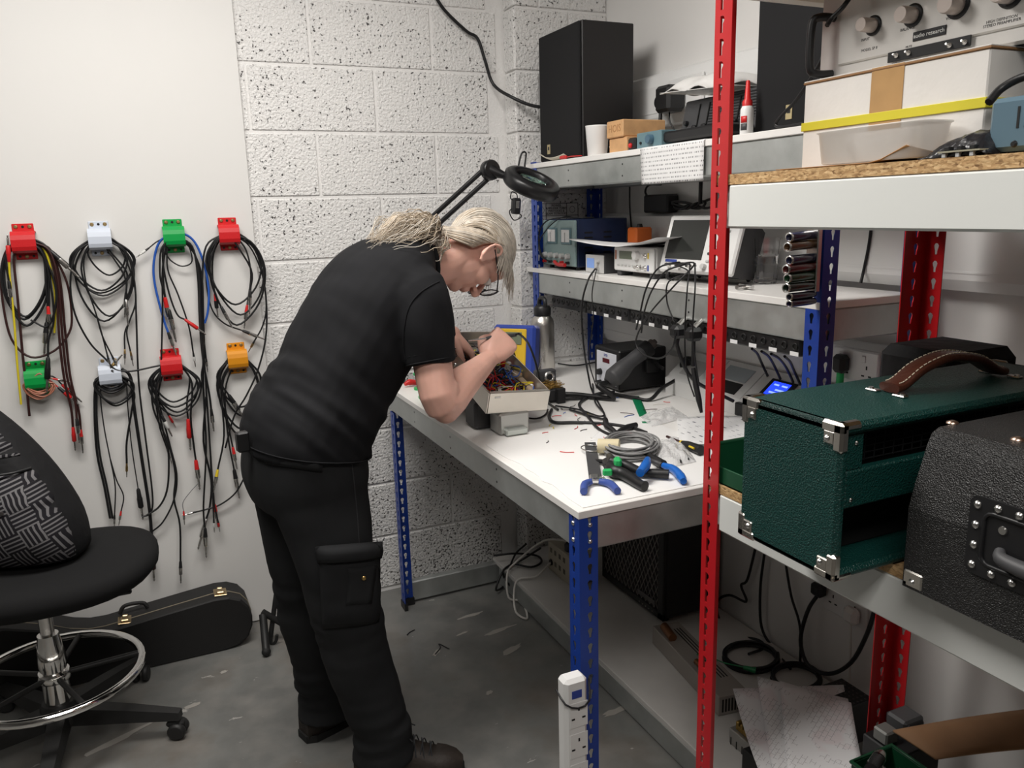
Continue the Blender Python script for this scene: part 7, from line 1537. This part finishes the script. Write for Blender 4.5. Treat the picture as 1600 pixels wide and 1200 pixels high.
for y in (-1.44, -1.515):
    obj('rocker', slab(-.075, -.072, y-.006+.01, y+.006+.01, 1.108, 1.126, .001), M_WPL, t, True)
    for dy, dz, w2, h2 in ((0, .012, .004, .010), (-.011, -.010, .009, .004), (.011, -.010, .009, .004)): obj('pin_hole', slab(-.0728, -.072, y+dy-w2/2, y+dy+w2/2, 1.083+dz-h2/2, 1.083+dz+h2/2, 0), M_BADGE, t, True)
t = thing('mains_plug', 'black plug with green end beside the blue post', 'plug', (-.09, -1.40, 1.08)); p = at(1314, 568, x=-.09); b = B(); b.box((0, 0, 0), (.036, .042, .050), T(*p), .010); obj('plug_body', b, M_BLKP, t, True); b = B(); b.cyl(p-Z*.024, p-Z*.06, .010, n=12); obj('green_sleeve', b, gM, t, True)
# gold resistor block, black inlet box, mesh box, transformer, cardboard, bin with valves, papers
t = thing('power_resistors', 'gold finned resistor on a grey heat sink', 'resistor', at(1175, 1160, z=ZL)); p = at(1175, 1152, z=ZL+.03)
b = B(); b.box((p.x, p.y, ZL+.024), (.085, .085, .046), bev=.002); obj('heat_sink', b, mat('grey_alloy', (.40, .39, .37), .45, .6), t, True)
for k in range(4): b = B(); b.box((p.x, p.y-.033+.022*k, ZL+.012), (.087, .003, .022)); obj('fin_gap', b, M_BADGE, t, True)
b = B()
for k in range(4): b.box((p.x+.004, p.y-.024+.016*k, ZL+.060), (.075, .010, .026), bev=.003)
b.box((p.x+.004, p.y, ZL+.054), (.072, .06, .014), bev=.002); obj('gold_resistor', b, mat('gold_anodised', (.34, .22, .06), .4, .7), t, True)
t = thing('mains_inlet_box', 'black metal box with mains inlet on the low shelf', 'box', (-.47, -1.66, ZL)); obj('case', slab(-.53, -.40, -1.735, -1.615, ZL, ZL+.085, .003), M_BLKP, t, True)
b = B(); b.lathe([(.016, 0), (.016, .002), (.012, .003)], 16, T(-.495, -1.66, ZL+.085)); obj('inlet', b, M_BADGE, t, True)
for k in range(4): obj('fin', slab(-.44, -.41, -1.715+.024*k, -1.705+.024*k, ZL+.085, ZL+.097, .001), M_DGREY, t, True)
b = B(); b.lathe([(.007, 0), (.004, .01)], 10, T(-.46, -1.70, ZL+.085)); obj('bolt', b, M_STEEL, t, True)
t = thing('mesh_box', 'black perforated metal box behind the papers', 'box', at(1305, 1090, z=ZL)); p = at(1305, 1068, z=.22); b = B(); b.span((p.x-.05, p.y-.10, ZL), (p.x+.035, p.y+.01, .222), .002); obj('case', b, M_BLKP, t, True)
for i in range(6):
    for j in range(7): b = B(); b.lathe([(.003, 0), (.003, .0006)], 6, T(p.x-.042+.014*i, p.y-.09+.014*j, .222)); obj('perforation', b, mat('hole_grey', (.10, .09, .09), .8), t, True)
t = thing('audio_transformer', 'black transformer chassis against the red rear post', 'transformer', (-.265, -1.85, ZL))
obj('chassis_box', slab(-.330, -.192, -1.905, -1.803, ZL, .285, .003), M_BLKP, t, True); obj('coil_block', slab(-.262, -.196, -1.862, -1.806, .2852, .325, .006), M_DGREY, t, True); obj('winding_band', slab(-.255, -.203, -1.868, -1.800, .292, .318, .004), M_BLKP, t, True)
for k in range(4): b = B(); b.lathe([(.006, 0), (.004, .012)], 8, T(-.235+.018*(k % 2), -1.88-.016*(k//2), .285)); obj('terminal', b, M_STEEL, t, True)
obj('small_transformer', slab(-.325, -.285, -1.865, -1.825, .2852, .318, .004), mat('grey_lamination', (.20, .20, .19), .5, .5), t, True)
b = B(); c4 = [at(1395, 1142, z=.335), at(1680, 1098, z=.345), at(1690, 1162, z=.335), at(1462, 1186, z=.335)]
b.sheet(lambda u, v: (c4[0]*(1-u)+c4[1]*u)*(1-v)+(c4[3]*(1-u)+c4[2]*u)*v+Z*.004*math.sin(4*u), 10, 6, .005); solo('cardboard_sheet', b, mat('corrugated_card', (.30, .165, .085), .75, var=.12, vs=10), 'brown corrugated cardboard sheet on the bottom shelf', 'cardboard')
b = B(); c4b = [at(1455, 1128, z=.15), at(1610, 1095, z=.17), at(1640, 1140, z=.17), at(1480, 1150, z=.15)]; b.sheet(lambda u, v: (c4b[0]*(1-u)+c4b[1]*u)*(1-v)+(c4b[3]*(1-u)+c4b[2]*u)*v, 6, 4, .002); solo('paper_sheet', b, M_PAPER, 'white sheet under the cardboard on the bottom shelf', 'paper')
# green bin with valves
bc = Vector((-.405, -1.965, .19)); t = thing('valve_bin', 'green plastic bin full of glass valves', 'bin', (bc.x, bc.y, .1905)); ww, dd_ = .062, .072
solo('bin_stand', slab(-.50, -.345, -2.06, -1.91, ZL, .190, .003), M_DGREY, 'dark box under the green valve bin', 'box')
for nm, a, c in (('bin_base', (-ww, -dd_, 0), (ww, dd_, .004)), ('bin_side', (-ww, dd_-.004, 0), (ww, dd_, .125)), ('bin_side', (-ww, -dd_, 0), (ww, -dd_+.004, .125)), ('bin_side', (-ww, -dd_, 0), (-ww+.004, dd_, .125)), ('bin_side', (ww-.004, -dd_, 0), (ww, dd_, .125))): b = B(); b.span(a, c, .001); obj(nm, b, gM2, t)
b = B(); b.tube([(-ww, -dd_, .125), (ww, -dd_, .125), (ww, dd_, .125), (-ww, dd_, .125)], .005, 8, closed=True, sub=1); obj('rim', b, gM2, t)
for k, (x, y, z, ax_, r) in enumerate(((-.02, .05, .135, (1, .4, .1), .015), (.0, -.01, .12, (-.6, -.5, .5), .020), (.035, -.03, .115, (-.4, -.6, .6), .020), (-.04, .01, .11, (.2, .3, .9), .014), (-.03, -.05, .11, (.3, -.2, .9), .015))):
    tv = thing('valve', ('slim glass valve lying across the bin rim', 'fat glass valve with silver top in the bin', 'large glass valve at the bin wall', 'slim dark valve upright in the bin', 'dark glass valve at the bin front')[k], 'valve', (bc.x+x*.85, bc.y+y*.85, .19+z-.03), group='valves in the green bin'); F = frame((bc.x+x*.85, bc.y+y*.85, .19+z), ax_)
    b = B(); b.lathe([(r*.8, -.035), (r, -.028), (r, .012), (r*.7, .026), (r*.2, .032)], 16, F); obj('glass_bulb', b, M_GLASS, tv, True); b = B(); b.lathe([(r*.5, -.028), (r*.5, .008)], 10, F); obj('anode', b, M_DGREY, tv, True); b = B(); b.lathe([(r*.72, .010), (r*.6, .022), (r*.2, .029)], 14, F); obj('getter', b, M_STEEL, tv, True); b = B(); b.lathe([(r*.95, -.055), (r*.95, -.033)], 14, F); obj('base', b, M_BLKP, tv, True)
# schematic sheets, curling upright
def m_schem():
    m, nt, b, co = newmat('schematic_print', .6); bt_ = node(nt, 'ShaderNodeTexBrick', Scale=22.0); bt_.inputs['Mortar Size'].default_value = .012; bt_.inputs['Color1'].default_value = bt_.inputs['Color2'].default_value = (1, 1, 1, 1); bt_.inputs['Mortar'].default_value = (0, 0, 0, 1)
    mp = nt.nodes.new('ShaderNodeMapping'); mp.inputs['Rotation'].default_value = (0, 0, -.45); nt.links.new(co, mp.inputs[0]); nt.links.new(mp.outputs[0], bt_.inputs['Vector'])
    n = node(nt, 'ShaderNodeTexNoise', Scale=22.0, Detail=2.0); n2 = node(nt, 'ShaderNodeTexNoise', Scale=260.0, Detail=2.0); n3 = node(nt, 'ShaderNodeTexNoise', Scale=9.0)
    for q in (n, n2, n3): nt.links.new(mp.outputs[0], q.inputs['Vector'])
    k = math_(nt, 'MULTIPLY', math_(nt, 'SUBTRACT', 1.0, bt_.outputs['Fac']) if False else bt_.outputs['Fac'], math_(nt, 'GREATER_THAN', n.outputs['Fac'], .5))
    k2 = math_(nt, 'MULTIPLY', math_(nt, 'GREATER_THAN', n2.outputs['Fac'], .66), math_(nt, 'GREATER_THAN', n.outputs['Fac'], .54))
    c = mixc(nt, ramp(nt, n3.outputs['Fac'], [(.55, 0.0), (.62, .5)]), (.74, .73, .74), (.70, .58, .60))
    nt.links.new(mixc(nt, math_(nt, 'MAXIMUM', k, k2), c, (.40, .38, .39)), b.inputs['Base Color']); return m
M_SCH = m_schem()
def sheet4(label, pix, zs, bend):
    c = [at(x, y, z=z) for (x, y), z in zip(pix, zs)]; b = B(); nn = (c[1]-c[0]).cross(c[3]-c[0]).normalized()
    if nn.z < 0: nn = -nn
    b.sheet(lambda u, v: (c[0]*(1-u)+c[1]*u)*(1-v)+(c[3]*(1-u)+c[2]*u)*v+nn*(bend*math.sin(math.pi*v)*(1-u*.6)), 12, 14, .0006); return solo('schematic_sheet', b, M_SCH, label, 'paper')
sheet4('lowest schematic sheet of the pile, its left corner sticking out', [(1145, 1076), (1318, 1070), (1345, 1195), (1200, 1240)], [.245, .225, .205, .205], -.014)
sheet4('middle schematic sheet of the pile with reddish print', [(1183, 1057), (1325, 1092), (1348, 1200), (1215, 1240)], [.255, .235, .215, .215], -.012)
sheet4('top schematic sheet of the pile with circuit drawing', [(1219, 1064), (1330, 1098), (1350, 1205), (1235, 1240)], [.265, .245, .225, .225], -.012)
b = B(); pb = at(1290, 1195, z=.2); b.span((pb.x-.12, pb.y-.10, ZL), (pb.x+.06, pb.y+.05, .196), .003); solo('document_box', b, M_DGREY, 'dark box hidden beneath the schematic sheets', 'box')

obj_ = slab(-.40, -.205, -2.003, -1.82, ZR1, 1.236, .02); solo('soft_case', obj_, M_NYL, 'black soft case behind the green cabinet', 'case')
# scraps on the floor
for k, (pix, m, lb, nm) in enumerate((([(636, 992), (640, 988), (648, 984)], M_CBL, 'short black wire offcut on the floor right of the trousers', 'wire'), ([(680, 1022), (688, 1012), (686, 1006), (702, 1014)], M_CBL, 'bent black wire offcut on the floor beside a pale scrap', 'wire'))):
    b = B(); b.tube([at(x, y, z=.004) for x, y in pix], .0018, 5, sub=4); solo('wire_scrap', b, m, lb, nm)
M_CHIPP = mat('dry_paint_chip', (.36, .34, .31), .7)
for k, (px, py, a, L, w_) in enumerate(((682, 1020, .9, .030, .010), (302, 1102, .2, .030, .012), (350, 1050, .3, .014, .010), (735, 962, .1, .06, .010), (780, 985, .15, .075, .012), (800, 1015, .35, .055, .016), (180, 1158, .45, .12, .014), (765, 1082, .6, .016, .010), (722, 990, .2, .03, .006), (960, 1112, .1, .05, .014))):
    p = at(px, py, z=0); random.seed(50+k); ca, sa = math.cos(a), math.sin(a); poly = []
    for i in range(14):
        th = 2*math.pi*i/14; r_ = random.uniform(.6, 1.1); u_, v_ = L*r_*math.cos(th), w_*r_*math.sin(th); poly.append((p.x+u_*ca-v_*sa, p.y+u_*sa+v_*ca))
    b = B(); b.prism(poly, .0008, z0=.0002); solo('paint_splash', b, M_CHIPP, 'pale paint splash on the floor '+('beside the bent wire offcut', 'right of the stool base, larger one', 'between guitar case and person', 'below the far bench leg, upper streak', 'under the bench, middle streak', 'under the bench, lower streak', 'long streak beneath the stool', 'small one right of the knees', 'thin one near the cross beam', 'near the white extension strip')[k], 'paint mark')
